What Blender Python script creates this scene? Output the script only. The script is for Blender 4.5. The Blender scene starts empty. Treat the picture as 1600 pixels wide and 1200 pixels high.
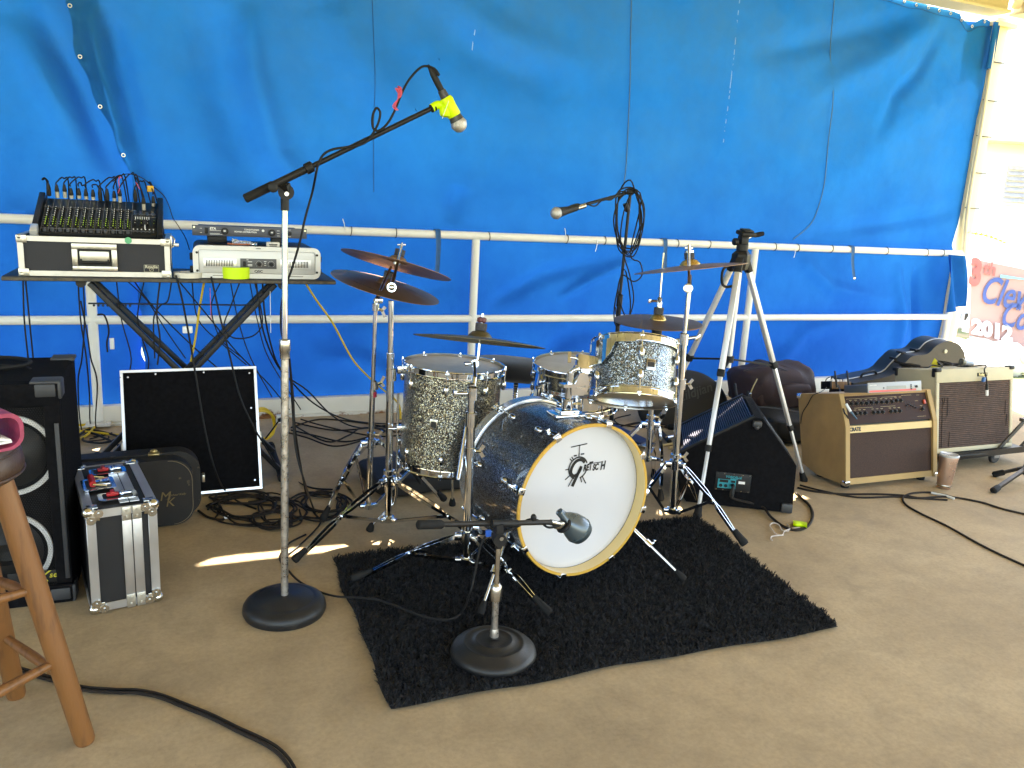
import bpy, bmesh, math, random
import numpy as np
from mathutils import Vector, Matrix, noise
random.seed(7)
S = bpy.context.scene
COL = S.collection
# ---------------------------------------------------------------- camera
FPX, YAW, PITCH, ROLL, EYE = 1252.4, .391669, .224503, -.054955, 1.3
def cam_axes():
    fw = Vector((math.sin(YAW)*math.cos(PITCH), math.cos(YAW)*math.cos(PITCH), -math.sin(PITCH)))
    r = Vector((math.cos(YAW), -math.sin(YAW), 0)); d = fw.cross(r)
    c, s = math.cos(ROLL), math.sin(ROLL)
    return c*r+s*d, -s*r+c*d, fw
RT, DN, FW = cam_axes()
CAM = Vector((0, 0, EYE))
cd = bpy.data.cameras.new('camera'); cam = bpy.data.objects.new('camera', cd); COL.objects.link(cam)
cam.matrix_world = Matrix(((RT.x, -DN.x, -FW.x, 0), (RT.y, -DN.y, -FW.y, 0), (RT.z, -DN.z, -FW.z, EYE), (0, 0, 0, 1)))
cd.sensor_width = 36; cd.lens = FPX/1600*36; cd.clip_start = .05; cd.clip_end = 500
S.camera = cam
# ---------------------------------------------------------------- world, sun, exposure
SUN_AZ = math.radians(20.0)      # measured from +Y towards +X
SUN_EL = math.radians(53.8)
w = bpy.data.worlds.new('World'); S.world = w; w.use_nodes = True
nt = w.node_tree; bg = nt.nodes['Background']
sky = nt.nodes.new('ShaderNodeTexSky'); sky.sky_type = 'NISHITA'; sky.sun_disc = False
sky.sun_elevation = SUN_EL; sky.sun_rotation = SUN_AZ; sky.air_density = 1.0; sky.dust_density = 2.0
nt.links.new(sky.outputs[0], bg.inputs[0]); bg.inputs[1].default_value = .15
sl = bpy.data.lights.new('sun', 'SUN'); sl.energy = 5.0; sl.angle = math.radians(.5); sl.color = (1, .95, .87)
so = bpy.data.objects.new('sun', sl); COL.objects.link(so)
sd = Vector((math.sin(SUN_AZ)*math.cos(SUN_EL), math.cos(SUN_AZ)*math.cos(SUN_EL), math.sin(SUN_EL)))
so.rotation_euler = sd.to_track_quat('Z', 'Y').to_euler(); so.location = sd*20
S.view_settings.view_transform = 'Standard'; S.view_settings.look = 'None'
S.view_settings.exposure = 3.3; S.view_settings.gamma = 1; S.view_settings.use_white_balance = True; S.view_settings.white_balance_temperature = 7800; S.view_settings.use_curve_mapping = False
S.render.engine = 'CYCLES'; S.cycles.use_denoising = True; S.cycles.max_bounces = 8
S.cycles.diffuse_bounces = 5; S.cycles.caustics_reflective = False; S.cycles.sample_clamp_indirect = 6
# ---------------------------------------------------------------- from the survey of the photograph to the place
def ray(x, y): return (x-800)*RT+(y-600)*DN+FPX*FW
def fl(x, y, z=0.):
    v = ray(x, y); return CAM+v*((z-EYE)/v.z)
def yp(x, y, Y):
    v = ray(x, y); return CAM+v*(Y/v.y)
def xp(x, y, X):
    v = ray(x, y); return CAM+v*(X/v.x)
def dp(x, y, D): return CAM+ray(x, y)*(D/FPX)
def disc_n(px, py, alpha, rho):
    v = -ray(px, py).normalized(); a = math.radians(alpha)
    maj = (RT*math.cos(a)+DN*math.sin(a)); maj = (maj-v*maj.dot(v)).normalized()
    m = v.cross(maj).normalized()
    if m.z < 0: m = -m
    return (m*math.sqrt(1-rho*rho)+v*rho).normalized()
# ---------------------------------------------------------------- geometry collector
def V(*a): return Vector(a)
def basis(n, hint=None):
    n = Vector(n).normalized()
    h = Vector(hint) if hint is not None else (V(0, 0, 1) if abs(n.z) < .95 else V(1, 0, 0))
    x = h.cross(n)
    if x.length < 1e-6: x = V(1, 0, 0).cross(n)
    x.normalize(); return x, n.cross(x), n
def spline(pts, k=6):
    pts = [Vector(p) for p in pts]
    if len(pts) < 3: return pts
    out = []
    for i in range(len(pts)-1):
        p0 = pts[max(i-1, 0)]; p1 = pts[i]; p2 = pts[i+1]; p3 = pts[min(i+2, len(pts)-1)]
        for j in range(k):
            t = j/k
            out.append(.5*((2*p1)+(p2-p0)*t+(2*p0-5*p1+4*p2-p3)*t*t+(3*p1-p0-3*p2+p3)*t**3))
    out.append(pts[-1]); return out
class G:
    def __init__(s): s.v = []; s.f = []
    def add(s, v, f):
        o = len(s.v); s.v += [Vector(p) for p in v]; s.f += [tuple(i+o for i in q) for q in f]; return s
    def box(s, c, d, bev=0., M=None, seg=2):
        c = Vector(c); d = Vector(d)
        if bev > 0:
            bm = bmesh.new(); bmesh.ops.create_cube(bm, size=1)
            bmesh.ops.scale(bm, vec=d, verts=bm.verts)
            bmesh.ops.bevel(bm, geom=list(bm.edges), offset=min(bev, min(d)*.49), segments=seg, profile=.5, affect='EDGES')
            v = [x.co+c for x in bm.verts]; bm.verts.index_update()
            f = [[q.index for q in x.verts] for x in bm.faces]; bm.free()
        else:
            v = [c+V(x*d.x/2, y*d.y/2, z*d.z/2) for x in (-1, 1) for y in (-1, 1) for z in (-1, 1)]
            f = [(0, 1, 3, 2), (4, 6, 7, 5), (0, 4, 5, 1), (2, 3, 7, 6), (0, 2, 6, 4), (1, 5, 7, 3)]
        if M is not None: v = [M @ p for p in v]
        return s.add(v, f)
    def bar(s, a, b, wx, wy, hint=None, bev=0):     # box from a to b
        a = Vector(a); b = Vector(b); x, y, z = basis(b-a, hint); L = (b-a).length
        M = Matrix((x, y, z)).transposed().to_4x4(); M.translation = (a+b)/2
        return s.box((0, 0, 0), (wx, wy, L), bev, M)
    def cyl(s, a, b, r, r2=None, n=16, cap=True):
        return s.lathe([(r, 0), (r if r2 is None else r2, (Vector(b)-Vector(a)).length)], a, Vector(b)-Vector(a), n, cap, cap)
    def lathe(s, prof, o, axis, n=32, cap0=False, cap1=False, hint=None, a0=0., a1=None):
        o = Vector(o); x, y, z = basis(axis, hint); v = []; f = []; full = a1 is None
        m = n if full else n+1
        for (r, h) in prof:
            for i in range(m):
                a = a0+(2*math.pi if full else (a1-a0))*i/n
                v.append(o+x*(r*math.cos(a))+y*(r*math.sin(a))+z*h)
        for k in range(len(prof)-1):
            for i in range(n):
                j = (i+1) % m; f.append((k*m+i, k*m+j, (k+1)*m+j, (k+1)*m+i))
        if cap0: f.append(tuple(range(m-1, -1, -1)))
        if cap1: f.append(tuple((len(prof)-1)*m+i for i in range(m)))
        return s.add(v, f)
    def tube(s, pts, r, n=8, k=6, smooth=True, closed=False, r2=None):
        P = spline(pts, k) if smooth else [Vector(p) for p in pts]
        Q = [P[0]]
        for p in P[1:]:
            if (p-Q[-1]).length > 1e-5: Q.append(p)
        P = Q; m = len(P); v = []; f = []
        t = (P[1]-P[0]).normalized(); x, y, _ = basis(t)
        for i, p in enumerate(P):
            t2 = (P[min(i+1, m-1)]-P[max(i-1, 0)])
            t2 = t2.normalized() if t2.length > 1e-9 else t
            x = (x-t2*x.dot(t2)); x = x.normalized() if x.length > 1e-6 else basis(t2)[0]
            y = t2.cross(x); t = t2
            rr = r if r2 is None else r+(r2-r)*i/(m-1)
            for j in range(n):
                a = 2*math.pi*j/n; v.append(p+x*rr*math.cos(a)+y*rr*math.sin(a))
        for i in range(m-1):
            for j in range(n):
                q = (j+1) % n; f.append((i*n+j, i*n+q, (i+1)*n+q, (i+1)*n+j))
        f.append(tuple(range(n-1, -1, -1))); f.append(tuple((m-1)*n+j for j in range(n)))
        return s.add(v, f)
    def torus(s, c, axis, R, r, n=48, k=8):
        x, y, z = basis(axis); v = []; f = []
        for i in range(n):
            a = 2*math.pi*i/n; d = x*math.cos(a)+y*math.sin(a)
            for j in range(k):
                b = 2*math.pi*j/k; v.append(Vector(c)+d*(R+r*math.cos(b))+z*(r*math.sin(b)))
        for i in range(n):
            for j in range(k):
                p = (i+1) % n; q = (j+1) % k; f.append((i*k+j, p*k+j, p*k+q, i*k+q))
        return s.add(v, f)
    def ball(s, c, r, sc=(1, 1, 1), n=16, m=10, M=None):
        pr = []; v = []; f = []
        for i in range(m+1):
            a = math.pi*i/m
            for j in range(n):
                b = 2*math.pi*j/n
                p = V(r*sc[0]*math.sin(a)*math.cos(b), r*sc[1]*math.sin(a)*math.sin(b), r*sc[2]*math.cos(a))
                v.append((M @ p if M else p)+Vector(c))
        for i in range(m):
            for j in range(n):
                q = (j+1) % n; f.append((i*n+j, (i+1)*n+j, (i+1)*n+q, i*n+q))
        return s.add(v, f)
    def prism(s, poly, d):                          # planar polygon extruded by vector d
        n = len(poly); d = Vector(d); v = [Vector(p) for p in poly]; v += [p+d for p in v]
        f = [tuple(range(n-1, -1, -1)), tuple(range(n, 2*n))]+[(i, (i+1) % n, n+(i+1) % n, n+i) for i in range(n)]
        return s.add(v, f)
    def grid(s, fn, nu, nv):
        v = [fn(i/nu, j/nv) for j in range(nv+1) for i in range(nu+1)]
        f = [(j*(nu+1)+i, j*(nu+1)+i+1, (j+1)*(nu+1)+i+1, (j+1)*(nu+1)+i) for j in range(nv) for i in range(nu)]
        return s.add(v, f)
    def xf(s, M): s.v = [M @ p for p in s.v]; return s
# ---------------------------------------------------------------- objects
ROOTM = {}
def tag(o, label=None, cat=None, group=None, kind=None):
    if label: o['label'] = label
    if cat: o['category'] = cat
    if group: o['group'] = group
    if kind: o['kind'] = kind
    return o
def frame(o):
    while o.parent: o = o.parent
    return ROOTM.get(o.name, Matrix())
def thing(name, label, cat, loc=(0, 0, 0), rotz=0., group=None):
    o = bpy.data.objects.new(name, None); COL.objects.link(o); o.empty_display_size = .05
    o.location = loc; o.rotation_euler = (0, 0, rotz)
    ROOTM[o.name] = Matrix.Translation(Vector(loc)) @ Matrix.Rotation(rotz, 4, 'Z')
    return tag(o, label, cat, group)
def mesh_of(name, g, mat, sharp=38):
    me = bpy.data.meshes.new(name); me.from_pydata([tuple(p) for p in g.v], [], g.f)
    bm = bmesh.new(); bm.from_mesh(me); bmesh.ops.recalc_face_normals(bm, faces=bm.faces); bm.to_mesh(me); bm.free()
    me.materials.append(mat); me.polygons.foreach_set('use_smooth', [True]*len(me.polygons))
    me.set_sharp_from_angle(angle=math.radians(sharp)); return me
def part(name, g, mat, parent=None, label=None, L=False, kind=None, sharp=38):
    """g in world coordinates, or in the thing's own frame when L"""
    if parent is not None and not L: g.xf(frame(parent).inverted())
    o = bpy.data.objects.new(name, mesh_of(name, g, mat, sharp)); COL.objects.link(o); o.parent = parent
    return tag(o, label, None, None, kind or ('stuff' if name in STUFF else None))
STUFF = {'printing', 'gold_printing', 'vent_slots', 'rivet', 'screw', 'screws', 'grille_bars', 'grille_ribs', 'grille_scuffs', 'slider_slot', 'slider_cap', 'stitching', 'button'}
def solo(name, g, mat, label, cat, group=None, origin=None, sharp=38):
    c = Vector(origin) if origin is not None else V(sum(p.x for p in g.v)/len(g.v), sum(p.y for p in g.v)/len(g.v), min(p.z for p in g.v))
    g.xf(Matrix.Translation(-c)); o = bpy.data.objects.new(name, mesh_of(name, g, mat, sharp)); COL.objects.link(o); o.location = c; ROOTM[o.name] = Matrix.Translation(c)
    return tag(o, label, cat, group)
def struct(name, g, mat, parent=None):
    o = bpy.data.objects.new(name, mesh_of(name, g, mat)); COL.objects.link(o); o.parent = parent
    if parent is None: o['kind'] = 'structure'
    return o
def alike(name, src, parent, M):                     # linked copy of a piece at local matrix M
    o = src.copy(); COL.objects.link(o); o.name = name; o.parent = parent; o.matrix_local = M; return o
def text(name, s, size, M, mat, parent, shear=0., bold=0., ext=.0004, align='LEFT', L=False, sx=1., space=1., label=None):
    cu = bpy.data.curves.new('t', 'FONT'); cu.body = s; cu.size = size; cu.shear = shear; cu.offset = bold; cu.extrude = ext
    cu.align_x = align; cu.align_y = 'CENTER'; cu.space_character = space; cu.resolution_u = 4
    ob = bpy.data.objects.new('t', cu); COL.objects.link(ob)
    bpy.context.view_layer.update()
    me = bpy.data.meshes.new_from_object(ob.evaluated_get(bpy.context.evaluated_depsgraph_get()))
    bpy.data.objects.remove(ob); me.transform(Matrix.Diagonal((sx, 1, 1, 1)))
    if not L and parent is not None: M = frame(parent).inverted() @ M
    me.transform(M); me.materials.clear(); me.materials.append(mat)
    o = bpy.data.objects.new(name, me); COL.objects.link(o); o.parent = parent
    return tag(o, label)
def planeM(o, x, y):                                  # matrix with local X along x and local Y along y
    x = Vector(x).normalized(); y = Vector(y); y = (y-x*y.dot(x)).normalized(); z = x.cross(y)
    M = Matrix((x, y, z)).transposed().to_4x4(); M.translation = Vector(o); return M
# ---------------------------------------------------------------- materials
def N(nt, t, **k):
    n = nt.nodes.new(t)
    for a, b in k.items(): setattr(n, a, b)
    return n
def mat(name, col, rough=.5, metal=0., var=.15, scale=12., bump=0., bscale=200., coat=0., spec=.5, rvar=.1, col2=None, mask=(.4, .65), sheen=0, detail=6):
    m = bpy.data.materials.new(name); m.use_nodes = True; nt = m.node_tree; b = nt.nodes['Principled BSDF']; L = nt.links.new
    tc = N(nt, 'ShaderNodeTexCoord'); ns = N(nt, 'ShaderNodeTexNoise'); ns.inputs['Scale'].default_value = scale; ns.inputs['Detail'].default_value = detail
    L(tc.outputs['Object'], ns.inputs['Vector'])
    cr = N(nt, 'ShaderNodeValToRGB'); L(ns.outputs['Fac'], cr.inputs[0])
    c = Vector(col)
    a = c*(1-var) if col2 is None else c; d = c*(1+var) if col2 is None else Vector(col2)
    cr.color_ramp.elements[0].position = .3 if col2 is None else mask[0]; cr.color_ramp.elements[1].position = .7 if col2 is None else mask[1]
    cr.color_ramp.elements[0].color = (*[min(1, q) for q in a], 1); cr.color_ramp.elements[1].color = (*[min(1, q) for q in d], 1)
    L(cr.outputs[0], b.inputs['Base Color'])
    mr = N(nt, 'ShaderNodeMapRange'); mr.inputs[3].default_value = max(.02, rough-rvar); mr.inputs[4].default_value = min(1, rough+rvar)
    L(ns.outputs['Fac'], mr.inputs[0]); L(mr.outputs[0], b.inputs['Roughness'])
    b.inputs['Metallic'].default_value = metal; b.inputs['Coat Weight'].default_value = coat; b.inputs['Specular IOR Level'].default_value = spec
    b.inputs['Coat Roughness'].default_value = .08
    if sheen: b.inputs['Sheen Weight'].default_value = sheen
    if bump > 0:
        n2 = N(nt, 'ShaderNodeTexNoise'); n2.inputs['Scale'].default_value = bscale; n2.inputs['Detail'].default_value = 3
        L(tc.outputs['Object'], n2.inputs['Vector']); bp = N(nt, 'ShaderNodeBump'); bp.inputs['Strength'].default_value = bump; bp.inputs['Distance'].default_value = .002
        L(n2.outputs['Fac'], bp.inputs['Height']); L(bp.outputs[0], b.inputs['Normal'])
    m['_'] = 0; del m['_']
    return m
def chromem(name, col=(.72, .755, .80), rough=.07, var=.1):
    return mat(name, col, rough, 1., var, 25., rvar=.05)
CHROME = chromem('chrome'); CHROME2 = chromem('dulled_chrome', (.5, .49, .47), .25, .3)
ALU = mat('aluminium', (.62, .62, .63), .35, .85, .1, 8, .15, 400)
ALU_BRIGHT = mat('bright_aluminium', (.8, .8, .8), .3, .6, .05)
BLACK = mat('black_plastic', (.011, .011, .012), .5, 0, .3, 20, .1, spec=.3)
BLACKM = mat('black_painted_metal', (.010, .010, .011), .42, .1, .4, 30, .1, 300, spec=.35)
RUBBER = mat('black_rubber', (.012, .012, .0125), .75, 0, .4, 30, .2, spec=.2)
CABLE = mat('black_cable', (.009, .009, .010), .6, 0, .3, spec=.25)
CABLEB = mat('dusty_dark_cable', (.020, .016, .014), .7, 0, .3, spec=.2)
IRON = mat('cast_iron_black', (.012, .012, .013), .42, 0, .5, 14, .35, 180, col2=(.035, .033, .030), mask=(.5, .8), spec=.4)
WHITEP = mat('white_painted_steel', (.78, .76, .7), .4, 0, .06, 5, .1, 60)
CREAM = mat('cream_painted_steel', (.72, .64, .44), .5, 0, .06, 3, .1, 40)
WHITE = mat('white_plastic', (.8, .8, .8), .4, 0, .03)
CARPET = mat('black_carpet', (.0065, .0065, .008), .95, 0, .4, 60, 1., 900, spec=.1)
NEON = mat('neon_tape', (.62, .9, .01), .5, 0, .05)
GREYR = mat('grey_plastic', (.08, .083, .09), .45, 0, .1)
RED = mat('red_plastic', (.5, .02, .025), .4, 0, .15)
YELLOW = mat('yellow_cable', (.62, .42, .01), .5, 0, .1)
PRINT_W = mat('white_print', (.75, .75, .75), .5, 0, .02)
PRINT_B = mat('black_print', (.006, .006, .007), .5, 0, .02)
# ================================================================ setting materials
def floor_mat():
    m = bpy.data.materials.new('worn_concrete'); m.use_nodes = True; nt = m.node_tree; b = nt.nodes['Principled BSDF']; L = nt.links.new
    tc = N(nt, 'ShaderNodeTexCoord')
    def noise_(sc, det, ro=.6, dist=0.):
        n = N(nt, 'ShaderNodeTexNoise'); n.inputs['Scale'].default_value = sc; n.inputs['Detail'].default_value = det; n.inputs['Roughness'].default_value = ro
        n.inputs['Distortion'].default_value = dist; L(tc.outputs['Object'], n.inputs['Vector']); return n
    def ramp(src, *st):
        r = N(nt, 'ShaderNodeValToRGB'); e = r.color_ramp.elements
        while len(e) < len(st): e.new(.5)
        for q, (p, c) in zip(e, st): q.position = p; q.color = (*c, 1)
        L(src, r.inputs[0]); return r
    def mix(a, c, f, t='MULTIPLY'):
        x = N(nt, 'ShaderNodeMix', data_type='RGBA', blend_type=t); L(a, x.inputs[6]); L(c, x.inputs[7])
        if isinstance(f, float): x.inputs[0].default_value = f
        else: L(f, x.inputs[0])
        return x.outputs[2]
    big = ramp(noise_(1.1, 6, .62, .4).outputs['Fac'], (.28, (.335, .253, .158)), (.5, (.43, .325, .2)), (.72, (.51, .395, .25)))
    mid = ramp(noise_(7, 9, .72, .3).outputs['Fac'], (.3, (.74, .735, .73)), (.54, (1, 1, 1)), (.75, (1.12, 1.1, 1.07)))
    fine = ramp(noise_(70, 5, .7).outputs['Fac'], (.3, (.8, .8, .8)), (.6, (1.05, 1.05, 1.05)))
    c = mix(big.outputs[0], mid.outputs[0], .75); c = mix(c, fine.outputs[0], .7)
    st = ramp(noise_(2.6, 6, .6, .5).outputs['Fac'], (.62, (0, 0, 0)), (.72, (1, 1, 1)))
    dk = N(nt, 'ShaderNodeRGB'); dk.outputs[0].default_value = (.24, .19, .135, 1)
    f2 = N(nt, 'ShaderNodeMath', operation='MULTIPLY'); L(st.outputs[0], f2.inputs[0]); f2.inputs[1].default_value = .42
    c = mix(c, dk.outputs[0], f2.outputs[0], 'MIX')
    sp = N(nt, 'ShaderNodeTexVoronoi'); sp.inputs['Scale'].default_value = 55; L(tc.outputs['Object'], sp.inputs['Vector'])
    spr = ramp(sp.outputs['Distance'], (.05, (.7, .7, .7)), (.11, (0, 0, 0)))
    sn = ramp(noise_(9, 3).outputs['Fac'], (.6, (0, 0, 0)), (.64, (1, 1, 1)))
    f3 = N(nt, 'ShaderNodeMath', operation='MULTIPLY'); L(spr.outputs[0], f3.inputs[0]); L(sn.outputs[0], f3.inputs[1])
    c = mix(c, dk.outputs[0], f3.outputs[0], 'MIX')
    # pale scuffs
    mp = N(nt, 'ShaderNodeMapping'); mp.inputs['Scale'].default_value = (3, 14, 1); mp.inputs['Rotation'].default_value = (0, 0, .5); L(tc.outputs['Object'], mp.inputs[0])
    s2 = N(nt, 'ShaderNodeTexNoise'); s2.inputs['Scale'].default_value = 2.2; s2.inputs['Detail'].default_value = 7; s2.inputs['Roughness'].default_value = .75; L(mp.outputs[0], s2.inputs['Vector'])
    sr = ramp(s2.outputs['Fac'], (.62, (0, 0, 0)), (.78, (.5, .5, .5)))
    pl = N(nt, 'ShaderNodeRGB'); pl.outputs[0].default_value = (.58, .47, .32, 1)
    c = mix(c, pl.outputs[0], sr.outputs[0], 'MIX')
    L(c, b.inputs['Base Color'])
    rr = N(nt, 'ShaderNodeMapRange'); rr.inputs[3].default_value = .5; rr.inputs[4].default_value = .85; L(mid.outputs[0], rr.inputs[0]); L(rr.outputs[0], b.inputs['Roughness'])
    b.inputs['Specular IOR Level'].default_value = .35
    bp = N(nt, 'ShaderNodeBump'); bp.inputs['Strength'].default_value = .35; bp.inputs['Distance'].default_value = .003
    L(fine.outputs[0], bp.inputs['Height']); L(bp.outputs[0], b.inputs['Normal']); return m
def tarp_mat():
    m = bpy.data.materials.new('blue_tarpaulin'); m.use_nodes = True; nt = m.node_tree; L = nt.links.new
    for n in list(nt.nodes): nt.nodes.remove(n)
    out = N(nt, 'ShaderNodeOutputMaterial'); tc = N(nt, 'ShaderNodeTexCoord')
    n1 = N(nt, 'ShaderNodeTexNoise'); n1.inputs['Scale'].default_value = 1.6; n1.inputs['Detail'].default_value = 8; n1.inputs['Roughness'].default_value = .65; L(tc.outputs['Object'], n1.inputs['Vector'])
    r1 = N(nt, 'ShaderNodeValToRGB'); L(n1.outputs['Fac'], r1.inputs[0])
    e = r1.color_ramp.elements; e[0].position = .3; e[0].color = (.003, .132, .45, 1); e[1].position = .72; e[1].color = (.006, .17, .54, 1)
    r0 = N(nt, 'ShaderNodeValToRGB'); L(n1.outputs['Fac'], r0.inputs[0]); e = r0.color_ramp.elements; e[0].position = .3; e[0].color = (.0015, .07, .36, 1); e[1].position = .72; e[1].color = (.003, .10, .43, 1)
    # painted glow: cloth lighter above the rail, shade put in as deeper blue below
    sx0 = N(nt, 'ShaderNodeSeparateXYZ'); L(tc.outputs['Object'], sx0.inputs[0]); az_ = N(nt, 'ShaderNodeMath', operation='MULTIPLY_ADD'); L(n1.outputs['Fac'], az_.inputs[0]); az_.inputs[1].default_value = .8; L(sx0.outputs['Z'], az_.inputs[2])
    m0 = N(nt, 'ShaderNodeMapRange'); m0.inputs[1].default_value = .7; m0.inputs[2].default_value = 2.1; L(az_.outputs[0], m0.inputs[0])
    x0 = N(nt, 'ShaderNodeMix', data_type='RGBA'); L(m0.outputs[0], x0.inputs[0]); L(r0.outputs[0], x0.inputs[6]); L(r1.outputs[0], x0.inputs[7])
    # faded, dusty upper right: real discoloration of the cloth
    sx = N(nt, 'ShaderNodeSeparateXYZ'); L(tc.outputs['Object'], sx.inputs[0])
    mz = N(nt, 'ShaderNodeMapRange'); mz.inputs[1].default_value = .9; mz.inputs[2].default_value = 2.6; L(sx.outputs['Z'], mz.inputs[0])
    n2 = N(nt, 'ShaderNodeTexNoise'); n2.inputs['Scale'].default_value = 1.1; n2.inputs['Detail'].default_value = 9; n2.inputs['Roughness'].default_value = .7; L(tc.outputs['Object'], n2.inputs['Vector'])
    r2 = N(nt, 'ShaderNodeValToRGB'); L(n2.outputs['Fac'], r2.inputs[0]); r2.color_ramp.elements[0].position = .42; r2.color_ramp.elements[1].position = .75
    f = N(nt, 'ShaderNodeMath', operation='MULTIPLY'); L(mz.outputs[0], f.inputs[0]); L(r2.outputs[0], f.inputs[1])
    f_ = N(nt, 'ShaderNodeMath', operation='MULTIPLY'); L(f.outputs[0], f_.inputs[0]); f_.inputs[1].default_value = .75
    mx = N(nt, 'ShaderNodeMix', data_type='RGBA'); L(f_.outputs[0], mx.inputs[0]); L(x0.outputs[2], mx.inputs[6]); mx.inputs[7].default_value = (.045, .14, .25, 1)
    col = mx.outputs[2]
    # white rubbed marks
    n3 = N(nt, 'ShaderNodeTexNoise'); n3.inputs['Scale'].default_value = 30; n3.inputs['Detail'].default_value = 5; L(tc.outputs['Object'], n3.inputs['Vector'])
    def streak(x0, z0, z1, wd, amt):
        nonlocal col
        a = N(nt, 'ShaderNodeMath', operation='SUBTRACT'); L(sx.outputs['X'], a.inputs[0]); a.inputs[1].default_value = x0
        ab = N(nt, 'ShaderNodeMath', operation='ABSOLUTE'); L(a.outputs[0], ab.inputs[0])
        c = N(nt, 'ShaderNodeMath', operation='LESS_THAN'); L(ab.outputs[0], c.inputs[0]); c.inputs[1].default_value = wd
        g1 = N(nt, 'ShaderNodeMath', operation='GREATER_THAN'); L(sx.outputs['Z'], g1.inputs[0]); g1.inputs[1].default_value = z0
        g2 = N(nt, 'ShaderNodeMath', operation='LESS_THAN'); L(sx.outputs['Z'], g2.inputs[0]); g2.inputs[1].default_value = z1
        g3 = N(nt, 'ShaderNodeMath', operation='GREATER_THAN'); L(n3.outputs['Fac'], g3.inputs[0]); g3.inputs[1].default_value = .5
        p = c
        for q in (g1, g2, g3):
            k = N(nt, 'ShaderNodeMath', operation='MULTIPLY'); L(p.outputs[0], k.inputs[0]); L(q.outputs[0], k.inputs[1]); p = k
        k = N(nt, 'ShaderNodeMath', operation='MULTIPLY'); L(p.outputs[0], k.inputs[0]); k.inputs[1].default_value = amt
        x = N(nt, 'ShaderNodeMix', data_type='RGBA'); L(k.outputs[0], x.inputs[0]); L(col, x.inputs[6]); x.inputs[7].default_value = (.5, .58, .7, 1); col = x.outputs[2]
    p = yp(1147, 100, 4.75); streak(p.x, 1.75, 2.75, .004, .22)
    p = yp(743, 60, 4.75); streak(p.x, p.z-.06, p.z+.05, .003, .35)
    vb = N(nt, 'ShaderNodeTexNoise'); vb.inputs['Scale'].default_value = 260; vb.inputs['Detail'].default_value = 2; L(tc.outputs['Object'], vb.inputs['Vector'])
    wr = N(nt, 'ShaderNodeTexNoise'); wr.inputs['Scale'].default_value = 7; wr.inputs['Detail'].default_value = 6; wr.inputs['Distortion'].default_value = .3; L(tc.outputs['Object'], wr.inputs['Vector'])
    bp = N(nt, 'ShaderNodeBump'); bp.inputs['Strength'].default_value = .25; bp.inputs['Distance'].default_value = .001; L(vb.outputs['Fac'], bp.inputs['Height'])
    b2 = N(nt, 'ShaderNodeBump'); b2.inputs['Strength'].default_value = .5; b2.inputs['Distance'].default_value = .016; L(wr.outputs['Fac'], b2.inputs['Height']); L(bp.outputs[0], b2.inputs['Normal'])
    P = N(nt, 'ShaderNodeBsdfPrincipled'); P.inputs['Roughness'].default_value = .75; P.inputs['Specular IOR Level'].default_value = .05; L(col, P.inputs['Base Color']); L(b2.outputs[0], P.inputs['Normal'])
    T = N(nt, 'ShaderNodeBsdfTranslucent'); L(b2.outputs[0], T.inputs['Normal'])
    tcg = N(nt, 'ShaderNodeMix', data_type='RGBA', blend_type='MULTIPLY'); tcg.inputs[0].default_value = 1; L(col, tcg.inputs[6]); tcg.inputs[7].default_value = (.5, .85, 1, 1)
    L(tcg.outputs[2], T.inputs['Color'])
    X = N(nt, 'ShaderNodeMixShader'); X.inputs[0].default_value = .06; L(P.outputs[0], X.inputs[1]); L(T.outputs[0], X.inputs[2]); L(X.outputs[0], out.inputs[0])
    return m
def curb_mat():
    m = mat('rusty_white_steel', (.66, .64, .58), .55, 0, .06, 4, .15, 60); nt = m.node_tree; L = nt.links.new; b = nt.nodes['Principled BSDF']
    src = b.inputs['Base Color'].links[0].from_socket; tc = N(nt, 'ShaderNodeTexCoord'); sx = N(nt, 'ShaderNodeSeparateXYZ'); L(tc.outputs['Object'], sx.inputs[0])
    n = N(nt, 'ShaderNodeTexNoise'); n.inputs['Scale'].default_value = 3.2; n.inputs['Detail'].default_value = 9; n.inputs['Roughness'].default_value = .7; L(tc.outputs['Object'], n.inputs['Vector'])
    mr = N(nt, 'ShaderNodeMapRange'); mr.inputs[1].default_value = .09; mr.inputs[2].default_value = 0.; mr.inputs[3].default_value = -.16; mr.inputs[4].default_value = .12; L(sx.outputs['Z'], mr.inputs[0])
    a = N(nt, 'ShaderNodeMath', operation='ADD'); L(n.outputs['Fac'], a.inputs[0]); L(mr.outputs[0], a.inputs[1])
    r = N(nt, 'ShaderNodeValToRGB'); r.color_ramp.elements[0].position = .62; r.color_ramp.elements[1].position = .67; L(a.outputs[0], r.inputs[0])
    x = N(nt, 'ShaderNodeMix', data_type='RGBA'); L(r.outputs[0], x.inputs[0]); L(src, x.inputs[6]); x.inputs[7].default_value = (.2, .075, .02, 1); L(x.outputs[2], b.inputs['Base Color'])
    return m
FLOOR = floor_mat(); TARP = tarp_mat(); CURB = curb_mat()
GRASS = mat('lawn', (.07, .1, .025), .9, 0, .4, 3, .8, 60, col2=(.2, .17, .09), mask=(.45, .65))
PAVE = mat('sunlit_concrete', (.42, .38, .31), .8, 0, .1, 4, .3, 80)
DIRT = mat('dry_dirt', (.3, .23, .16), .95, 0, .2, 6, .6, 60)
ROCK = mat('white_limestone', (.6, .57, .52), .85, 0, .15, 9, .9, 30)
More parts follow.
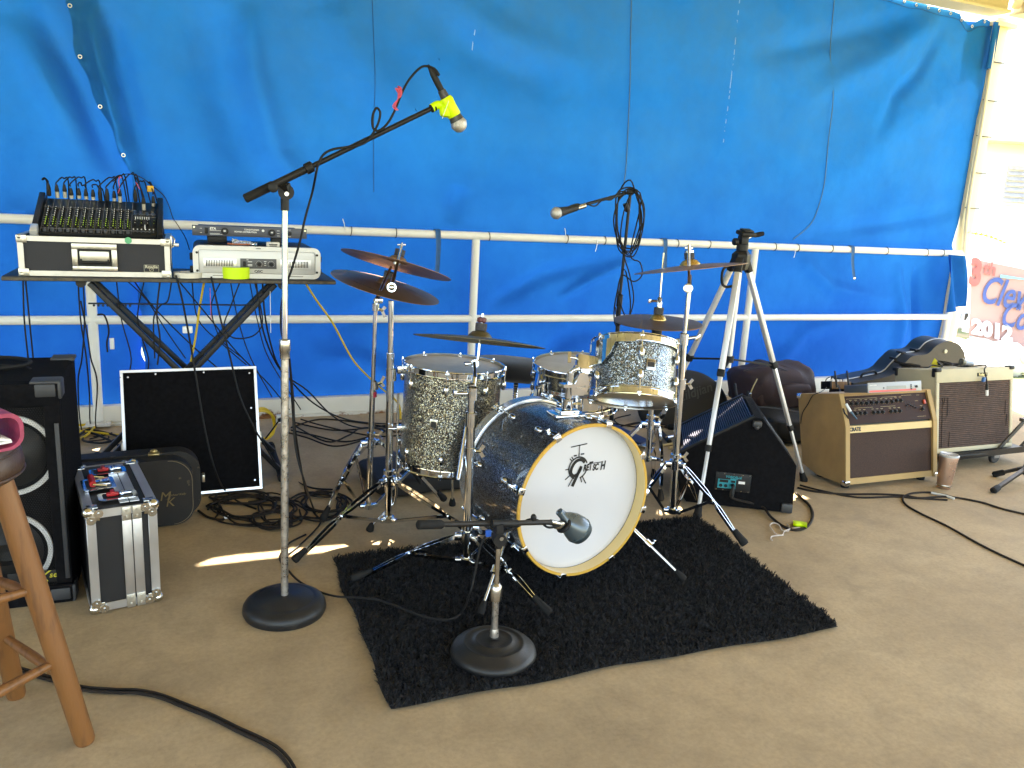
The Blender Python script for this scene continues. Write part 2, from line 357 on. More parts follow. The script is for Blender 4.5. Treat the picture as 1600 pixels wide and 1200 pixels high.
# ================================================================ ground
struct('concrete_floor', G().grid(lambda u, v: V(-6+12.25*u, -9+13.74*v, 0), 2, 2), FLOOR)
struct('ground', G().grid(lambda u, v: V(-150+300*u, -150+300*v, -.06), 2, 2), GRASS)
struct('sidewalk', G().box((4, 8.5, -.052), (40, 1.6, .02)), PAVE)
struct('floor_edge', G().box((.125, -2.13, -.035), (12.25, 13.74, .06)), PAVE)
struct('bare_dirt', G().grid(lambda u, v: V(6.3+5*u, 5.2+1.2*v, -.056), 2, 2), DIRT)
# white rocks in a border outside the corner
rk = random.Random(3)
for i in range(26):
    px = rk.uniform(1492, 1612); py = rk.uniform(548, 582)
    c = fl(px, py, -.03); r = rk.uniform(.07, .16); sc = (rk.uniform(.8, 1.5), rk.uniform(.8, 1.3), rk.uniform(.5, .8))
    g = G().ball((0, 0, 0), r, sc, 10, 7)
    g.v = [p*(1+.35*noise.noise(p*9+V(i, 0, 0))) for p in g.v]; g.xf(Matrix.Translation(c+V(0, 0, r*.25)))
    solo('rock', g, ROCK, 'white limestone rock in the border outside the corner of the shelter', 'rock', 'white rocks in the border', origin=c)
# ================================================================ pavilion
pav = thing('pavilion', 'cream painted steel shelter roof with posts and beams over the stage floor', 'shelter', (5.85, 4.72, 0))
WY = 4.683
pt = yp(1545, 50, 4.76); pb = yp(1490, 500, 4.76)
PX = 5.83
part('post', G().box((PX, 4.8, 1.43), (.14, .14, 2.86), .02), CREAM, pav)
part('conduit', G().tube([yp(1555, 50, 4.70), yp(1553, 62, 4.70), yp(1547, 110, 4.70), yp(1533, 200, 4.70), yp(1521, 270, 4.70), yp(1512, 330, 4.70), yp(1506, 395, 4.70)], .014, 8), CREAM, pav)
part('gusset_plate', G().box((PX-.0, 4.8, 2.8), (.24, .2, .03)), CREAM, pav)
for (x, y) in ((-5.6, 4.8), (-5.6, -3.3), (PX+.02, -3.3)):
    part('post', G().box((x, y, 1.43), (.14, .14, 2.86), .02), CREAM, pav)
BZ = 2.845
part('beam', G().box((0, 4.66, BZ+.10), (11.4, .1, .163)).box((0, 4.66, BZ+.009), (11.4, .17, .018)).box((0, 4.66, BZ+.191), (11.9, .17, .018)), CREAM, pav)
part('beam', G().box((PX+.02, .7, BZ+.10), (.09, 7.9, .2)).box((PX+.02, .7, BZ+.006), (.16, 7.9, .018)), CREAM, pav)
part('beam', G().box((-5.6, .7, BZ+.10), (.09, 7.9, .2)), CREAM, pav)
part('beam', G().box((0, -3.3, BZ+.10), (11.4, .1, .2)), CREAM, pav)
def roofz(y): return 3.13+.17*(4.8-y) if y > .6 else 3.13+.17*(4.8-.6)-.17*(.6-y)
for x in (-4.2, -2.8, -1.4, 0, 1.4, 2.8, 4.2, 5.4):
    part('rafter', G().bar((x, 4.70, roofz(4.70)-.09), (x, .6, roofz(.6)-.09), .05, .1).bar((x, .6, roofz(.6)-.09), (x, -3.2, roofz(-3.2)-.09), .05, .1), CREAM, pav)
for y in (4.3, 3.5, 2.6, 1.7):
    part('purlin', G().box((0.1, y, roofz(y)-.03), (11.8, .05, .05)), CREAM, pav)
part('rafter', G().bar((PX-.05, 4.62, BZ+.1), (3.9, 2.6, roofz(2.6)-.14), .06, .12), CREAM, pav, 'diagonal hip rafter at the corner')
gd = G()
for k in range(60):
    x0 = -5.85+k*.2; h = .018 if k % 2 else 0
    for (ya, yb) in ((4.84, .6), (.6, -3.5)):
        a = V(x0, ya, roofz(ya)+h); b = V(x0+.2, ya, roofz(ya)+h); c = V(x0+.2, yb, roofz(yb)+h); d = V(x0, yb, roofz(yb)+h)
        gd.prism([a, b, c, d], (0, 0, .03))
part('roof_deck', gd, CREAM, pav)
for y in (97, 157, 213, 270, 325):
    x = {97: 1546, 157: 1536, 213: 1526, 270: 1518, 325: 1508}[y]
    p = yp(x+10, y, 4.72); 
    part('zip_tie', G().tube([p+V(-.07, -.0, 0), p+V(.0, -.004, -.002), p+V(.09, .0, .0)], .0035, 6), BLACK, pav)
# ================================================================ curb and guard rail
solo('steel_curb', G().box((-.05, 4.70, .052), (11.6, .05, .104), .004).box((-.05, 4.668, .006), (11.6, .05, .012)), CURB, 'low white painted steel curb with rust along the foot of the tarp', 'curb')
rail = thing('guard_rail', 'white painted tubular steel railing in front of the blue tarp', 'railing', (1.65, WY, 0))
part('top_rail', G().cyl((-4.6, WY, 1.08), (PX-.08, WY, 1.08), .0245, n=20), WHITEP, rail)
part('middle_rail', G().cyl((-4.6, WY, .572), (PX-.08, WY, .572), .0235, n=20), WHITEP, rail)
for x in (-2.56, -.465, 1.645, 3.735, PX-.1):
    part('post', G().cyl((x, WY, .012), (x, WY, 1.06), .0245, n=20), WHITEP, rail)
    part('base_plate', G().box((x, WY-.045, .018), (.12, .09, .012), .003).cyl((x-.04, WY-.065, .02), (x-.04, WY-.065, .035), .008, n=6).cyl((x+.04, WY-.065, .02), (x+.04, WY-.065, .035), .008, n=6), CURB, rail)
zt = [None]
for i, px in enumerate((548, 618, 763, 885, 944, 1058, 1108, 1211, 1247, 1300, 1387, 1450, 1475)):
    p = yp(px, 376, WY)
    o = part('zip_tie', G().torus((p.x, WY, 1.08), (1, 0, .1*((i % 3)-1)), .0265, .0024, 20, 5), BLACK, rail)
for (px, s) in ((540, 1), (884, 1), (934, -1), (1245, -1)):
    p = yp(px, 376, WY-.03); part('zip_tie', G().tube([V(p.x, WY-.028, 1.08), V(p.x-.01, WY-.04, 1.08+s*.04), V(p.x-.02, WY-.045, 1.08+s*.07)], .0022, 5), WHITE, rail, 'white cut cable tie tail')
# ================================================================ tarps
def seg_d(x, z, pts):
    best = 1e9; side = 1; tt = 0
    for i in range(len(pts)-1):
        ax, az = pts[i]; bx, bz = pts[i+1]; dx, dz = bx-ax, bz-az; L2 = dx*dx+dz*dz
        t = max(0, min(1, ((x-ax)*dx+(z-az)*dz)/L2)); ex = x-ax-t*dx; ez = z-az-t*dz; d = math.hypot(ex, ez)
        if d < best: best = d; tt = (i+t)/(len(pts)-1); side = 1 if dx*ez-dz*ex > 0 else -1
    return best*side, tt
def pxs(l): return [(q.x, q.z) for q in (yp(a, b, 4.75) for a, b in l)]
creases = [  # photo points, width m, amplitude m (towards camera +)
    (pxs([(5, 20), (80, 140), (155, 300)]), .07, .05), (pxs([(50, 0), (120, 130), (185, 290)]), .05, -.04),
    (pxs([(135, 0), (160, 110), (215, 300)]), .045, .07), (pxs([(165, 0), (200, 150), (250, 330)]), .06, -.03),
    (pxs([(385, 0), (395, 110), (430, 240), (520, 340)]), .07, .05), (pxs([(330, 0), (350, 160), (400, 330)]), .12, -.05),
    (pxs([(520, 0), (560, 100), (700, 240)]), .15, .035), (pxs([(640, 0), (760, 90), (900, 150)]), .12, -.03),
    (pxs([(700, 0), (790, 60), (960, 110)]), .1, .025),
    (pxs([(1470, 25), (1380, 90), (1250, 160)]), .10, .045), (pxs([(1480, 30), (1440, 110), (1400, 150), (1360, 230)]), .05, -.03),
    (pxs([(1440, 20), (1300, 60), (1150, 90)]), .08, -.03), (pxs([(1520, 130), (1400, 200), (1280, 300)]), .15, .03),
    (pxs([(1500, 330), (1380, 350), (1260, 365)]), .06, -.03),
    (pxs([(280, 300), (420, 330), (560, 345)]), .08, .03), (pxs([(720, 290), (705, 350)]), .06, -.03),
    (pxs([(870, 470), (930, 430), (1010, 400)]), .03, .03), (pxs([(760, 480), (850, 430), (980, 395)]), .05, -.03),
    (pxs([(1440, 410), (1436, 480), (1430, 590)]), .035, -.05), (pxs([(1405, 410), (1410, 500), (1400, 590)]), .05, .04),
    (pxs([(1250, 400), (1300, 450), (1400, 470)]), .05, .03), (pxs([(640, 600), (560, 560), (480, 560)]), .06, .03),
    (pxs([(800, 600), (900, 520), (960, 520)]), .07, -.025), (pxs([(1200, 590), (1260, 520), (1330, 500)]), .06, .025),
    (pxs([(480, 540), (620, 470), (720, 440)]), .06, -.02), (pxs([(20, 300), (25, 420), (60, 620)]), .06, .03)]
def foldy(x, z):
    y = .025*noise.noise(V(x*.9, z*.5, 3.1))+.020*noise.noise(V(x*2.6+z*.8, z*1.1, 7.7))+.007*noise.noise(V(x*6+z*2, z*4, 1.2))+.0025*noise.noise(V(x*17, z*13, 4.2))
    for pts, wd, am in creases:
        d, t = seg_d(x, z, pts)
        if abs(d) < 4*wd:
            f = math.exp(-(d/wd)**2)*math.sin(math.pi*min(1, max(0, t*.9+.1*min(1, t*8))))
            y += am*1.5*f
    y += .016*math.exp(-((z-1.08)/.05)**2)      # pressed on the rail's far side
    bl = math.exp(-((z-.82)/.2)**2)+math.exp(-((z-.33)/.2)**2)
    y -= bl*(.012+.012*noise.noise(V(x*1.7, z*3, 9)))
    return y
def ztop(x):
    z = 2.88
    def dip(a, b, d, e=.06):
        if x < a-e or x > b+e: return 0
        return d*min(1, (x-a+e)/e, (b+e-x)/e)
    wob = .018*abs(noise.noise(V(x*7, 2, 2)))*2
    z -= dip(.76, 1.01, .058-wob*.6, .04)+dip(1.03, 1.25, .064-wob*.6, .012)+dip(1.27, 1.36, .062-wob*.6, .012)+dip(1.39, 1.40, .085, .01)+dip(2.62, 2.72, .1, .04)+dip(2.77, 2.83, .1, .02)+dip(3.33, 3.39, .10, .03)
    z -= dip(1.62, 1.64, .07, .02)+dip(2.0, 2.01, .06, .02)
    k = max(0, (x-4.4)/1.3); z -= .055*k+.035*abs(noise.noise(V(x*6, 0, 4)))*min(1, k*3)
    if 5.40 < x < 5.62: z -= .07*(1-abs(x-5.50)/.12) if abs(x-5.5) < .12 else 0
    return z
zb = .07
edge = [(yp(a, b, 4.75)) for a, b in ((96, -260), (96, -120), (100, 0), (112, 60), (122, 110), (146, 160), (176, 220), (205, 285), (214, 360), (217, 450), (224, 540), (226, 640))]
def xl(z):
    e = edge
    for i in range(len(e)-1):
        if e[i+1].z <= z <= e[i].z:
            t = (z-e[i].z)/(e[i+1].z-e[i].z); return e[i].x+t*(e[i+1].x-e[i].x)+.008*math.sin(z*26)
    return e[0].x if z > e[0].z else e[-1].x
redge = [yp(a, b, 4.74) for a, b in ((1549, 60), (1548, 98), (1541, 150), (1529, 215), (1516, 290), (1500, 350), (1489, 385), (1492, 420), (1490, 500), (1484, 600))]
def xr(z):
    e = redge
    for i in range(len(e)-1):
        if e[i+1].z <= z <= e[i].z:
            t = (z-e[i].z)/(e[i+1].z-e[i].z); return e[i].x+t*(e[i+1].x-e[i].x)
    return e[0].x if z > e[0].z else e[-1].x
def main_fn(u, v):
    z0 = zb+(2.8-zb)*v; a = xl(z0); b = xr(z0); x = a+(b-a)*u; z = zb+(ztop(x)-zb)*v
    y = 4.762-foldy(x, z)
    e = (x-a)
    if e < .12: y -= .03*math.exp(-(e/.035)**2)*(1+.6*math.sin(z*31))
    return V(x, y, z)
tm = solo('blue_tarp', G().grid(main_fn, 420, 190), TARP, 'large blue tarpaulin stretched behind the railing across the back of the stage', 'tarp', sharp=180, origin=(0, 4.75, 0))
def left_fn(u, v):
    z = zb+(2.9-zb)*v; ov = .14+.05*math.sin(z*7) if z > 1.1 else .05
    ov -= .064*math.exp(-((z-.36)/.10)**2)+.062*math.exp(-((z-.84)/.035)**2)*1.0
    b = xl(z)+ov; a = -5.5; x = a+(b-a)*u
    return V(x, 4.80-foldy(x, z)*.9, z)
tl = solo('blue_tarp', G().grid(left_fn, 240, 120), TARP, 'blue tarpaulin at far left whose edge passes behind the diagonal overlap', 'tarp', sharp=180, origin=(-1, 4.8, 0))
# stitched seams and hanging draw cords
SEAM = mat('seam_thread', (.005, .07, .22), .7)
CORD = mat('grey_cord', (.06, .15, .25), .7)
def on_tarp(px, py, off=.006):
    p = yp(px, py, 4.75); return V(p.x, 4.762-foldy(p.x, p.z)-off, p.z)
part('seam', G().tube([on_tarp(581+.2*k, -150+25*k, .002) for k in range(19)], .002, 5, 3), SEAM, tm, L=False)
for pth, nm in (([(986, -140), (986, 0), (985, 60), (984, 130), (981, 200), (978, 260), (974, 296)], 'draw_cord'), ([(1308, -60), (1307, 0), (1303, 80), (1300, 150), (1295, 220), (1288, 280), (1280, 320), (1268, 350), (1240, 374)], 'draw_cord')):
    o = part(nm, G().tube([on_tarp(a, b, .008) for a, b in pth], .0032, 6, 6), CORD, tm)
part('seam', G().tube([V(x_, 4.762-foldy(x_, ztop(x_)-.045)-.003, ztop(x_)-.045) for x_ in [4.0+.1*k for k in range(18)]], .002, 5, 3), SEAM, tm)
GROM = chromem('grommet_brass', (.6, .58, .5), .3)
for k in range(24):
    x = 3.0+k*.115; z = ztop(x)-.02; part('grommet', G().torus((x, 4.757-foldy(x, z)-.003, z), (0, 1, 0), .009, .003, 14, 6), GROM, tm)
for k in range(7):
    z = 1.42+k*.23; x = xl(z)+.03; part('grommet', G().torus((x, 4.71-foldy(x, z), z), (0, 1, 0), .008, .003, 14, 6), GROM, tm)
# rolled loose corner pieces
part('corner_flap', G().grid(lambda u, v: V(5.50+.24*u+.01*math.sin(v*9), 4.80-.05*math.sin(u*3)*v-.02*math.sin(v*3+u*4), 2.42+.38*v), 12, 16), TARP, tm, sharp=180)
part('corner_flap', G().grid(lambda u, v: V(5.725+.035*math.cos(u*4.5), 4.70+.02*math.sin(u*4.5), 2.47+.33*v), 8, 10), TARP, tm, sharp=180)
a_, b_ = yp(1480, 402, 4.62), yp(1503, 402, 4.62)
part('loose_corner', G().grid(lambda u, v: V(5.50+.2*u*(1-.2*v)+.10*(1-v), 4.60-.04*math.sin(u*6.5+v*2), .62+.45*v+.05*u*(1-v)), 16, 16), TARP, tm, sharp=180)
STRAP = mat('blue_webbing', (.015, .09, .24), .7, 0, .15, 30, .3, 600)
for (px, y1) in ((685, 428), (1042, 425), (1338, 435)):
    t = yp(px, 360, WY-.03); lo = yp(px-1, y1, WY-.05)
    g = G(); prof = [V(t.x, WY+.03, 1.095), V(t.x, WY, 1.112), V(t.x, WY-.028, 1.09), V(t.x+.003, WY-.034, 1.0), V(lo.x, WY-.036, lo.z)]
    P = spline(prof, 5); hw = .019
    g.grid(lambda u, v, P=P: P[min(int(round(v*(len(P)-1))), len(P)-1)]+V((u-.5)*2*hw*(1-.3*v), .004*math.sin(u*3), 0), 4, len(P)-1)
    so_ = solo('tarp_strap', g, STRAP, {685: 'dark blue strap looped over the top rail left of the middle post', 1042: 'dark blue strap looped over the top rail behind the coiled microphone cable', 1338: 'dark blue strap looped over the top rail right of the camera tripod'}[px], 'strap', 'straps hanging from the top rail', sharp=180)
    part('strap_clip', G().box((lo.x, WY-.037, lo.z), (.022, .006, .015), .002), CHROME2, so_)
# ================================================================ outside: white building, banner fence
BW = mat('white_painted_wall', (.8, .79, .75), .7, 0, .03, 3)
c0 = dp(1640, 330, 12.2)
bld = thing('white_building', 'white painted building with a louvred vent beyond the corner post', 'building', (c0.x, c0.y, -.06), -YAW*.9)
part('wall', G().box((-.3, 2, 2.2), (4.6, 4, 4.4)), BW, bld, L=True)
part('eave', G().box((-.3, -.25, 2.62), (5.2, .5, .09), .01).box((-.3, -.5, 2.66), (5.2, .03, .18)), CREAM, bld, L=True)
lv0 = frame(bld).inverted() @ dp(1564, 258, 12.15); lv1 = frame(bld).inverted() @ dp(1610, 318, 12.15)
part('vent_frame', G().box(((lv0.x+lv1.x)/2, -.03, (lv0.z+lv1.z)/2), (lv1.x-lv0.x+.08, .05, lv0.z-lv1.z+.08)), BW, bld, L=True)
SH = mat('grey_louvre', (.5, .48, .5), .6)
for k in range(7):
    z = lv0.z-(lv0.z-lv1.z)*(k+.5)/7
    part('slat', G().box((0, 0, 0), (lv1.x-lv0.x, .09, .012), 0, Matrix.Translation(((lv0.x+lv1.x)/2, -.075, z)) @ Matrix.Rotation(.8, 4, 'X')), SH, bld, L=True)
b0 = dp(1516, 404, 9.0); bdir = (dp(1600, 421, 9.0)-b0).normalized(); bup = (b0-dp(1511, 524, 9.0)).normalized(); bw, bh = 1.9, .88
fence = thing('low_fence', 'low white fence rails carrying the event banner outside', 'fence', (b0.x, b0.y, -.06))
part('rail', G().bar(b0-bup*(bh+.1)-bdir*.25+V(0, .06, 0), b0-bup*(bh+.1)+bdir*2+V(0, .06, 0), .04, .07), BW, fence)
part('rail', G().bar(b0+bup*.03-bdir*.1+V(0, .06, 0), b0+bup*.03+bdir*2+V(0, .06, 0), .04, .05), BW, fence)
for k in range(5):
    q = b0+bdir*(.02+.45*k)+V(0, .07, 0); part('post', G().box((q.x, q.y, (q.z+.05-.06)/2), (.06, .04, q.z+.17)), BW, fence)
BAN = mat('pink_banner_vinyl', (.44, .26, .22), .6, 0, .06, 4)
bt = Matrix((bdir, bup, bdir.cross(bup))).transposed().to_4x4()
def bp(x, y, d=.006): return b0+bdir*x-bup*y+bdir.cross(bup)*d
ban = thing('event_banner', 'faded pink vinyl banner with blue script lettering hung on the outside fence', 'banner', tuple(b0-bup*bh))
g = G().grid(lambda u, v: bp(.02+u*bw, v*bh-.0*u, .012*math.sin(u*14+v*3)*v), 30, 8); part('sheet', g, BAN, ban)
g = G().grid(lambda u, v: bp(-.06+u*.078, .05+v*(bh-.1), .0), 2, 4); part('margin', g, BW, ban)
def bt_(s, x, y, size, m, shear=.3, bold=.0, sx=1.):
    M = bt.copy(); M.translation = bp(x, y, .02); text('lettering', s, size, M, m, ban, shear, bold, .001, sx=sx)
CORAL = mat('coral_print', (.6, .12, .1), .6); NAVY = mat('blue_print', (.05, .09, .28), .6); CYAN = mat('cyan_print', (.2, .6, .65), .6)
bt_('3', -.02, .16, .40, CORAL, .1, .02, .7); bt_('th', .14, .08, .21, CORAL, .22, .004, .8)
bt_('Cleve', .10, .33, .44, NAVY, .55, .006, .62); bt_('Coun', .34, .56, .40, NAVY, .55, .006, .62); bt_('2012', .04, .76, .22, PRINT_W, 0, .014, 1.05)
part('underline', G().grid(lambda u, v: bp(.02+.55*u, .87+.02*v+.02*u*u, .02), 8, 1), CYAN, ban)
part('swoosh', G().grid(lambda u, v: bp(.34+.5*u, .115-.02*u+(.035*(1-u))*v, .02), 8, 1), CYAN, ban)
P = [bp(.86+.1*math.sin(-1.2+2.6*t/10)*1.6, .70+.16*math.cos(-1.6+2.6*t/10), .02) for t in range(11)]
part('swoosh', G().tube(P, .012, 6), NAVY, ban)
part('small_print', G().box(tuple(bp(-.02, .66)), (.05, .004, .08)), PRINT_B, ban)
TAPE = mat('yellow_ribbon', (.7, .55, .03), .5)
p0 = yp(1508, 362, 4.72); p1 = yp(1572, 376, 5.0)
def rib(u, v):
    p = p0.lerp(p1, u); return p+V(0, 0, (v-.5)*.035*(1-.5*u)*math.cos(u*25)-.02*u+.05*math.sin(u*3.1)*.4)+V(0, (v-.5)*.03*math.sin(u*25), 0)
solo('ribbon', G().grid(rib, 40, 2), TAPE, 'twisted yellow ribbon fluttering from the corner post', 'ribbon', sharp=180)
def side_fn(u, v):  # unseen added tarp, its length set by how much it darkens the left floor
    y = 2.4+2.3*u; z = .07+2.75*v; return V(-5.5+.06*noise.noise(V(y*.9, z*.5, 5))+.02*noise.noise(V(y*3, z, 2)), y, z)
solo('blue_tarp', G().grid(side_fn, 80, 30), TARP, 'blue tarpaulin added unseen at the left end of the shelter to shade the floor', 'tarp', sharp=180, origin=(-5.6, 1, 0))
# ================================================================ drum kit
def hit(px, py, o, n):
    v = ray(px, py); return CAM+v*((Vector(o)-CAM).dot(n)/v.dot(n))
def sparkle(name, base, c1, c2, scale=620, dens=.55):
    m = bpy.data.materials.new(name); m.use_nodes = True; nt = m.node_tree; b = nt.nodes['Principled BSDF']; L = nt.links.new
    tc = N(nt, 'ShaderNodeTexCoord'); vo = N(nt, 'ShaderNodeTexVoronoi'); vo.inputs['Scale'].default_value = scale; L(tc.outputs['Object'], vo.inputs['Vector'])
    s = N(nt, 'ShaderNodeSeparateColor'); L(vo.outputs['Color'], s.inputs[0])
    mk = N(nt, 'ShaderNodeMath', operation='GREATER_THAN'); L(s.outputs[0], mk.inputs[0]); mk.inputs[1].default_value = dens
    cr = N(nt, 'ShaderNodeValToRGB'); L(s.outputs[1], cr.inputs[0]); e = cr.color_ramp.elements; e[0].color = (*c1, 1); e[1].color = (*c2, 1); e[0].position = .3; e[1].position = .8
    mx = N(nt, 'ShaderNodeMix', data_type='RGBA'); L(mk.outputs[0], mx.inputs[0]); mx.inputs[6].default_value = (*base, 1); L(cr.outputs[0], mx.inputs[7]); L(mx.outputs[2], b.inputs['Base Color'])
    mm = N(nt, 'ShaderNodeMath', operation='MULTIPLY'); L(mk.outputs[0], mm.inputs[0]); mm.inputs[1].default_value = .95; L(mm.outputs[0], b.inputs['Metallic'])
    b.inputs['Roughness'].default_value = .28
    sb = N(nt, 'ShaderNodeVectorMath', operation='SUBTRACT'); L(vo.outputs['Color'], sb.inputs[0]); sb.inputs[1].default_value = (.5, .5, .5)
    sc = N(nt, 'ShaderNodeVectorMath', operation='SCALE'); L(sb.outputs[0], sc.inputs[0]); sc.inputs['Scale'].default_value = .65
    ge = N(nt, 'ShaderNodeNewGeometry'); ad = N(nt, 'ShaderNodeVectorMath', operation='ADD'); L(ge.outputs['Normal'], ad.inputs[0]); L(sc.outputs[0], ad.inputs[1])
    no = N(nt, 'ShaderNodeVectorMath', operation='NORMALIZE'); L(ad.outputs[0], no.inputs[0]); L(no.outputs[0], b.inputs['Normal'])
    b.inputs['Coat Weight'].default_value = .85; b.inputs['Coat Roughness'].default_value = .06
    cn = N(nt, 'ShaderNodeTexNoise'); cn.inputs['Scale'].default_value = 7; L(tc.outputs['Object'], cn.inputs['Vector']); bb = N(nt, 'ShaderNodeBump'); bb.inputs['Strength'].default_value = .2; bb.inputs['Distance'].default_value = .003
    L(cn.outputs['Fac'], bb.inputs['Height']); L(bb.outputs[0], b.inputs['Coat Normal']); return m
SP_FLOOR = sparkle('aged_warm_lit_sparkle_wrap', (.01, .01, .01), (.55, .48, .30), (.36, .36, .34), 470, .60)  # one wrap on all drums; warm light tinted in beside its aged gold flakes
SP_RACK = sparkle('cool_lit_sparkle_wrap', (.012, .014, .018), (.45, .5, .54), (.2, .3, .4), 470, .58)  # the same wrap, cool light put into the flake colours
SP_BASS = sparkle('shaded_sparkle_wrap', (.006, .007, .01), (.3, .36, .45), (.15, .2, .3), 470, .72)  # the same wrap, shade put into its darker, sparser flakes
HEADW = mat('white_drumhead', (.60, .60, .63), .35, 0, .02, 6)
HEADC = mat('smoky_clear_drumhead', (.33, .27, .2), .25, 0, .1, 5)
HEADCO = mat('coated_drumhead', (.6, .6, .6), .6, 0, .08, 20)
AMBER = mat('amber_maple_hoop', (.62, .36, .07), .25, 0, .12, 4, coat=.8)
MAPLE = mat('pale_maple_edge', (.68, .52, .24), .35, 0, .08, 6, coat=.4)
def cymbal_mat(name, col, col2, rough):
    m = mat(name, col, rough, .75, .1, 7, rvar=.08, col2=col2, mask=(.35, .7)); nt = m.node_tree; b = nt.nodes['Principled BSDF']; L = nt.links.new
    tc = N(nt, 'ShaderNodeTexCoord'); ln = N(nt, 'ShaderNodeVectorMath', operation='LENGTH'); L(tc.outputs['Object'], ln.inputs[0])
    mu = N(nt, 'ShaderNodeMath', operation='MULTIPLY'); L(ln.outputs['Value'], mu.inputs[0]); mu.inputs[1].default_value = 1500
    si = N(nt, 'ShaderNodeMath', operation='SINE'); L(mu.outputs[0], si.inputs[0]); bp = N(nt, 'ShaderNodeBump'); bp.inputs['Strength'].default_value = .35; bp.inputs['Distance'].default_value = .0006
    L(si.outputs[0], bp.inputs['Height']); L(bp.outputs[0], b.inputs['Normal']); return m
CY1 = cymbal_mat('worn_bronze', (.34, .185, .085), (.24, .135, .07), .42)
CY2 = cymbal_mat('olive_bronze', (.17, .135, .07), (.12, .10, .05), .46)
CY3 = cymbal_mat('purplish_bronze', (.30, .18, .10), (.21, .13, .08), .46)
CYB = cymbal_mat('golden_bell_bronze', (.62, .42, .14), (.5, .32, .1), .28)
def leg_parts(root, hub, foot, low, mtl=CHROME, w=.011, flat=True, foot_l=.06, foot_r=.016, label=None):
    hub = Vector(hub); foot = Vector(foot); d = foot-hub; side = d.cross(V(0, 0, 1)).normalized(); up = side.cross(d).normalized()
    if up.z < 0: up = -up
    g = G(); fd = d.normalized(); tip = foot-fd*foot_l*.55; d2 = tip-hub
    prof = [(0, .004), (.08, w), (.36, w*1.1), (.46, .0045), (.54, .0045), (.64, w*1.0), (.9, w*.6), (1, .003)]
    for s in (-1, 1):
        pts = [hub+d2*t+side*(s*k)+up*(.035*d.length*4*t*(1-t)*.8) for t, k in prof]
        P = spline(pts, 3)
        for a, b in zip(P, P[1:]): g.bar(a, b+(b-a)*.03, .0026, .012, side.cross(b-a) if False else up)
    lg = part('leg', g, mtl, root)
    mid = hub+d2*.5+up*(.035*d.length*.8)
    gb = G()
    for s in (-1, 1): gb.bar(Vector(low)+side*s*.004, mid+side*s*.004, .003, .011, (0, 0, 1))
    gb.cyl(mid-side*.009, mid+side*.009, .0045, n=8)
    part('brace', gb, mtl, root)
    rp = foot-fd*foot_l*.5; fb = foot+fd*foot_l*.18
    part('rubber_foot', G().lathe([(.005, 0), (foot_r*.62, .003), (foot_r*.75, foot_l*.4), (foot_r, foot_l*.85), (foot_r*.85, foot_l), (.004, foot_l+.002)], foot-fd*foot_l*.95+V(0, 0, foot_r*.8), fd, 12), RUBBER, lg)
def pole(root, a, b, r, mtl=CHROME, name='pole', label=None): return part(name, G().cyl(a, b, r, n=18), mtl, root, label)
def collar(root, p, axis, r, h, wing=None, mtl=CHROME):
    p = Vector(p); ax = Vector(axis).normalized()
    g = G().lathe([(r*.6, 0), (r, .002), (r, h-.002), (r*.6, h)], p-ax*h/2, ax, 16)
    if wing is not None:
        wd = Vector(wing).normalized(); q = p+wd*(r+.012); g.cyl(p, p+wd*(r+.016), .006, n=8); x = ax
        for s in (-1, 1): g.bar(q, q+x*s*.02+wd*.014, .005, .012)
    return part('collar', g, mtl, root)
def tripod(root, base, top, hubz, lowz, feet, r=.0125, mtl=CHROME, rz=None, w=.011, foot_l=.06, foot_r=.016, pt=None):
    base = Vector(base); top = Vector(top); ax = (top-base).normalized()
    def at(z): return base+ax*((z-base.z)/ax.z)
    p0 = at(lowz-.012); pole(root, p0, at(pt or top.z), r, mtl)
    hub = at(hubz); low = at(lowz)
    g = G().lathe([(r*1.05, -.02), (r*1.7, -.018), (r*1.7, .018), (r*1.05, .02)], hub, ax, 16)
    g2 = G().lathe([(r*1.0, -.012), (r*1.6, -.01), (r*1.6, .01), (r*1.0, .012)], low, ax, 16)
    for f in feet:
        d = Vector((f[0]-base.x, f[1]-base.y, 0)).normalized()
        g.box((0, 0, 0), (.034, .026, .022), .003, Matrix.Translation(hub+d*(r+.012)) @ d.to_track_quat('X', 'Z').to_matrix().to_4x4())
        g2.box((0, 0, 0), (.03, .02, .016), .003, Matrix.Translation(low+d*(r+.010)) @ d.to_track_quat('X', 'Z').to_matrix().to_4x4())
        leg_parts(root, hub+d*(r+.024), f, low+d*(r+.02), mtl, w, foot_l=foot_l, foot_r=foot_r)
    part('hub_casting', g, CHROME, root); part('lower_casting', g2, CHROME, root)
    q = hub+ax*.036; collar(root, q, ax, r*1.5, .02, (RT+DN*.1))
    return at
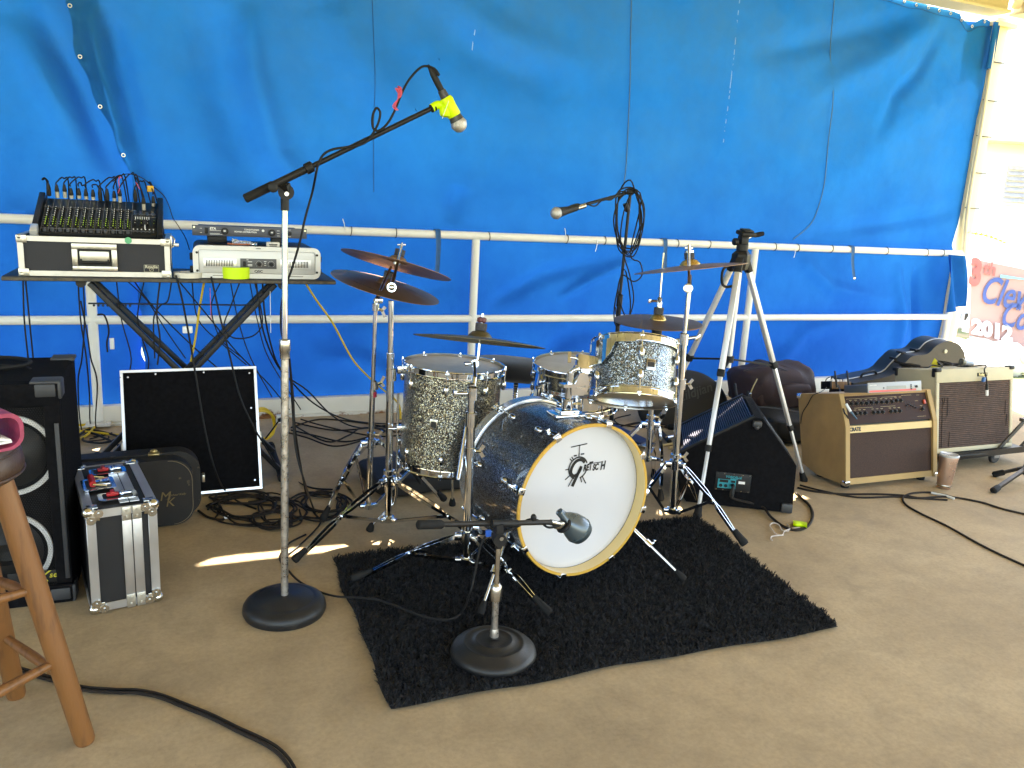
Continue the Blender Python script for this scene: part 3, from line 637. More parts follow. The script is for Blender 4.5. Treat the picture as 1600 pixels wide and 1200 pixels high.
def cymbal(name, label, c, n, R, m, bellm=None, bow=.035, top=True, felt=True, group=None, logo=None):
    c = Vector(c); t = thing(name, label, 'cymbal', tuple(c), 0, group)
    x, y, z = basis(n); R4 = Matrix((x, y, z)).transposed().to_4x4(); t.rotation_euler = R4.to_euler(); ROOTM[t.name] = Matrix.Translation(c) @ R4
    pr = []
    for i in range(15):
        u = i/14; r = R*(.19+.81*u); pr.append((r, -bow*((u)**1.6)*R*1.8))
    th = .0014
    pb = [(R*.19, 0.)]+pr[1:]
    g = G().lathe(pb+[(r, h-th) for r, h in reversed(pb)], (0, 0, 0), (0, 0, 1), 72, hint=(1, 0, 0))
    part('bow', g, m, t, L=True, sharp=50)
    bl = [(.006, .024), (R*.07, .0235), (R*.13, .018), (R*.175, .006), (R*.192, .0)]
    part('bell', G().lathe(bl+[(r, h-th) for r, h in reversed(bl)], (0, 0, .0001), (0, 0, 1), 40, hint=(1, 0, 0)), bellm or m, t, L=True, sharp=50)
    if felt: part('felt', G().lathe([(.005, .024), (.021, .024), (.021, .05), (.008, .051)], (0, 0, 0), (0, 0, 1), 16, hint=(1, 0, 0)), mat('grey_felt_'+name, (.06, .06, .065), .95, 0, .3, 200), t, L=True)
    if logo:
        for (a, s) in logo:
            text('logo', s, R*.11, Matrix.Rotation(a, 4, 'Z') @ Matrix.Translation((0, -R*.72, -bow*R*1.8*.55+.002)) , PRINT_B, t, .3, .0, .0002, 'CENTER', L=True)
    return t
def drum(name, label, c, ax, R, H, shell, nl, top_h, bot_h, cat='drum', hoopm=CHROME, bullet=True, phase=0., hint=None):
    """c = centre of the shell"""
    c = Vector(c); ax = Vector(ax).normalized(); t = thing(name, label, cat, (c.x, c.y, 0))
    x, y, z = basis(ax, hint)
    part('shell', G().lathe([(R, -H/2), (R, H/2), (R-.007, H/2), (R-.007, -H/2), (R, -H/2)], c, ax, 72), shell, t)
    for s, hm in ((1, top_h), (-1, bot_h)):
        o = c+ax*(s*(H/2)); part('drumhead', G().lathe([(0.0005, .004*s), (R-.004, .004*s), (R+.004, 0)], o, ax, 64), hm, t, sharp=50)
        b0 = R+.005; g = G().lathe([(b0, -.013*s), (b0+.005, -.015*s), (b0+.0055, -.012*s), (b0+.002, -.009*s), (b0+.0025, .009*s), (b0+.006, .012*s), (b0+.005, .015*s), (b0, .014*s), (b0-.001, -.013*s)], o, ax, 72)
        part('hoop', g, hoopm, t, sharp=30)
    for k in range(nl):
        a = 2*math.pi*k/nl+phase; d = x*math.cos(a)+y*math.sin(a); M = Matrix((d, ax.cross(d), ax)).transposed().to_4x4()
        for s in (1, -1):
            q = c+d*(R+.011)+ax*(s*(H/2-.055)); M.translation = V(0, 0, 0)
            lg = part('lug', G().ball(q-d*.002, .0105, (1.0, 1.05, 1.9), 14, 10, M.to_3x3()), hoopm, t)
            e = c+d*(R+.012)+ax*(s*(H/2+.012)); g = G().cyl(q, e, .0024, n=8).lathe([(.005, 0), (.005, .006), (.0035, .012)], e-ax*s*.004, ax*s, 8, True, True)
            g.box((0, 0, 0), (.016, .014, .004), .001, Matrix.Translation(e-d*.004-ax*s*.006) @ M)
            part('tension_rod', g, hoopm, t)
    return t, x, y, z
# ---- rug
a, b, c_, d_ = fl(517, 876), fl(1090, 812), fl(1305, 980), fl(612, 1118)
x0, x1, y0, y1 = .452, 2.005, 1.792, 2.70
rug = thing('shag_rug', 'black shag rug under the bass drum', 'rug', ((x0+x1)/2, (y0+y1)/2, 0))
def rug_edge(u, v): # slightly uneven outline
    wob = .005*math.sin(u*9)+.004*math.sin(u*23+1); wv = .004*math.sin(v*11)+.004*math.sin(v*19)
    X = x0+(x1-x0-.075+.095*v)*u+wv*(1-2*u)*-1; Yv = y0+(y1-y0)*v+wob*(2*v-1)-.012*u*(1-v)
    Z = .006+.010*max(0, noise.noise(V(u*4, v*3, 5)))
    return V(X, Yv, Z)
g = G().grid(rug_edge, 40, 26); n_ = len(g.v); g.v += [p-V(0, 0, .004) for p in g.v]
part('backing', g, mat('rug_backing', (.008, .008, .009), .95), rug)
rs = np.random.RandomState(5); NT = 90000
U = rs.rand(NT); W = rs.rand(NT)
base = np.array([tuple(rug_edge(u, v)) for u, v in zip(U, W)])-np.array([(x0+x1)/2, (y0+y1)/2, 0])
ang = rs.rand(NT)*2*np.pi; cl = np.array([noise.noise(V(p[0]*30, p[1]*30, 1)) for p in base]); cl2 = np.array([noise.noise(V(p[0]*30, p[1]*30, 8)) for p in base])
lean = np.stack([np.cos(ang)*.010+cl*.015, np.sin(ang)*.010+cl2*.015-.002], 1)
hh = .011+.012*rs.rand(NT)+.005*cl; wd = .0016; sx_ = -np.sin(ang)*wd; sy_ = np.cos(ang)*wd
lv = []
for t, k in ((0, 1.), (.55, 1.1), (1., .35)):
    cx = base[:, 0]+lean[:, 0]*t**1.6; cy = base[:, 1]+lean[:, 1]*t**1.6; cz = base[:, 2]+hh*t*(1-.15*t)
    lv.append(np.stack([cx-sx_*k, cy-sy_*k, cz], 1)); lv.append(np.stack([cx+sx_*k, cy+sy_*k, cz], 1))
vv = np.stack(lv, 1).reshape(-1, 3); idx = np.arange(NT)*6
ff = np.concatenate([np.stack([idx, idx+1, idx+3, idx+2], 1), np.stack([idx+2, idx+3, idx+5, idx+4], 1)])
me = bpy.data.meshes.new('pile'); me.vertices.add(len(vv)); me.vertices.foreach_set('co', vv.ravel()); me.loops.add(ff.size); me.loops.foreach_set('vertex_index', ff.ravel())
me.polygons.add(len(ff)); me.polygons.foreach_set('loop_start', np.arange(0, ff.size, 4)); me.polygons.foreach_set('loop_total', np.full(len(ff), 4)); me.update(); me.validate()
me.materials.append(mat('black_shag_yarn', (.006, .006, .0075), .85, 0, .5, 55, sheen=.08, spec=.2, col2=(.021, .022, .026), mask=(.42, .6), detail=2))
o = bpy.data.objects.new('pile', me); COL.objects.link(o); o.parent = rug; o['kind'] = 'stuff'
RZ = .022
# ---- bass drum
BYc = 2.235; BC = yp(915, 783, BYc); th_ = math.radians(9.5)
fn = V(math.sin(th_), -math.cos(th_), 0); bx = V(math.cos(th_), math.sin(th_), 0); bz = V(0, 0, 1); BR = .268; BL = .40
bd = thing('bass_drum', 'dark sparkle bass drum with white front head and amber hoop standing on the rug', 'bass drum', (BC.x, BC.y, RZ))
back = BC-fn*BL; SR = BR-.014
part('shell', G().lathe([(SR, .050), (SR, BL-.050), (SR-.008, BL-.050), (SR-.008, .050), (SR, .050)], BC, -fn, 96), SP_BASS, bd)
def hoop(o, ax, m1, m2, m3):
    h = part('hoop', G().lathe([(BR-.011, -.0), (BR-.002, -.001), (BR, .003), (BR, .0045)], o, ax, 96), m1, bd, sharp=50)
    part('hoop_inlay', G().lathe([(BR+.0004, .0046), (BR+.0004, .044), (BR-.004, .046), (BR-.011, .046)], o, ax, 96), m3, h, sharp=50)
    part('hoop_lining', G().lathe([(BR-.0112, 0), (BR-.0118, .004), (BR-.0118, .044), (BR-.0112, .044)], o, ax, 96), m2, h)
    return h
hoop(BC, -fn, AMBER, MAPLE, SP_BASS); SLH = mat('silver_lacquer_hoop', (.55, .56, .58), .25, .8, .05); hoop(back, fn, SLH, ALU, SLH)
part('hoop_inlay', G().lathe([(SR+.0006, .048), (SR+.004, .049), (SR+.004, .053), (SR+.0006, .054)], BC, -fn, 96), CHROME, bd)
part('front_head', G().lathe([(.0005, .044), (BR-.030, .044), (BR-.014, .0445), (BR-.0118, .046)], BC, -fn, 96), HEADW, bd, sharp=60)
part('batter_head', G().lathe([(.0005, .022), (BR-.012, .024)], back, fn, 64), HEADCO, bd)
# claws and T rods
for k in range(8):
    a = 2*math.pi*(k+.5)/8+.12; d = bx*math.cos(a)+bz*math.sin(a); tng = fn.cross(d)
    for (o, s) in ((BC, -1), (back, 1)):
        ax = fn*s
        M = Matrix((d, tng, ax)).transposed().to_4x4()
        g = G().box((0, 0, 0), (.008, .026, .052), .003, Matrix.Translation(o+d*(BR+.005)+ax*.022) @ M)
        g.box((0, 0, 0), (.018, .022, .006), .002, Matrix.Translation(o+d*(BR-.002)-ax*.003) @ M)
        g.box((0, 0, 0), (.022, .014, .01), .002, Matrix.Translation(o+d*(BR+.010)+ax*.048) @ M)
        part('claw_hook', g, CHROME, bd)
        q = o+d*(BR+.012)+ax*.01; e = o+d*(BR+.006)+ax*.10
        part('tension_rod', G().cyl(q-ax*.0, e, .003, n=8).bar(q-tng*.014-ax*.006, q+tng*.014-ax*.006, .005, .006), CHROME, bd)
        part('lug', G().ball(o+d*(SR+.010)+ax*.115, .011, (1., 1.05, 1.7), 14, 10, M.to_3x3()), CHROME, bd)
# front logo
HO = BC-fn*.0434
def lg_(px, py): q = hit(px, py, HO, fn); return q
lc = lg_(903, 731); RR = (lg_(903, 714.5)-lg_(903, 747.5)).length/2
M_ = planeM(HO, bx, bz)
def arc(c, r, a0, a1, wd, m=48):
    g = G(); v = []
    for i in range(m+1):
        a = math.radians(a0+(a1-a0)*i/m); d = bx*math.cos(a)+bz*math.sin(a); v += [c+d*(r-wd/2), c+d*(r+wd/2)]
    g.add([p+fn*.0012 for p in v], [(2*i, 2*i+1, 2*i+3, 2*i+2) for i in range(m)]); return g
def ink(g): return part('logo', g, PRINT_B, bd)
k_ = RR/.016
gl = arc(lc, RR, 20, 250, .0022*k_); gl2 = arc(lc, RR, -75, -10, .0022*k_); gl.add(gl2.v, gl2.f)
for (a, l) in ((135, .006), (180, .006), (125, .006), (215, .010), (240, .014), (-58, .014), (-70, .008), (90, .006)):
    d = bx*math.cos(math.radians(a))+bz*math.sin(math.radians(a)); gl.bar(lc+d*RR+fn*.0012, lc+d*(RR+l*k_)+fn*.0012, .0016*k_, .0004, fn)
sp = lc+bz*(RR+.002*k_)+fn*.0012
gl.bar(sp, sp+bz*.016*k_, .0012*k_, .0004, fn).bar(sp+bz*.0145*k_-bx*.015*k_, sp+bz*.0165*k_+bx*.013*k_, .0016*k_, .0004, fn)
gl.bar(sp+bz*.001*k_-bx*.009*k_, sp+bz*.001*k_-bx*.004*k_, .0022*k_, .0004, fn).bar(sp+bz*.002*k_+bx*.003*k_, sp+bz*.002*k_+bx*.009*k_, .0022*k_, .0004, fn); ink(gl)
gc = lc+fn*.0018; W_ = .0066*k_
def stroke(pts, w_):
    g = G(); P = spline([gc+bx*(x*k_)+bz*(y*k_) for x, y in pts], 6)
    for a_, b_ in zip(P, P[1:]): g.bar(a_, b_+(b_-a_)*.35, w_, .0004, fn)
    return part('logo', g, PRINT_B, bd)
stroke([(.011, .007), (.004, .012), (-.005, .010), (-.011, .002), (-.012, -.006), (-.007, -.011), (0, -.009), (.004, -.003), (.005, .001)], W_*.7)
stroke([(.0055, .002), (-.002, -.014), (-.008, -.026)], W_*.75)
tm_ = planeM(lg_(911, 732)+fn*.0012, bx+bz*.04, bz); text('logo_lettering', 'RE', .031, tm_, PRINT_B, bd, .25, .0014, .0002, sx=.66)
tm_ = planeM(lg_(919, 729.5)+fn*.0012, bx+bz*.04, bz); text('logo_lettering', 'T', .042, tm_, PRINT_B, bd, .25, .0014, .0002, sx=.6)
tm_ = planeM(lg_(925.5, 731)+fn*.0012, bx+bz*.04, bz); text('logo_lettering', 'SC', .031, tm_, PRINT_B, bd, .25, .0014, .0002, sx=.66)
tm_ = planeM(lg_(937.5, 728.5)+fn*.0012, bx+bz*.04, bz); text('logo_lettering', 'H', .042, tm_, PRINT_B, bd, .25, .0014, .0002, sx=.66)
ink(G().bar(lg_(920, 724.5)+fn*.0014, lg_(940, 721.5)+fn*.0014, .0012*k_, .0004, fn))
# spurs
spL0 = BC-fn*.16-bx*(SR+.0)*.80-bz*SR*.55
sl1 = fl(750, 960, RZ+.005)
for (p0, p1, lab) in ((BC-fn*.12-bx*SR*.86-bz*SR*.42, sl1, 'left'), (BC-fn*.12+bx*SR*.86-bz*SR*.42, fl(1070, 906, RZ+.005), 'right')):
    m_ = p0.lerp(p1, .5)
    sp_ = part('spur', G().cyl(p0, m_, .008, n=12).cyl(m_, p1.lerp(p0, .08), .0048, n=10), CHROME, bd)
    dd = (p1-p0).normalized()
    part('spur_clamp', G().lathe([(.008, -.014), (.0135, -.012), (.0135, .012), (.008, .014)], m_, dd, 12).cyl(m_, m_+bx*.03, .004, n=8).box(tuple(m_+bx*.03), (.01, .01, .02), .003), CHROME, sp_)
    part('rubber_tip', G().lathe([(.006, -.045), (.009, -.04), (.013, -.01), (.011, 0), (.003, .001)], p1, dd, 12), RUBBER, sp_)
    d = (p0-BC); d = (d-fn*d.dot(fn)).normalized(); M = Matrix((d, fn.cross(d), fn)).transposed().to_4x4()
    part('spur_bracket', G().lathe([(.03, 0), (.03, .006), (.022, .014), (.012, .022), (.002, .024)], p0-d*.012, d, 20), CHROME, sp_)
# tom holder
TB = hit(886, 655, BC-fn*.17, fn); TB = V(BC.x-fn.x*.17-.015, BC.y-fn.y*.17, BC.z+SR)
TP = yp(886, 640, TB.y); TT = yp(885, 582, TB.y)
TP = V(TP.x, TB.y, TB.z); TT.x = TP.x+.004
th = part('holder_base', G().box(tuple(TP+V(0, 0, .004)), (.12, .085, .012), .005).box(tuple(TP+V(0, 0, .014)), (.07, .055, .014), .004), CHROME, bd)
part('holder_post', G().cyl(TP, TT, .0125, n=18), CHROME, th)
part('holder_collar', G().lathe([(.013, -.02), (.02, -.018), (.02, .018), (.013, .02)], TP+V(0, 0, .04), (0, 0, 1), 16).cyl(TP+V(0, 0, .04), TP+V(.045, -.01, .042), .005, n=8).bar(TP+V(.045, -.01, .03), TP+V(.045, -.01, .056), .012, .005), CHROME, th)
# ---- rack tom
vdir = V(.52, .854, 0); TN = (V(0, 0, 1)*math.cos(math.radians(24))+vdir*math.sin(math.radians(24))-V(.854, -.52, 0)*.03).normalized()
RC = dp(990, 582, 2.93)
rt, rx, ry, rz_ = drum('rack_tom', 'silver blue sparkle rack tom, tinted for cool light, tilted back above the bass drum', RC, TN, .152, .19, SP_RACK, 6, HEADCO, HEADC, 'tom drum', phase=math.radians(65), hint=(0, 1, 0))
dcam = (CAM-RC); dcam = (dcam-TN*dcam.dot(TN)).normalized()
def on_tom(ang, h, r=.153):
    a = math.radians(ang); d = dcam*math.cos(a)+TN.cross(dcam)*math.sin(a); return RC+d*r+TN*h, d
q, d = on_tom(22, .0); Mb = planeM(q+d*.002, TN.cross(d), TN)
part('badge', G().box((0, 0, 0), (.034, .040, .002), .001, Mb), CHROME2, rt); part('badge_print', G().box((0, 0, .0015), (.026, .018, .001), 0, Mb), PRINT_B, rt)
text('badge_lettering', 'GRETSCH', .0065, Mb @ Matrix.Translation((0, .013, .0016)), PRINT_B, rt, 0, .0001, .0001, 'CENTER')
# suspension mount plate across the front top and left side
gm = G(); pts = []
for i in range(13):
    a = -72+i*6; q, d = on_tom(a, .055+.0*i, .166); pts.append((q, d, a))
for (q, d, a), (q2, d2, a2) in zip(pts, pts[1:]):
    lo = -.03 if a > -30 else (-.03-.05*min(1, (-30-a)/12)); lo2 = -.03 if a2 > -30 else (-.03-.05*min(1, (-30-a2)/12))
    up_ = .032; k1 = .25 if a > -30 else .7; k2 = .25 if a2 > -30 else .7; gm.prism([q+TN*(.018 if a > -30 else lo*.7), q2+TN*(.018 if a2 > -30 else lo2*.7), q2+TN*up_, q+TN*up_], d*.004)
part('suspension_plate', gm, CHROME, rt)
bq, bd_ = on_tom(-66, .0, .185); TTm = TT+V(0, 0, 0)
g = G().box((0, 0, 0), (.03, .075, .08), .008, planeM(bq, TN.cross(bd_), TN)).box((0, 0, 0), (.022, .05, .035), .006, planeM(bq+bd_*.03-TN*.03, TN.cross(bd_), TN))
g.tube([bq-TN*.02, bq-TN*.06+bd_*.01, bq-TN*.085+bd_*.02, TT+V(.03, 0, .01), TT+V(0, 0, .0)], .0085, 10)
g.cyl(bq+bd_*.02+TN*.02, bq+bd_*.065+TN*.02, .006, n=10).bar(bq+bd_*.066+TN*.0, bq+bd_*.066+TN*.04, .012, .006)
part('mount_bracket', g, CHROME, rt)
hp = [hit(x_, y_, TT+V(0, -.02, 0), fn) for x_, y_ in ((881, 601), (899, 600), (906, 583), (918, 584), (921, 596), (918, 610), (912, 618), (893, 618), (893, 606), (881, 606))]
part('holder_casting', G().prism(hp, -fn*.03), CHROME, bd, 'cast bracket on the tom holder')
text('casting_lettering', 'Gretsch', .013, planeM(hit(901, 606, TT+V(0, -.022, 0), fn)+fn*.002, bx, bz), CHROME2, bd, .3, .0, .0002)
# ---- floor tom
FC = dp(704, 646, 3.12); ftn = (V(0, 0, 1)+V(.035, .0, 0)).normalized()
ft, fx, fy, fz = drum('floor_tom', 'gold and silver sparkle floor tom, tinted for warm light, left of the bass drum', FC, ftn, .187, .375, SP_FLOOR, 8, HEADCO, HEADC, 'tom drum', phase=.35)
dc = (CAM-FC); dc = (dc-ftn*dc.dot(ftn)).normalized()
def on_ft(ang, h, r=.188):
    a = math.radians(ang); d = dc*math.cos(a)+ftn.cross(dc)*math.sin(a); return FC+d*r+ftn*h, d
q, d = on_ft(-18, .0); Mb = planeM(q+d*.002, ftn.cross(d), ftn)
part('badge', G().box((0, 0, 0), (.030, .040, .002), .001, Mb), CHROME2, ft); part('badge_print', G().box((0, 0, .0015), (.02, .022, .001), 0, Mb), PRINT_B, ft)
for (ang, foot) in ((-75, fl(577, 830)), (62, fl(742, 796)), (175, None)):
    q, d = on_ft(ang, -.06, .205)
    if foot is None: foot = V(q.x+d.x*.05, q.y+d.y*.05, 0)
    kn = V(q.x, q.y, .16); f2 = foot+V(0, 0, .012)
    lg = part('leg', G().tube([q+V(0, 0, .14), q, kn, kn.lerp(f2, .25)+V(0, 0, -.02), f2], .0048, 10, 5), CHROME, ft)
    part('rubber_foot', G().lathe([(.006, -.035), (.010, -.03), (.0155, -.008), (.0145, .0), (.003, .001)], f2-V(0, 0, .01), (f2-kn).normalized()+V(0, 0, -.8), 12), RUBBER, lg)
    part('leg_bracket', G().box((0, 0, 0), (.03, .03, .026), .005, planeM(q-d*.008, ftn.cross(d), ftn)).cyl(q, q+d*.035, .006, n=10).bar(q+d*.035-ftn*.02, q+d*.035+ftn*.02, .01, .005), CHROME, lg)
# ---- snare drum
SC_ = dp(899, 600, 3.45); sn_n = (V(0, 0, 1)-V(.04, .06, 0)).normalized()
sn, sx1, sy1, sz1 = drum('snare_drum', 'polished chrome snare drum behind the bass drum', SC_, sn_n, .178, .165, CHROME, 8, HEADCO, HEADC, 'snare drum', phase=.2)
part('shell_bead', G().torus(SC_+sn_n*.006, sn_n, .1785, .0022, 72, 6).torus(SC_-sn_n*.006, sn_n, .1785, .0022, 72, 6).torus(SC_, sn_n, .1785, .0016, 72, 6), CHROME, sn)
dc = (CAM-SC_); dc = (dc-sn_n*dc.dot(sn_n)).normalized(); d = dc*math.cos(-.8)+sn_n.cross(dc)*math.sin(-.8); q = SC_+d*.192
part('strainer', G().box((0, 0, 0), (.03, .07, .02), .004, planeM(q, sn_n.cross(d), sn_n)).cyl(q+sn_n*.02, q+sn_n*.02+d*.03, .008, n=12).box((0, 0, 0), (.012, .05, .01), .003, planeM(q+d*.018-sn_n*.01, sn_n.cross(d), sn_n)), CHROME2, sn)
d = dc*math.cos(.05)+sn_n.cross(dc)*math.sin(-.12); q = SC_+d*.188-sn_n*.045
part('butt_plate', G().box((0, 0, 0), (.04, .035, .016), .004, planeM(q, sn_n.cross(d), sn_n)), CHROME2, sn)
# snare stand
SB = V(SC_.x+.01, SC_.y+.03, 0)
ss = thing('snare_stand', 'chrome snare drum basket stand with red cloth behind the bass drum', 'stand', tuple(SB))
sz0 = SC_.z-.12
tripod(ss, SB, SB+V(0, 0, sz0), .26, .06, [tuple(SB+V(.27*math.cos(a), .27*math.sin(a), .01)) for a in (.4, 2.5, 4.6)], .012)
for a in (.3, 2.4, 4.5):
    d = V(math.cos(a), math.sin(a), 0); part('basket_arm', G().tube([SB+V(0, 0, sz0-.02), SB+d*.1+V(0, 0, sz0-.015), SB+d*.185+V(0, 0, sz0+.01), SB+d*.195+V(0, 0, sz0+.04)], .006, 8), CHROME, ss)
p = dp(873, 636, 3.33)
g = G().grid(lambda u, v: p+bx*((u-.5)*.19)+V(0, .0, -.012+.028*v+.006*math.sin(u*9))+V(0, .04*v, 0), 14, 4)
part('red_cloth', g, mat('red_cloth', (.6, .015, .02), .8, 0, .2, 40), ss, sharp=180)
# ---- cymbals and stands
def wing(root, p, axis): collar(root, p, axis, .017, .03, RT)
# stand A: crash front left
AB = V(.715, 2.90, 0); AT = yp(611, 470, 2.90); bl = yp(607, 815, 2.90); AB = V(bl.x, 2.90, 0); 
sa = thing('cymbal_stand', 'chrome cymbal stand nearest the tall microphone stand, in front of the floor tom', 'stand', tuple(AB), 0, 'chrome cymbal stands')
at = tripod(sa, bl, AT, yp(608, 751, 2.9).z, bl.z+.012, [tuple(fl(460, 880, .012)), tuple(fl(792, 880, RZ+.01)), (.78, 3.26, .012)], .0145, pt=.72)
T2 = at(.70); pole(sa, T2, AT, .0105); collar(sa, yp(611, 585, 2.9), AT-bl, .02, .05, None); part('memory_lock', G().box(tuple(yp(627, 577, 2.9)), (.035, .03, .03), .004), CHROME, sa)
CA = dp(621, 409, 3.22); nA = disc_n(620, 410, 15.6, -.10)
J = yp(612, 449, 2.9); JT = CA-nA*.03
part('tilter', G().ball(J, .015).lathe([(.017, -.012), (.017, .012)], J, -ray(612, 449), 18, True, True).cyl(J, CA+nA*.075, .0055, n=10).cyl(J, J.lerp(JT, .6), .009, n=12).lathe([(.014, 0), (.016, .008), (.006, .012)], CA-nA*.012, nA, 12), CHROME, sa)
part('washer', G().lathe([(.001, -.0125), (.012, -.0125)], J, ray(612, 449), 18), RUBBER, sa)
part('wing_nut', G().cyl(CA+nA*.052, CA+nA*.075, .007, n=10).box((0, 0, 0), (.035, .006, .014), .002, planeM(CA+nA*.07, RT, nA)), CHROME, sa)
cymbal('crash_cymbal', 'worn bronze crash cymbal seen from beneath, highest on the left of the kit', CA, nA, .226, CY1, CY1, group='cymbals of the kit')
# stand B
BY_ = 3.04; b0_ = yp(576, 786, BY_); b1_ = yp(587, 470, BY_)
sb_ = thing('cymbal_stand', 'chrome cymbal stand with red tape round its thin pole behind the left front stand', 'stand', (b0_.x, BY_, 0), 0, 'chrome cymbal stands')
hb = yp(582, 692, BY_).z
at = tripod(sb_, V(b0_.x, BY_, .03), b1_, hb, .06, [tuple(fl(505, 815, .012)), tuple(fl(694, 784, .012)), tuple(fl(537, 750, .012))], .0115, pt=.55)
pole(sb_, at(.5), b1_, .0085); part('red_tape_ring', G().cyl(yp(584, 612, BY_), yp(584, 620, BY_), .0122, n=16), mat('red_tape', (.45, .02, .06), .5), sb_)
collar(sb_, yp(585, 602, BY_), V(0, 0, 1), .016, .035, RT+V(0, 0, .4)); collar(sb_, yp(587, 480, BY_), V(0, 0, 1), .015, .03, RT+V(0, 0, -.5))
CB = dp(604, 443, 3.28); nB = disc_n(604, 445, 15.6, .17)
part('tilter', G().cyl(b1_, CB+nB*.07, .0055, n=10).cyl(b1_, b1_.lerp(CB, .6), .010, n=12).box(tuple(b1_+V(.012, 0, 0)), (.03, .02, .02), .004), CHROME, sb_)
cymbal('crash_cymbal', 'reddish bronze crash cymbal showing its top, tucked under the highest left cymbal', CB, nB, .226, CY3, CY1, group='cymbals of the kit', logo=((-2.2, 'CRASH'), (.8, 'A Custom')))
# stand C: ride
cb = yp(729, 880, 2.36); CY_ = 2.36; ct_ = yp(736, 655, CY_)
sc_ = thing('cymbal_stand', 'chrome cymbal stand on the front left corner of the rug with a slanted boom tube', 'stand', (cb.x, CY_, RZ), 0, 'chrome cymbal stands')
at = tripod(sc_, cb, ct_, yp(732, 838, CY_).z, yp(730, 875, CY_).z, [tuple(fl(552, 908, RZ+.012)), tuple(fl(858, 962, RZ+.012)), tuple(fl(812, 846, RZ+.01))], .0145, foot_l=.075, foot_r=.014)
t3 = yp(737, 600, CY_); pole(sc_, ct_, t3, .0115); collar(sc_, ct_, V(0, 0, 1), .019, .05, None); collar(sc_, yp(735, 705, CY_), V(0, 0, 1), .018, .03, RT)
bA, bB = dp(716, 748, 2.62), dp(742, 590, 2.70)
part('boom_tube', G().cyl(bA, bB, .0085, n=14).cyl(bA, bA+(bA-bB).normalized()*.004, .0065, n=12), CHROME, sc_, 'slanted bright boom tube')
wj = yp(738, 615, CY_-.01)
part('boom_clamp', G().lathe([(.012, -.022), (.017, -.02), (.017, .02), (.012, .022)], wj, (0, 0, 1), 14).cyl(wj-RT*.055, wj+RT*.012, .006, n=10).box(tuple(wj-RT*.055), (.012, .012, .022), .003), CHROME, sc_)
CC = dp(750, 527, 2.86); nC = disc_n(750, 530, 6.2, -.035)
jt = CC-nC*.075
part('tilter', G().cyl(bB, jt+V(-.012, 0, -.015), .0065, n=10).lathe([(.014, -.010), (.014, .010)], jt+V(-.01, 0, -.02), -ray(740, 575), 18, True, True).tube([jt+V(-.01, 0, -.02), jt+V(0, 0, .0), CC-nC*.02, CC+nC*.085], .0058, 10).box(tuple(jt+V(-.03, 0, -.02)), (.04, .02, .014), .004), CHROME, sc_)
part('wing_nut', G().lathe([(.012, 0), (.018, .004), (.018, .016), (.01, .02)], CC+nC*.052, nC, 8), mat('dark_red_nut', (.12, .03, .03), .5), sc_)
cymbal('ride_cymbal', 'dark olive bronze ride cymbal nearly level over the floor tom', CC, nC, .236, CY2, CY2, group='cymbals of the kit')
# stand D: right crash
DY = 2.66; d0 = yp(1050, 803, DY); d1 = yp(1068, 530, DY); d2 = yp(1077, 450, DY)
sd_ = thing('cymbal_stand', 'chrome cymbal stand right of the bass drum with a foot reaching past the rug', 'stand', (d0.x, DY, 0), 0, 'chrome cymbal stands')
d0.z = max(d0.z, .03)
at = tripod(sd_, d0, d1, yp(1058, 725, DY).z, yp(1051, 797, DY).z, [tuple(fl(1163, 855, .012)), tuple(fl(985, 812, .03)), tuple(fl(1092, 786, .012))], .0145, foot_l=.07, foot_r=.018)
collar(sd_, yp(1064, 600, DY), V(0, 0, 1), .02, .045, RT); pole(sd_, d1, d2, .0095); 
g = G().lathe([(.012, -.025), (.02, -.022), (.02, .022), (.012, .025)], d1, (0, 0, 1), 14)
for s in (-1, 1): g.cyl(d1, d1+RT*s*.05+V(0, 0, .008*s), .007, n=10); g.box((0, 0, 0), (.014, .012, .03), .004, Matrix.Translation(d1+RT*s*.055+V(0, 0, .008*s)) @ Matrix.Rotation(.6*s, 4, 'Y'))
part('boom_clamp', g, CHROME, sd_)
CD = dp(1078, 414, 3.32); nD = disc_n(1078, 415, -5.6, .02)
part('tilter', G().lathe([(.018, -.011), (.018, .011), (.012, .012)], d2+V(-.012, -.01, .0), -ray(1074, 445), 20, True, True).cyl(d2, CD+nD*.08, .0055, n=10).cyl(d2, d2.lerp(CD, .5), .009, n=12), CHROME, sd_)
part('wing_nut', G().lathe([(.02, .0), (.02, .008), (.012, .012)], CD+nD*.05, nD, 14).cyl(CD+nD*.06, CD+nD*.08, .008, n=10).box((0, 0, 0), (.035, .01, .012), .003, planeM(CD+nD*.07, RT, nD)), CHROME, sd_)
cymbal('crash_cymbal', 'thin bronze crash cymbal with a golden bell, highest on the right of the kit', CD, nD, .232, CY1, CYB, group='cymbals of the kit')
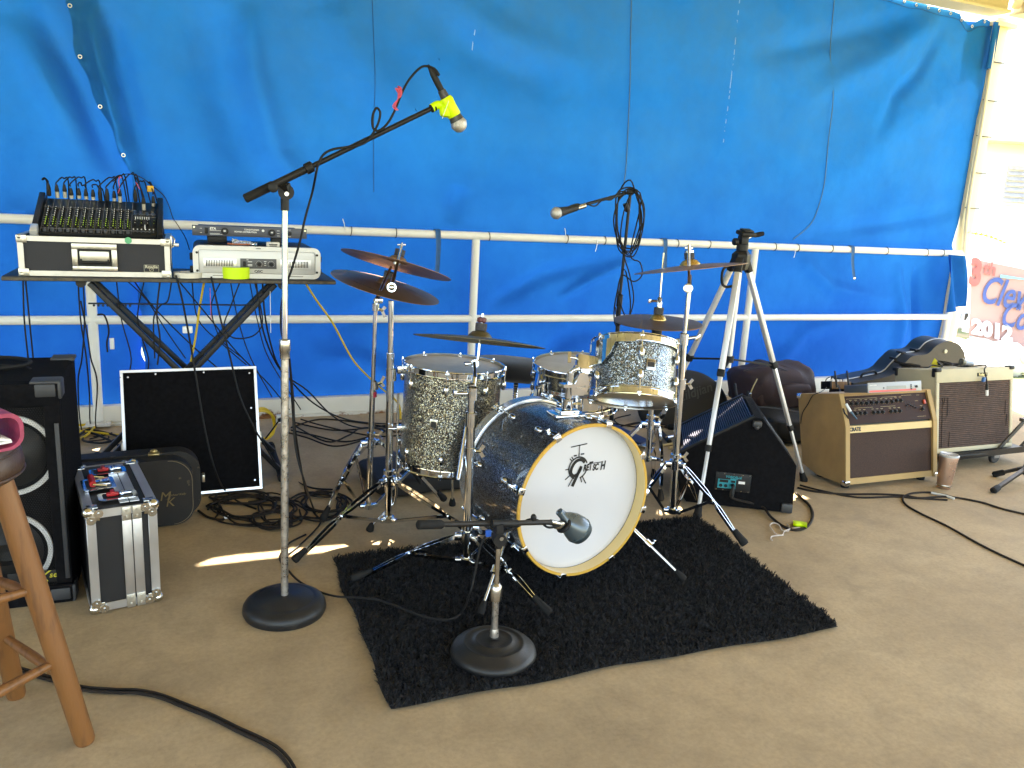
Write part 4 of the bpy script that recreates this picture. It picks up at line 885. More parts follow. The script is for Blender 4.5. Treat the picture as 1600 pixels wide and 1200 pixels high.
# hi-hat
HY = 2.92; h0 = yp(1012, 735, HY); h1 = yp(1020, 640, HY); CH = yp(1028, 499, HY); nH = disc_n(1028, 497, 4.2, .16)
hh_ = thing('hi_hat_stand', 'chrome hi-hat stand behind the rack tom with its clutch rod standing tall', 'stand', (h0.x, HY, 0))
h0.z = max(h0.z, .03)
hubh = yp(1019, 663, HY)
at = tripod(hh_, V(h0.x, HY, .03), CH, hubh.z, yp(1013, 716, HY).z, [tuple(fl(1032, 785, .012)), tuple(V(h0.x-.3, HY+.1, .012)), tuple(V(h0.x+.2, HY+.25, .012))], .0125)
rod = yp(1037, 395, HY); part('pull_rod', G().cyl(CH, rod, .0045, n=10), CHROME, hh_); clp = CH+(rod-CH)*.28
part('clutch', G().lathe([(.005, -.03), (.012, -.028), (.012, -.005), (.009, 0), (.011, .012), (.006, .016)], clp, rod-CH, 14).cyl(clp, clp-RT*.04, .005, n=8).box(tuple(clp-RT*.042), (.014, .01, .018), .003), CHROME, hh_)
part('seat_cup', G().lathe([(.012, -.075), (.022, -.07), (.022, -.04), (.03, -.03), (.03, -.018), (.012, -.015)], CH, (0, 0, 1), 18), BLACK, hh_)
cymbal('hi_hat_cymbal', 'purplish bronze top hi-hat cymbal with a golden bell behind the rack tom', CH, nH, .188, CY3, CYB, group='cymbals of the kit', bow=.03)
cymbal('hi_hat_cymbal', 'lower hi-hat cymbal turned upside down just under the top one', CH-nH*.022, -nH, .187, CY3, CY3, group='cymbals of the kit', felt=False, bow=.02)
# pedal board in blue behind bass drum right
pz = fl(978, 690)
t = thing('hi_hat_pedal', 'dark blue hi-hat pedal on the floor behind the bass drum hoop', 'pedal', tuple(pz), .5)
part('footboard', G().box((0, 0, .045), (.10, .24, .014), .006, Matrix.Rotation(.18, 4, 'X')), mat('dark_blue_pedal', (.02, .03, .09), .4, .3), t, L=True); part('heel_plate', G().box((0, -.13, .012), (.1, .07, .02), .005), CHROME2, t, L=True)
# throne
TC = dp(806, 577, 4.02)
thn = thing('drum_throne', 'black padded drum throne behind the floor tom', 'stool', (TC.x, TC.y, 0))
def seat(u, v):
    a = 2*math.pi*u; r = .21*(1+.12*math.cos(2*a)-.06*math.cos(a)); s = math.sin(math.pi*v); hgt = .055*math.cos(math.pi*v)
    p = V(math.cos(a)*r*s**.5, math.sin(a)*r*s**.5*.85, hgt-.03*(math.cos(a)*s)); return TC+p
part('seat', G().grid(seat, 40, 14), mat('black_velour', (.005, .004, .006), .9, 0, .3, 30, .3, 300, sheen=.2), thn, sharp=180)
stz = V(TC.x+.005, TC.y, 0)
part('threaded_post', G().lathe([(.011 if k % 2 else .0135, .10+.006*k) for k in range(52)], stz, (0, 0, 1), 14), CHROME, thn)
part('collar', G().lathe([(.012, -.02), (.03, -.018), (.03, .018), (.012, .02)], stz+V(0, 0, .29), (0, 0, 1), 16), BLACK, thn)
for a in (.2, 2.3, 4.4):
    d = V(math.cos(a), math.sin(a), 0); part('leg', G().bar(stz+V(0, 0, .26)+d*.02, stz+d*.28+V(0, 0, .015), .02, .008).bar(stz+V(0, 0, .1)+d*.02, stz+d*.15+V(0, 0, .14), .016, .006), CHROME2, thn)
# soft case under the floor tom
q = fl(680, 775)
bag = thing('flat_soft_case', 'flat black soft case lying on the floor behind the floor tom', 'case', (q.x, q.y+.2, 0), .1)
def soft(c, sx, sy, sz, seed, e=.35):
    def f(u, v):
        a = 2*math.pi*u; ph = math.pi*(v-.5); ca = math.copysign(abs(math.cos(a))**e, math.cos(a)); sa_ = math.copysign(abs(math.sin(a))**e, math.sin(a)); cp = abs(math.cos(ph))**e; sp_ = math.copysign(abs(math.sin(ph))**e, math.sin(ph))
        p = V(sx*ca*cp, sy*sa_*cp, sz*sp_); k = 1+.10*noise.noise(p*9+V(seed, 0, 0))+.05*noise.noise(p*22+V(seed, 3, 0)); return Vector(c)+p*k
    return G().grid(f, 48, 20)
FAB = mat('black_nylon', (.006, .006, .007), .7, 0, .4, 12, .6, 500)
part('body', soft((0, 0, .045), .27, .18, .045, 2), FAB, bag, L=True, sharp=180)
part('handle', G().tube([(-.2, -.15, .05), (-.25, -.2, .12), (-.15, -.22, .14), (-.08, -.17, .06)], .010, 8), FAB, bag, L=True)
# ================================================================ microphones and their stands
MESH = mat('steel_mesh', (.55, .54, .52), .4, .8, .25, 300, .8, 700); MGREY = mat('dark_grey_enamel', (.055, .058, .062), .4, .3, .1)
def mic(root, ball, d, L=.13, R=.024, body=MGREY, xlr=True):
    ball = Vector(ball); d = Vector(d).normalized()
    part('grille', G().ball(ball, R, (1, 1, 1), 20, 14).lathe([(R*1.02, -.003), (R*1.05, 0), (R*1.02, .003)], ball, d, 20), MESH, root)
    part('body', G().lathe([(R*.9, R*.5), (R*.82, R*.9), (R*.66, L*.5), (R*.5, L), (.002, L+.001)], ball, d, 20), body, root)
    if xlr: part('connector', G().lathe([(.009, L-.002), (.0095, L+.03), (.0085, L+.05), (.004, L+.075), (.003, L+.078)], ball, d, 14), BLACK, root)
    return ball+d*(L+.075)
def round_base(root, c, R, z0=0., prof=None, rings=False):
    c = Vector((c[0], c[1], z0)); P = [(R*.96, 0), (R, .012), (R*.985, .026), (R*.93, .037), (R*.84, .044), (R*.72, .047), (R*.695, .0465), (R*.66, .050), (R*.2, .056), (.02, .058)]
    if rings: P = [(R*.97, 0), (R, .006), (R*.98, .016), (R*.9, .026), (R*.72, .036), (R*.70, .0395), (R*.66, .0395), (R*.64, .037), (R*.45, .043), (R*.43, .047), (R*.40, .047), (R*.38, .045), (R*.12, .052), (.018, .055)]
    return part('base', G().lathe(P, c, (0, 0, 1), 64, True, True), IRON, root, sharp=60)
mb = fl(445, 955); MY = mb.y; mt = yp(445, 312, MY)
ms = thing('microphone_stand', 'tall round-base microphone stand with a long black boom at the left of the rug', 'microphone stand', (mb.x, MY, 0))
round_base(ms, mb, .128)
pcl = yp(445, 545, MY)
OLDCH = mat('pitted_chrome', (.5, .47, .44), .3, .9, .3, 60, .3, 500, rvar=.15)
part('lower_tube', G().cyl((mb.x, MY, .055), pcl, .0115, n=20), OLDCH, ms); part('upper_tube', G().cyl(pcl, mt, .0085, n=20), CHROME, ms)
part('height_clutch', G().lathe([(.012, -.03), (.0145, -.028), (.0145, -.008), (.0165, -.004), (.0165, .024), (.0145, .028), (.009, .03)], pcl, mt-pcl, 20), CHROME2, ms)
piv = yp(441, 298, MY-.012); bb = yp(382, 311, MY-.02); be = yp(677, 168, MY-.02); bdr = (be-bb).normalized()
boom = part('boom', G().cyl(bb+bdr*.08, be, .0072, n=16), BLACKM, ms)
part('counterweight', G().lathe([(.009, 0), (.0125, .003), (.0125, .085), (.0105, .09)], bb, bdr, 16, True, True), RUBBER, boom)
part('boom_sleeve', G().cyl(bb+bdr*.085, bb+bdr*.2, .0105, n=16).lathe([(.0105, 0), (.0155, .002), (.0155, .022), (.0105, .025)], bb+bdr*.185, bdr, 16), BLACK, boom)
g = G().cyl(mt+V(0, 0, -.03), mt+V(0, 0, .005), .0115, n=14); dk = -ray(445, 300).normalized()
g.lathe([(.0005, -.012), (.022, -.012), (.022, .012), (.0005, .012)], yp(447, 300, MY), dk, 20); g.bar(mt, yp(447, 300, MY), .02, .02)
g.bar(yp(447, 300, MY), yp(443, 288, MY-.01), .03, .02); part('swivel', g, BLACK, ms)
part('swivel_knob', G().lathe([(.012, 0), (.014, .004), (.014, .016), (.010, .018)], yp(427, 293, MY-.03), dk, 12, True, True), BLACK, ms)
part('swivel_bolt', G().cyl(yp(448, 303, MY-.015), yp(448, 303, MY-.015)+dk*.005, .006, n=12), CHROME, ms)
part('tip_nut', G().lathe([(.008, 0), (.012, .002), (.012, .016), (.009, .018)], be-bdr*.01, bdr, 16), BLACK, boom)
mball = yp(717, 194, MY-.03); mtop = yp(690, 142, MY-.03)
mc = thing('microphone', 'grey handheld microphone hanging in bright yellow tape at the end of the long boom', 'microphone', tuple(mball))
tail = mic(mc, mball, mtop-mball, L=.105, R=.0235)
md = (mtop-mball).normalized(); q = mball+md*.055
tape = thing('tape_wrap', 'bright yellow-green tape wrapping the microphone clip at the boom tip', 'tape', tuple(q))
part('wrap', G().tube([be-bdr*.005, be+bdr*.018, q-bdr*.008, q+V(0, 0, .0)], .0125, 14).lathe([(.018, -.030), (.0205, -.026), (.0195, 0), (.0205, .02), (.017, .028)], q, md, 22, True, True).box(tuple(q-bdr*.012-V(0, 0, .008)), (.04, .03, .034), .012), NEON, tape)
part('loose_end', G().bar(q-bdr*.03-V(0, .016, .022), q-bdr*.012-V(0, .022, -.018), .012, .001), mat('tape_underside', (.75, .8, .6), .6), tape)
def cable(label, pts, r=.0032, m=CABLE, name='cable', cat='cable', group=None, k=6):
    return solo(name, G().tube(pts, r, 7, k), m, label, cat, group)
Z0 = .0045
mcab = [tail]+[yp(x, y, MY-.035) for x, y in ((686, 118), (678, 107), (660, 104), (641, 122), (628, 145), (617, 172), (606, 192), (592, 204), (583, 200), (582, 182), (588, 169), (594, 176), (591, 192), (584, 206), (574, 220), (560, 227), (540, 230), (518, 234), (504, 243), (497, 258), (494, 270))]+[yp(x, y, MY+.02) for x, y in ((488, 300), (477, 340), (468, 380), (456, 420), (447, 445), (440, 475), (440, 520), (452, 560))]+[yp(x, y, MY+.25) for x, y in ((456, 620), (462, 700), (478, 760))]+[fl(492, 800, Z0), fl(500, 818, Z0), fl(470, 850, Z0), fl(445, 870, Z0)]
o = cable('black microphone cable winding along the long boom and dropping behind its stand', mcab, .0034)
q = yp(622, 155, MY-.035); PK = mat('pink_cord', (.6, .08, .14), .6)
g = G()
for k in range(4): a = .5*k; g.tube([q, q+V(.008*math.cos(a), -.005, .012), q+V(.012*math.cos(a+1), -.006, .028), q+V(.0, -.004, .02), q], .0018, 5)
for k in range(3): g.torus(q+V(.004, 0, .022+.005*k), (.5, 0, 1), .0058, .0016, 12, 5)
for k in range(3): g.tube([q, q+V(-.008-.004*k, -.005, -.02), q+V(-.003*k, -.004, -.03)], .0016, 5)
solo('cable_tie', g, PK, 'pink cord tied round the microphone cable near the long boom tip', 'tie')
# ---- kick drum microphone stand
kb = fl(771, 1015, RZ+.012); KY = kb.y
ks = thing('microphone_stand', 'short round-base microphone stand with a level boom on the front of the rug', 'microphone stand', (kb.x, KY, RZ))
round_base(ks, kb, .125, RZ, rings=True)
kt = yp(779, 848, KY); kc = yp(775, 925, KY); kt.x = kb.x+(kt.x-kb.x)*.5
part('lower_tube', G().cyl((kb.x, KY, RZ+.05), kc, .0098, n=18).lathe([(.0098, 0), (.013, .002), (.013, .02), (.0105, .03)], V(kb.x, KY, RZ+.05), (0, 0, 1), 16), OLDCH, ks)
part('upper_tube', G().cyl(kc, kt, .0075, n=18), CHROME2, ks)
part('height_clutch', G().lathe([(.0102, -.026), (.0165, -.024), (.0172, 0), (.0165, .018), (.012, .024), (.008, .028)], kc, kt-kc, 20), CHROME2, ks)
k0 = yp(652, 820, KY-.03); k1 = yp(862, 816, KY+.05); kd = (k1-k0).normalized(); RBOOM = mat('worn_black_boom', (.015, .012, .0115), .5, .2, .5, 40, .3, 300)
bm_ = part('boom', G().cyl(k0+kd*.07, k1, .0078, n=14), RBOOM, ks); part('counterweight', G().lathe([(.009, 0), (.0125, .003), (.0125, .072), (.009, .078)], k0, kd, 14, True, True), RUBBER, bm_)
part('boom_sleeve', G().cyl(yp(768, 818, KY), yp(808, 818, KY+.012), .011, n=14).torus(yp(798, 818, KY+.012), kd, .011, .003, 20, 6), BLACK, bm_)
g = G().bar(yp(779, 818, KY), kt+V(0, 0, -.004), .026, .02).cyl(kt-V(0, 0, .015), kt+V(0, 0, .012), .0105, n=12).lathe([(.0005, -.014), (.019, -.014), (.019, .014), (.0005, .014)], yp(780, 842, KY-.002), dk, 18)
part('swivel', g, BLACK, ks); part('swivel_bolt', G().cyl(yp(783, 841, KY-.02), yp(783, 841, KY-.02)+dk*.006, .006, n=8), CHROME2, ks)
km = yp(893, 818, KY+.09); kax = (RT*.60+DN*.62+FW*.40).normalized()
kmt = thing('kick_drum_microphone', 'egg-shaped grey-blue kick drum microphone in front of the white drumhead', 'microphone', tuple(km))
EG = mat('blue_grey_enamel', (.075, .10, .115), .28, .35, .1, coat=.4)
kc0 = km-kax*.035
part('body', G().lathe([(.003, -.028), (.012, -.027), (.014, -.005), (.024, .008), (.036, .03), (.0425, .055), (.043, .066)], kc0, kax, 32), EG, kmt)
part('grille', G().lathe([(.0432, .066), (.0445, .069), (.0435, .072), (.038, .088), (.026, .097), (.003, .1)], kc0, kax, 32), mat('blue_grey_grille', (.06, .085, .10), .45, .5, .3, 300, .6, 900), kmt)
part('yoke', G().torus(yp(881, 821, KY+.075), kax, .021, .0055, 24, 8).lathe([(.015, -.008), (.015, .008)], yp(880, 821, KY+.074), kax, 16, True, True), BLACK, kmt)
part('clip', G().box(tuple(yp(873, 820, KY+.068)), (.035, .02, .022), .006).cyl(k1-kd*.005, yp(876, 820, KY+.07), .009, n=12), CHROME2, kmt)
part('knob', G().lathe([(.008, 0), (.009, .01), (.006, .016)], yp(834, 812, KY+.02), (-.2, -.2, 1), 10, True, True), BLACK, bm_)
kc_pts = [yp(x, y, KY+.05) for x, y in ((872, 822), (856, 824), (842, 814), (826, 812), (810, 822), (786, 832), (762, 836), (752, 850), (747, 870), (740, 905), (733, 930))]+[fl(722, 955, RZ+.02), fl(702, 968, RZ+.022), fl(660, 963, RZ+.02), fl(600, 940, RZ+.022), fl(560, 934, RZ+.018), fl(527, 932, RZ+.01), fl(500, 925, Z0), fl(470, 910, Z0), fl(452, 893, Z0), fl(437, 872, Z0), fl(450, 850, Z0), fl(478, 835, Z0)]
cable('black kick microphone cable drooping from the short boom and crossing the rug corner', kc_pts, .0036)
q = yp(763, 833, KY+.045); solo('blue_tape_tag', G().box(tuple(q), (.016, .012, .02), .003), mat('blue_tape', (.01, .12, .6), .5), 'small blue tape tag on the kick microphone cable', 'tape')
# ---- vocal mic stand behind the kit with coiled cable
VY = 3.45; v0 = yp(953, 672, VY); v0.z = .0; vt = yp(985, 300, VY); vb = V(yp(955, 670, VY).x, VY, 0)
vs_ = thing('microphone_stand', 'thin black boom microphone stand behind the rack tom carrying a coil of cable', 'microphone stand', tuple(vb))
round_base(vs_, vb, .125)
vm = yp(968, 470, VY); part('lower_tube', G().cyl(vb+V(0, 0, .05), vm, .011, n=14), BLACKM, vs_); part('upper_tube', G().cyl(vm, vt, .0075, n=14), BLACKM, vs_)
part('height_clutch', G().lathe([(.011, -.03), (.0145, -.028), (.0145, .028), (.009, .034)], vm, vt-vm, 14), BLACK, vs_)
bm1 = yp(905, 322, VY-.12); part('boom', G().cyl(vt+(vt-bm1).normalized()*.03, bm1, .0075, n=12).lathe([(.0005, -.012), (.016, -.012), (.016, .012), (.0005, .012)], vt, dk, 14).cyl(yp(981, 330, VY), yp(977, 318, VY), .013, n=12), BLACKM, vs_)
part('clip', G().lathe([(.012, 0), (.015, .01), (.0155, .05), (.014, .06)], bm1, yp(885, 328, VY-.15)-bm1, 14, True, True), BLACK, vs_)
vb1 = yp(869, 333, VY-.17); m2 = thing('microphone', 'black handheld microphone with silver ball grille at the end of the thin black boom', 'microphone', tuple(vb1))
tl2 = mic(m2, vb1, yp(912, 322, VY-.12)-vb1, L=.125, R=.0265, body=BLACK, xlr=False)
part('connector', G().lathe([(.010, 0), (.0105, .035), (.009, .04)], yp(903, 325, VY-.13), yp(918, 320, VY-.13)-yp(903, 325, VY-.13), 14, True, True), CHROME2, m2)
rn = random.Random(9); pts = [yp(918, 319, VY-.13), yp(930, 322, VY-.12), yp(942, 312, VY-.1), yp(955, 312, VY-.08), yp(968, 300, VY-.04)]
for k in range(34):
    a = 2*math.pi*k/8.; rx = 21+rn.uniform(-4, 4); ry = 46+rn.uniform(-9, 9)+k*.3
    pts.append(yp(983+rx*math.sin(a)+rn.uniform(-2, 2), 342-ry*math.cos(a)+rn.uniform(-3, 3), VY-.03+rn.uniform(-.02, .02)))
pts += [yp(x, y, VY-.02) for x, y in ((985, 395), (1000, 410), (1003, 430), (990, 440), (972, 430), (966, 460), (980, 500), (985, 470), (975, 420), (960, 480), (963, 510), (975, 500))]
cable('black cable coiled in loops on the thin black microphone stand', pts, .0035, k=4)
cable('loose black cable loop hanging below the coil on the thin black stand', [yp(x, y, VY-.03) for x, y in ((962, 350), (967, 390), (990, 400), (1004, 360), (1006, 320), (990, 300), (975, 330), (970, 380), (984, 430), (990, 470), (978, 505), (965, 500), (962, 480))], .0033, k=5)
# ---- camera tripod
TY = 2.97; ap = yp(1158, 403, TY)
tp = thing('camera_tripod', 'silver aluminium camera tripod with a black pan head behind the floor monitor', 'tripod', (ap.x, TY, 0))
part('shoulder', G().lathe([(.022, -.055), (.034, -.05), (.042, -.015), (.042, .015), (.028, .03), (.02, .035)], ap, (0, 0, 1), 6), BLACK, tp)
fT = [fl(1090, 803, .012), fl(1256, 748, .012), V(2.16, 3.42, .012)]
SIL = mat('silver_tube', (.68, .68, .69), .35, .4, .06)
ctr = ap-V(0, 0, .46)
mids = []
for f in fT:
    d = V(f.x-ap.x, f.y-ap.y, 0).normalized(); s_ = ap+d*.038-V(0, 0, .03); dd = f-s_; k1_ = s_+dd*.44; k2_ = s_+dd*.74; sd_v = dd.cross(V(0, 0, 1)).normalized()
    lg = part('leg', G().bar(s_, k1_, .026, .020, d, .004).bar(k1_, k2_, .021, .016, d, .004).bar(k2_, f-dd*.02, .016, .012, d, .003), SIL, tp)
    part('leg_clamp', G().bar(k1_-dd*.018, k1_+dd*.012, .032, .028, d, .004).bar(k2_-dd*.015, k2_+dd*.012, .026, .024, d, .004).bar(s_-dd*.03, s_+dd*.03, .034, .026, d, .005), BLACK, lg)
    part('rubber_foot', G().lathe([(.010, -.045), (.014, -.04), (.017, -.01), (.02, .0), (.017, .012), (.005, .014)], f-V(0, 0, .004), dd.normalized(), 14), RUBBER, lg); mids.append(k1_)
part('centre_column', G().cyl(ap-V(0, 0, .5), ap+V(0, 0, .05), .0115, n=14), SIL, tp)
part('spreader', (lambda g: [g.bar(ctr, m_, .014, .008) for m_ in mids] and g)(G().cyl(ctr-V(0, 0, .015), ctr+V(0, 0, .015), .02, n=12)), BLACK, tp)
hb_ = ap+V(0, 0, .05)
g = G().lathe([(.02, 0), (.026, .003), (.026, .03), (.018, .034)], hb_-V(0, 0, .02), (0, 0, 1), 16).box((0, 0, .028), (.04, .035, .045), .006, Matrix.Translation(hb_+V(0, 0, 0))).box((0, 0, .06), (.075, .055, .018), .005, Matrix.Translation(hb_) @ Matrix.Rotation(.25, 4, 'X')).box((0, 0, .074), (.05, .04, .008), .002, Matrix.Translation(hb_) @ Matrix.Rotation(.25, 4, 'X'))
g.lathe([(.012, 0), (.016, .004), (.016, .018), (.012, .02)], hb_+V(-.03, 0, .02), (-1, 0, 0), 12, True, True)
hd = part('pan_head', g, BLACK, tp)
h_a = hb_+V(.02, 0, .035); h_b = yp(1178, 368, TY); h_c = yp(1197, 364, TY)
part('pan_handle', G().cyl(h_a, h_b, .004, n=10), CHROME, hd); part('handle_grip', G().lathe([(.006, 0), (.010, .004), (.0115, .03), (.0095, .05), (.004, .052)], h_b, h_c-h_b, 12, True, True), RUBBER, hd)
part('crank_handle', G().tube([ap+V(-.035, -.01, -.02), yp(1131, 420, TY-.03), yp(1128, 440, TY-.03), yp(1134, 448, TY-.03), yp(1150, 446, TY-.02)], .006, 8), BLACK, tp)
text('lettering', 'VidPro', .012, planeM(hb_+V(-.034, -.032, .052), (1, 0, .0), (0, .2, 1)), PRINT_W, tp, 0, .0003, .0002)
# ================================================================ mixer table at the left
TYF = 3.58; TZ = yp(5, 433, TYF).z+.004
tb = thing('folding_table', 'black painted tabletop on a folding X stand under the mixer and amplifier', 'table', (-.02, TYF+.2, 0))
TBM = mat('worn_black_board', (.009, .009, .010), .5, 0, .4, 10, .3, 120, col2=(.05, .045, .04), mask=(.6, .75))
part('tabletop', G().box((-.0235, TYF+.215, TZ-.009), (1.268, .43, .018), .002), TBM, tb)
part('edge_strip', G().box((-.0235, TYF-.002, TZ-.0095), (1.269, .003, .011), 0), mat('bare_wood_edge', (.09, .075, .055), .7, 0, .5, 40), tb)
STM = BLACKM
for (yy, s) in ((TYF+.07, 1), (TYF+.095, -1), (TYF+.33, -1), (TYF+.355, 1)):
    a_ = yp(140, 446, yy); b_ = fl(445, 752, .03); c_ = yp(430, 446, yy); d_ = V(-.42, yy, .03)
    a_.z = c_.z = TZ-.03
    if s > 0: p0, p1 = a_, V(.37, yy, .03)
    else: p0, p1 = c_, d_
    part('leg', G().bar(p0, p1, .022, .032, (0, 1, 0), .003), STM, tb)
for (x, z) in ((a_.x, TZ-.028), (c_.x, TZ-.028)): part('top_bar', G().cyl((x, TYF+.05, z), (x, TYF+.4, z), .014, n=12).cyl((x, TYF+.045, z), (x, TYF+.06, z), .019, n=12), STM, tb)
for x in (.37, -.42): part('foot_bar', G().cyl((x, TYF+.0, .02), (x, TYF+.47, .02), .015, n=12).cyl((x, TYF-.02, .02), (x, TYF+.02, .02), .019, n=12).cyl((x, TYF+.45, .02), (x, TYF+.49, .02), .019, n=12), RUBBER, tb)
q0 = yp(138, 474, TYF+.12); q1 = yp(406, 477, TYF+.12); g = G().bar(q0, q1, .005, .018, (0, 1, 0), .001)
for k in range(9): p = q0.lerp(q1, .03+.025*k); g.cyl(p+V(0, -.004, -.008), p+V(0, .0, -.008), .005, n=8)
part('ratchet_bar', g, STM, tb)
# mixer road case
mx0, mx1 = -.598, -.059; mz0, mz1 = TZ+.002, TZ+.156; my0, my1 = TYF+.008, TYF+.42
W_ = mx1-mx0; H_ = mz1-mz0
case = thing('mixer_road_case', 'black road case with dented silver edges and recessed handle under the mixer', 'case', ((mx0+mx1)/2, my0, mz0))
LAM = mat('textured_charcoal_laminate', (.016, .016, .022), .6, 0, .15, 200, .5, 500); OLDALU = mat('worn_aluminium', (.58, .56, .52), .42, .75, .15, 14, .15, 60)
HW = mat('nickel_hardware', (.56, .54, .48), .33, .85, .15, 12)
part('shell', G().box(((mx0+mx1)/2, (my0+my1)/2, (mz0+mz1)/2), (W_-.008, my1-my0-.008, H_-.008)), LAM, case)
def edges(root, x0, x1, y0, y1, z0, z1, w_, m, t_=.003, sides='xyz', L=False, only_front=False):
    g = G(); cx, cy, cz = (x0+x1)/2, (y0+y1)/2, (z0+z1)/2; dx, dy, dz = x1-x0, y1-y0, z1-z0
    for sx in (0, 1):
        for sz in (0, 1):
            X = x0+w_/2-.002 if sx == 0 else x1-w_/2+.002; Z = z0+w_/2-.002 if sz == 0 else z1-w_/2+.002
            g.box((X, cy, (z0-.001 if sz == 0 else z1+.001)), (w_, dy, t_)); g.box(((x0-.001 if sx == 0 else x1+.001), cy, Z), (t_, dy, w_))
    for sy in (0, 1):
        Yp = y0-.0015 if sy == 0 else y1+.0015
        for sz in (0, 1): Z = z0+w_/2 if sz == 0 else z1-w_/2; g.box((cx, Yp, Z), (dx+.002, t_, w_), .0008, seg=1)
        for sx in (0, 1): X = x0+w_/2 if sx == 0 else x1-w_/2; g.box((X, Yp-(.0006 if sy == 0 else -.0006), cz), (w_, t_, dz-2*w_-.001), .0008, seg=1)
    return part('edge_extrusion', g, m, root, L=L)
edges(case, mx0, mx1, my0, my1, mz0, mz1, .021, OLDALU)
for sx in (0, 1):
    for sz in (0, 1):
        X = mx0 if sx == 0 else mx1; Z = mz0 if sz == 0 else mz1
        if sx+sz == 0 or True:
            part('corner_plate', G().box((X+(.016 if sx == 0 else -.016), my0-.004, Z+(.014 if sz == 0 else -.012)), (.036, .004, .030), .0018).ball((X+(.008 if sx == 0 else -.008), my0-.002, Z+(.006 if sz == 0 else -.004)), .010, (1, .7, 1), 12, 8).cyl((X+(.022 if sx == 0 else -.022), my0-.008, Z+(.018 if sz == 0 else -.016)), (X+(.022 if sx == 0 else -.022), my0-.004, Z+(.018 if sz == 0 else -.016)), .003, n=8), HW, case)
hx = mx0+.264; hz = (mz0+mz1)/2-.002
fr = G()
for (cx, cz, sx, sz) in ((0, .044, .160, .022), (0, -.042, .160, .018), (-.070, 0, .020, .066), (.070, 0, .020, .066)): fr.box((hx+cx, my0-.004, hz+cz), (sx, .004, sz), .0018)
hd_ = part('handle_plate', fr, HW, case); part('handle_dish', G().box((hx, my0+.0005, hz), (.122, .003, .068)), BLACK, case)
g = G()
for dx in (-.06, -.03, 0, .03, .06):
    for dz in (.042, -.038): g.cyl((hx+dx, my0-.0085, hz+dz), (hx+dx, my0-.005, hz+dz), .0032, n=8)
for dz in (.015, -.015):
    for dx in (-.066, .066): g.cyl((hx+dx, my0-.0085, hz+dz), (hx+dx, my0-.005, hz+dz), .003, n=8)
part('rivet', g, HW, hd_)
part('handle_flap', G().box((hx, my0-.010, hz+.006), (.104, .006, .040), .002), HW, case); part('handle_grip', G().cyl((hx-.046, my0-.016, hz-.018), (hx+.046, my0-.016, hz-.018), .006, n=10).tube([(hx-.047, my0-.006, hz+.0), (hx-.048, my0-.016, hz-.012), (hx-.046, my0-.016, hz-.018)], .003, 6).tube([(hx+.047, my0-.006, hz+.0), (hx+.048, my0-.016, hz-.012), (hx+.046, my0-.016, hz-.018)], .003, 6), BLACK, case)
bq = V(mx1-.072, my0-.001, mz0+.036); GLD = mat('pale_gold_print', (.5, .47, .36), .5, .3)
g = G()
for (cx, cz, sx, sz) in ((0, .014, .054, .0012), (0, -.014, .054, .0012), (-.027, 0, .0012, .029), (.027, 0, .0012, .029)): g.box((bq.x+cx, bq.y-.0008, bq.z+cz), (sx, .001, sz))
g.torus((bq.x, bq.y-.0008, bq.z-.005), (0, 1, 0), .0075, .0008, 24, 4).bar((bq.x-.006, bq.y-.0008, bq.z-.009), (bq.x+.006, bq.y-.0008, bq.z-.001), .0012, .001)
part('emblem', g, GLD, case); text('lettering', 'Roadie', .017, planeM((bq.x, bq.y-.0012, bq.z+.0065), (1, 0, 0), (0, 0, 1)), GLD, case, 0, .0005, .0002, 'CENTER')
part('green_sticker', G().lathe([(.0005, 0), (.013, 0), (.013, .0008), (.0005, .0008)], (mx0+.387, my0-.0034, mz1-.0075), (0, -1, 0), 24), mat('green_sticker', (.12, .5, .25), .6), case)
g = G().box((mx1+.006, my0+.03, mz1-.01), (.008, .03, .05), .002).tube([(mx1+.008, my0+.03, mz1+.012), (mx1+.018, my0+.02, mz1+.0), (mx1+.012, my0+.01, mz1-.03)], .003, 6).box((mx1+.025, my0+.0, mz1-.02), (.02, .012, .014), .003)
part('latch', g, HW, case)
# mixer
a_, b_ = V(mx0+.066, TYF+.059, mz1+.009), V(mx0+.066, TYF+.32, mz1+.137)
PW = .425; yax = (b_-a_).normalized(); PL_ = (b_-a_).length; zax = V(1, 0, 0).cross(yax)
mxr = thing('audio_mixer', 'black audio mixer with rows of small knobs sloping up out of the road case', 'mixer', tuple(a_))
MM = planeM(a_, (1, 0, 0), yax)
PNL = mat('mixer_panel_black', (.007, .008, .009), .4, 0, .3, 200)
part('chassis', G().box((PW/2, PL_/2, -.02), (PW, PL_, .04), .003, MM), PNL, mxr)
part('rack_ear', G().box((-.012, PL_/2, -.006), (.022, PL_+.03, .05), .003, MM), BLACKM, mxr); part('rack_ear', G().box((PW+.012, PL_/2, -.006), (.022, PL_+.03, .05), .003, MM), BLACKM, mxr)
part('front_bracket', G().box((-.012, -.0, -.004), (.026, .055, .058), .003, MM), ALU_BRIGHT, mxr)
pitch = .0269; rn = random.Random(4)
lines, kb_, kw_, kg_, kgr = G(), G(), G(), G(), G()
for i in range(13): lines.box((.006+pitch*i, PL_*.5, .0006), (.001, PL_*.95, .001), 0, MM)
for yy in (.036, .213): lines.box((PW*.48 if yy < .1 else PW*.4, yy, .0012), (PW*.94 if yy < .1 else PW*.8, .0022, .0012), 0, MM)
lines.box((PW-.045, .182, .0012), (.08, .0015, .001), 0, MM); lines.box((PW-.045, .155, .0012), (.08, .001, .001), 0, MM)
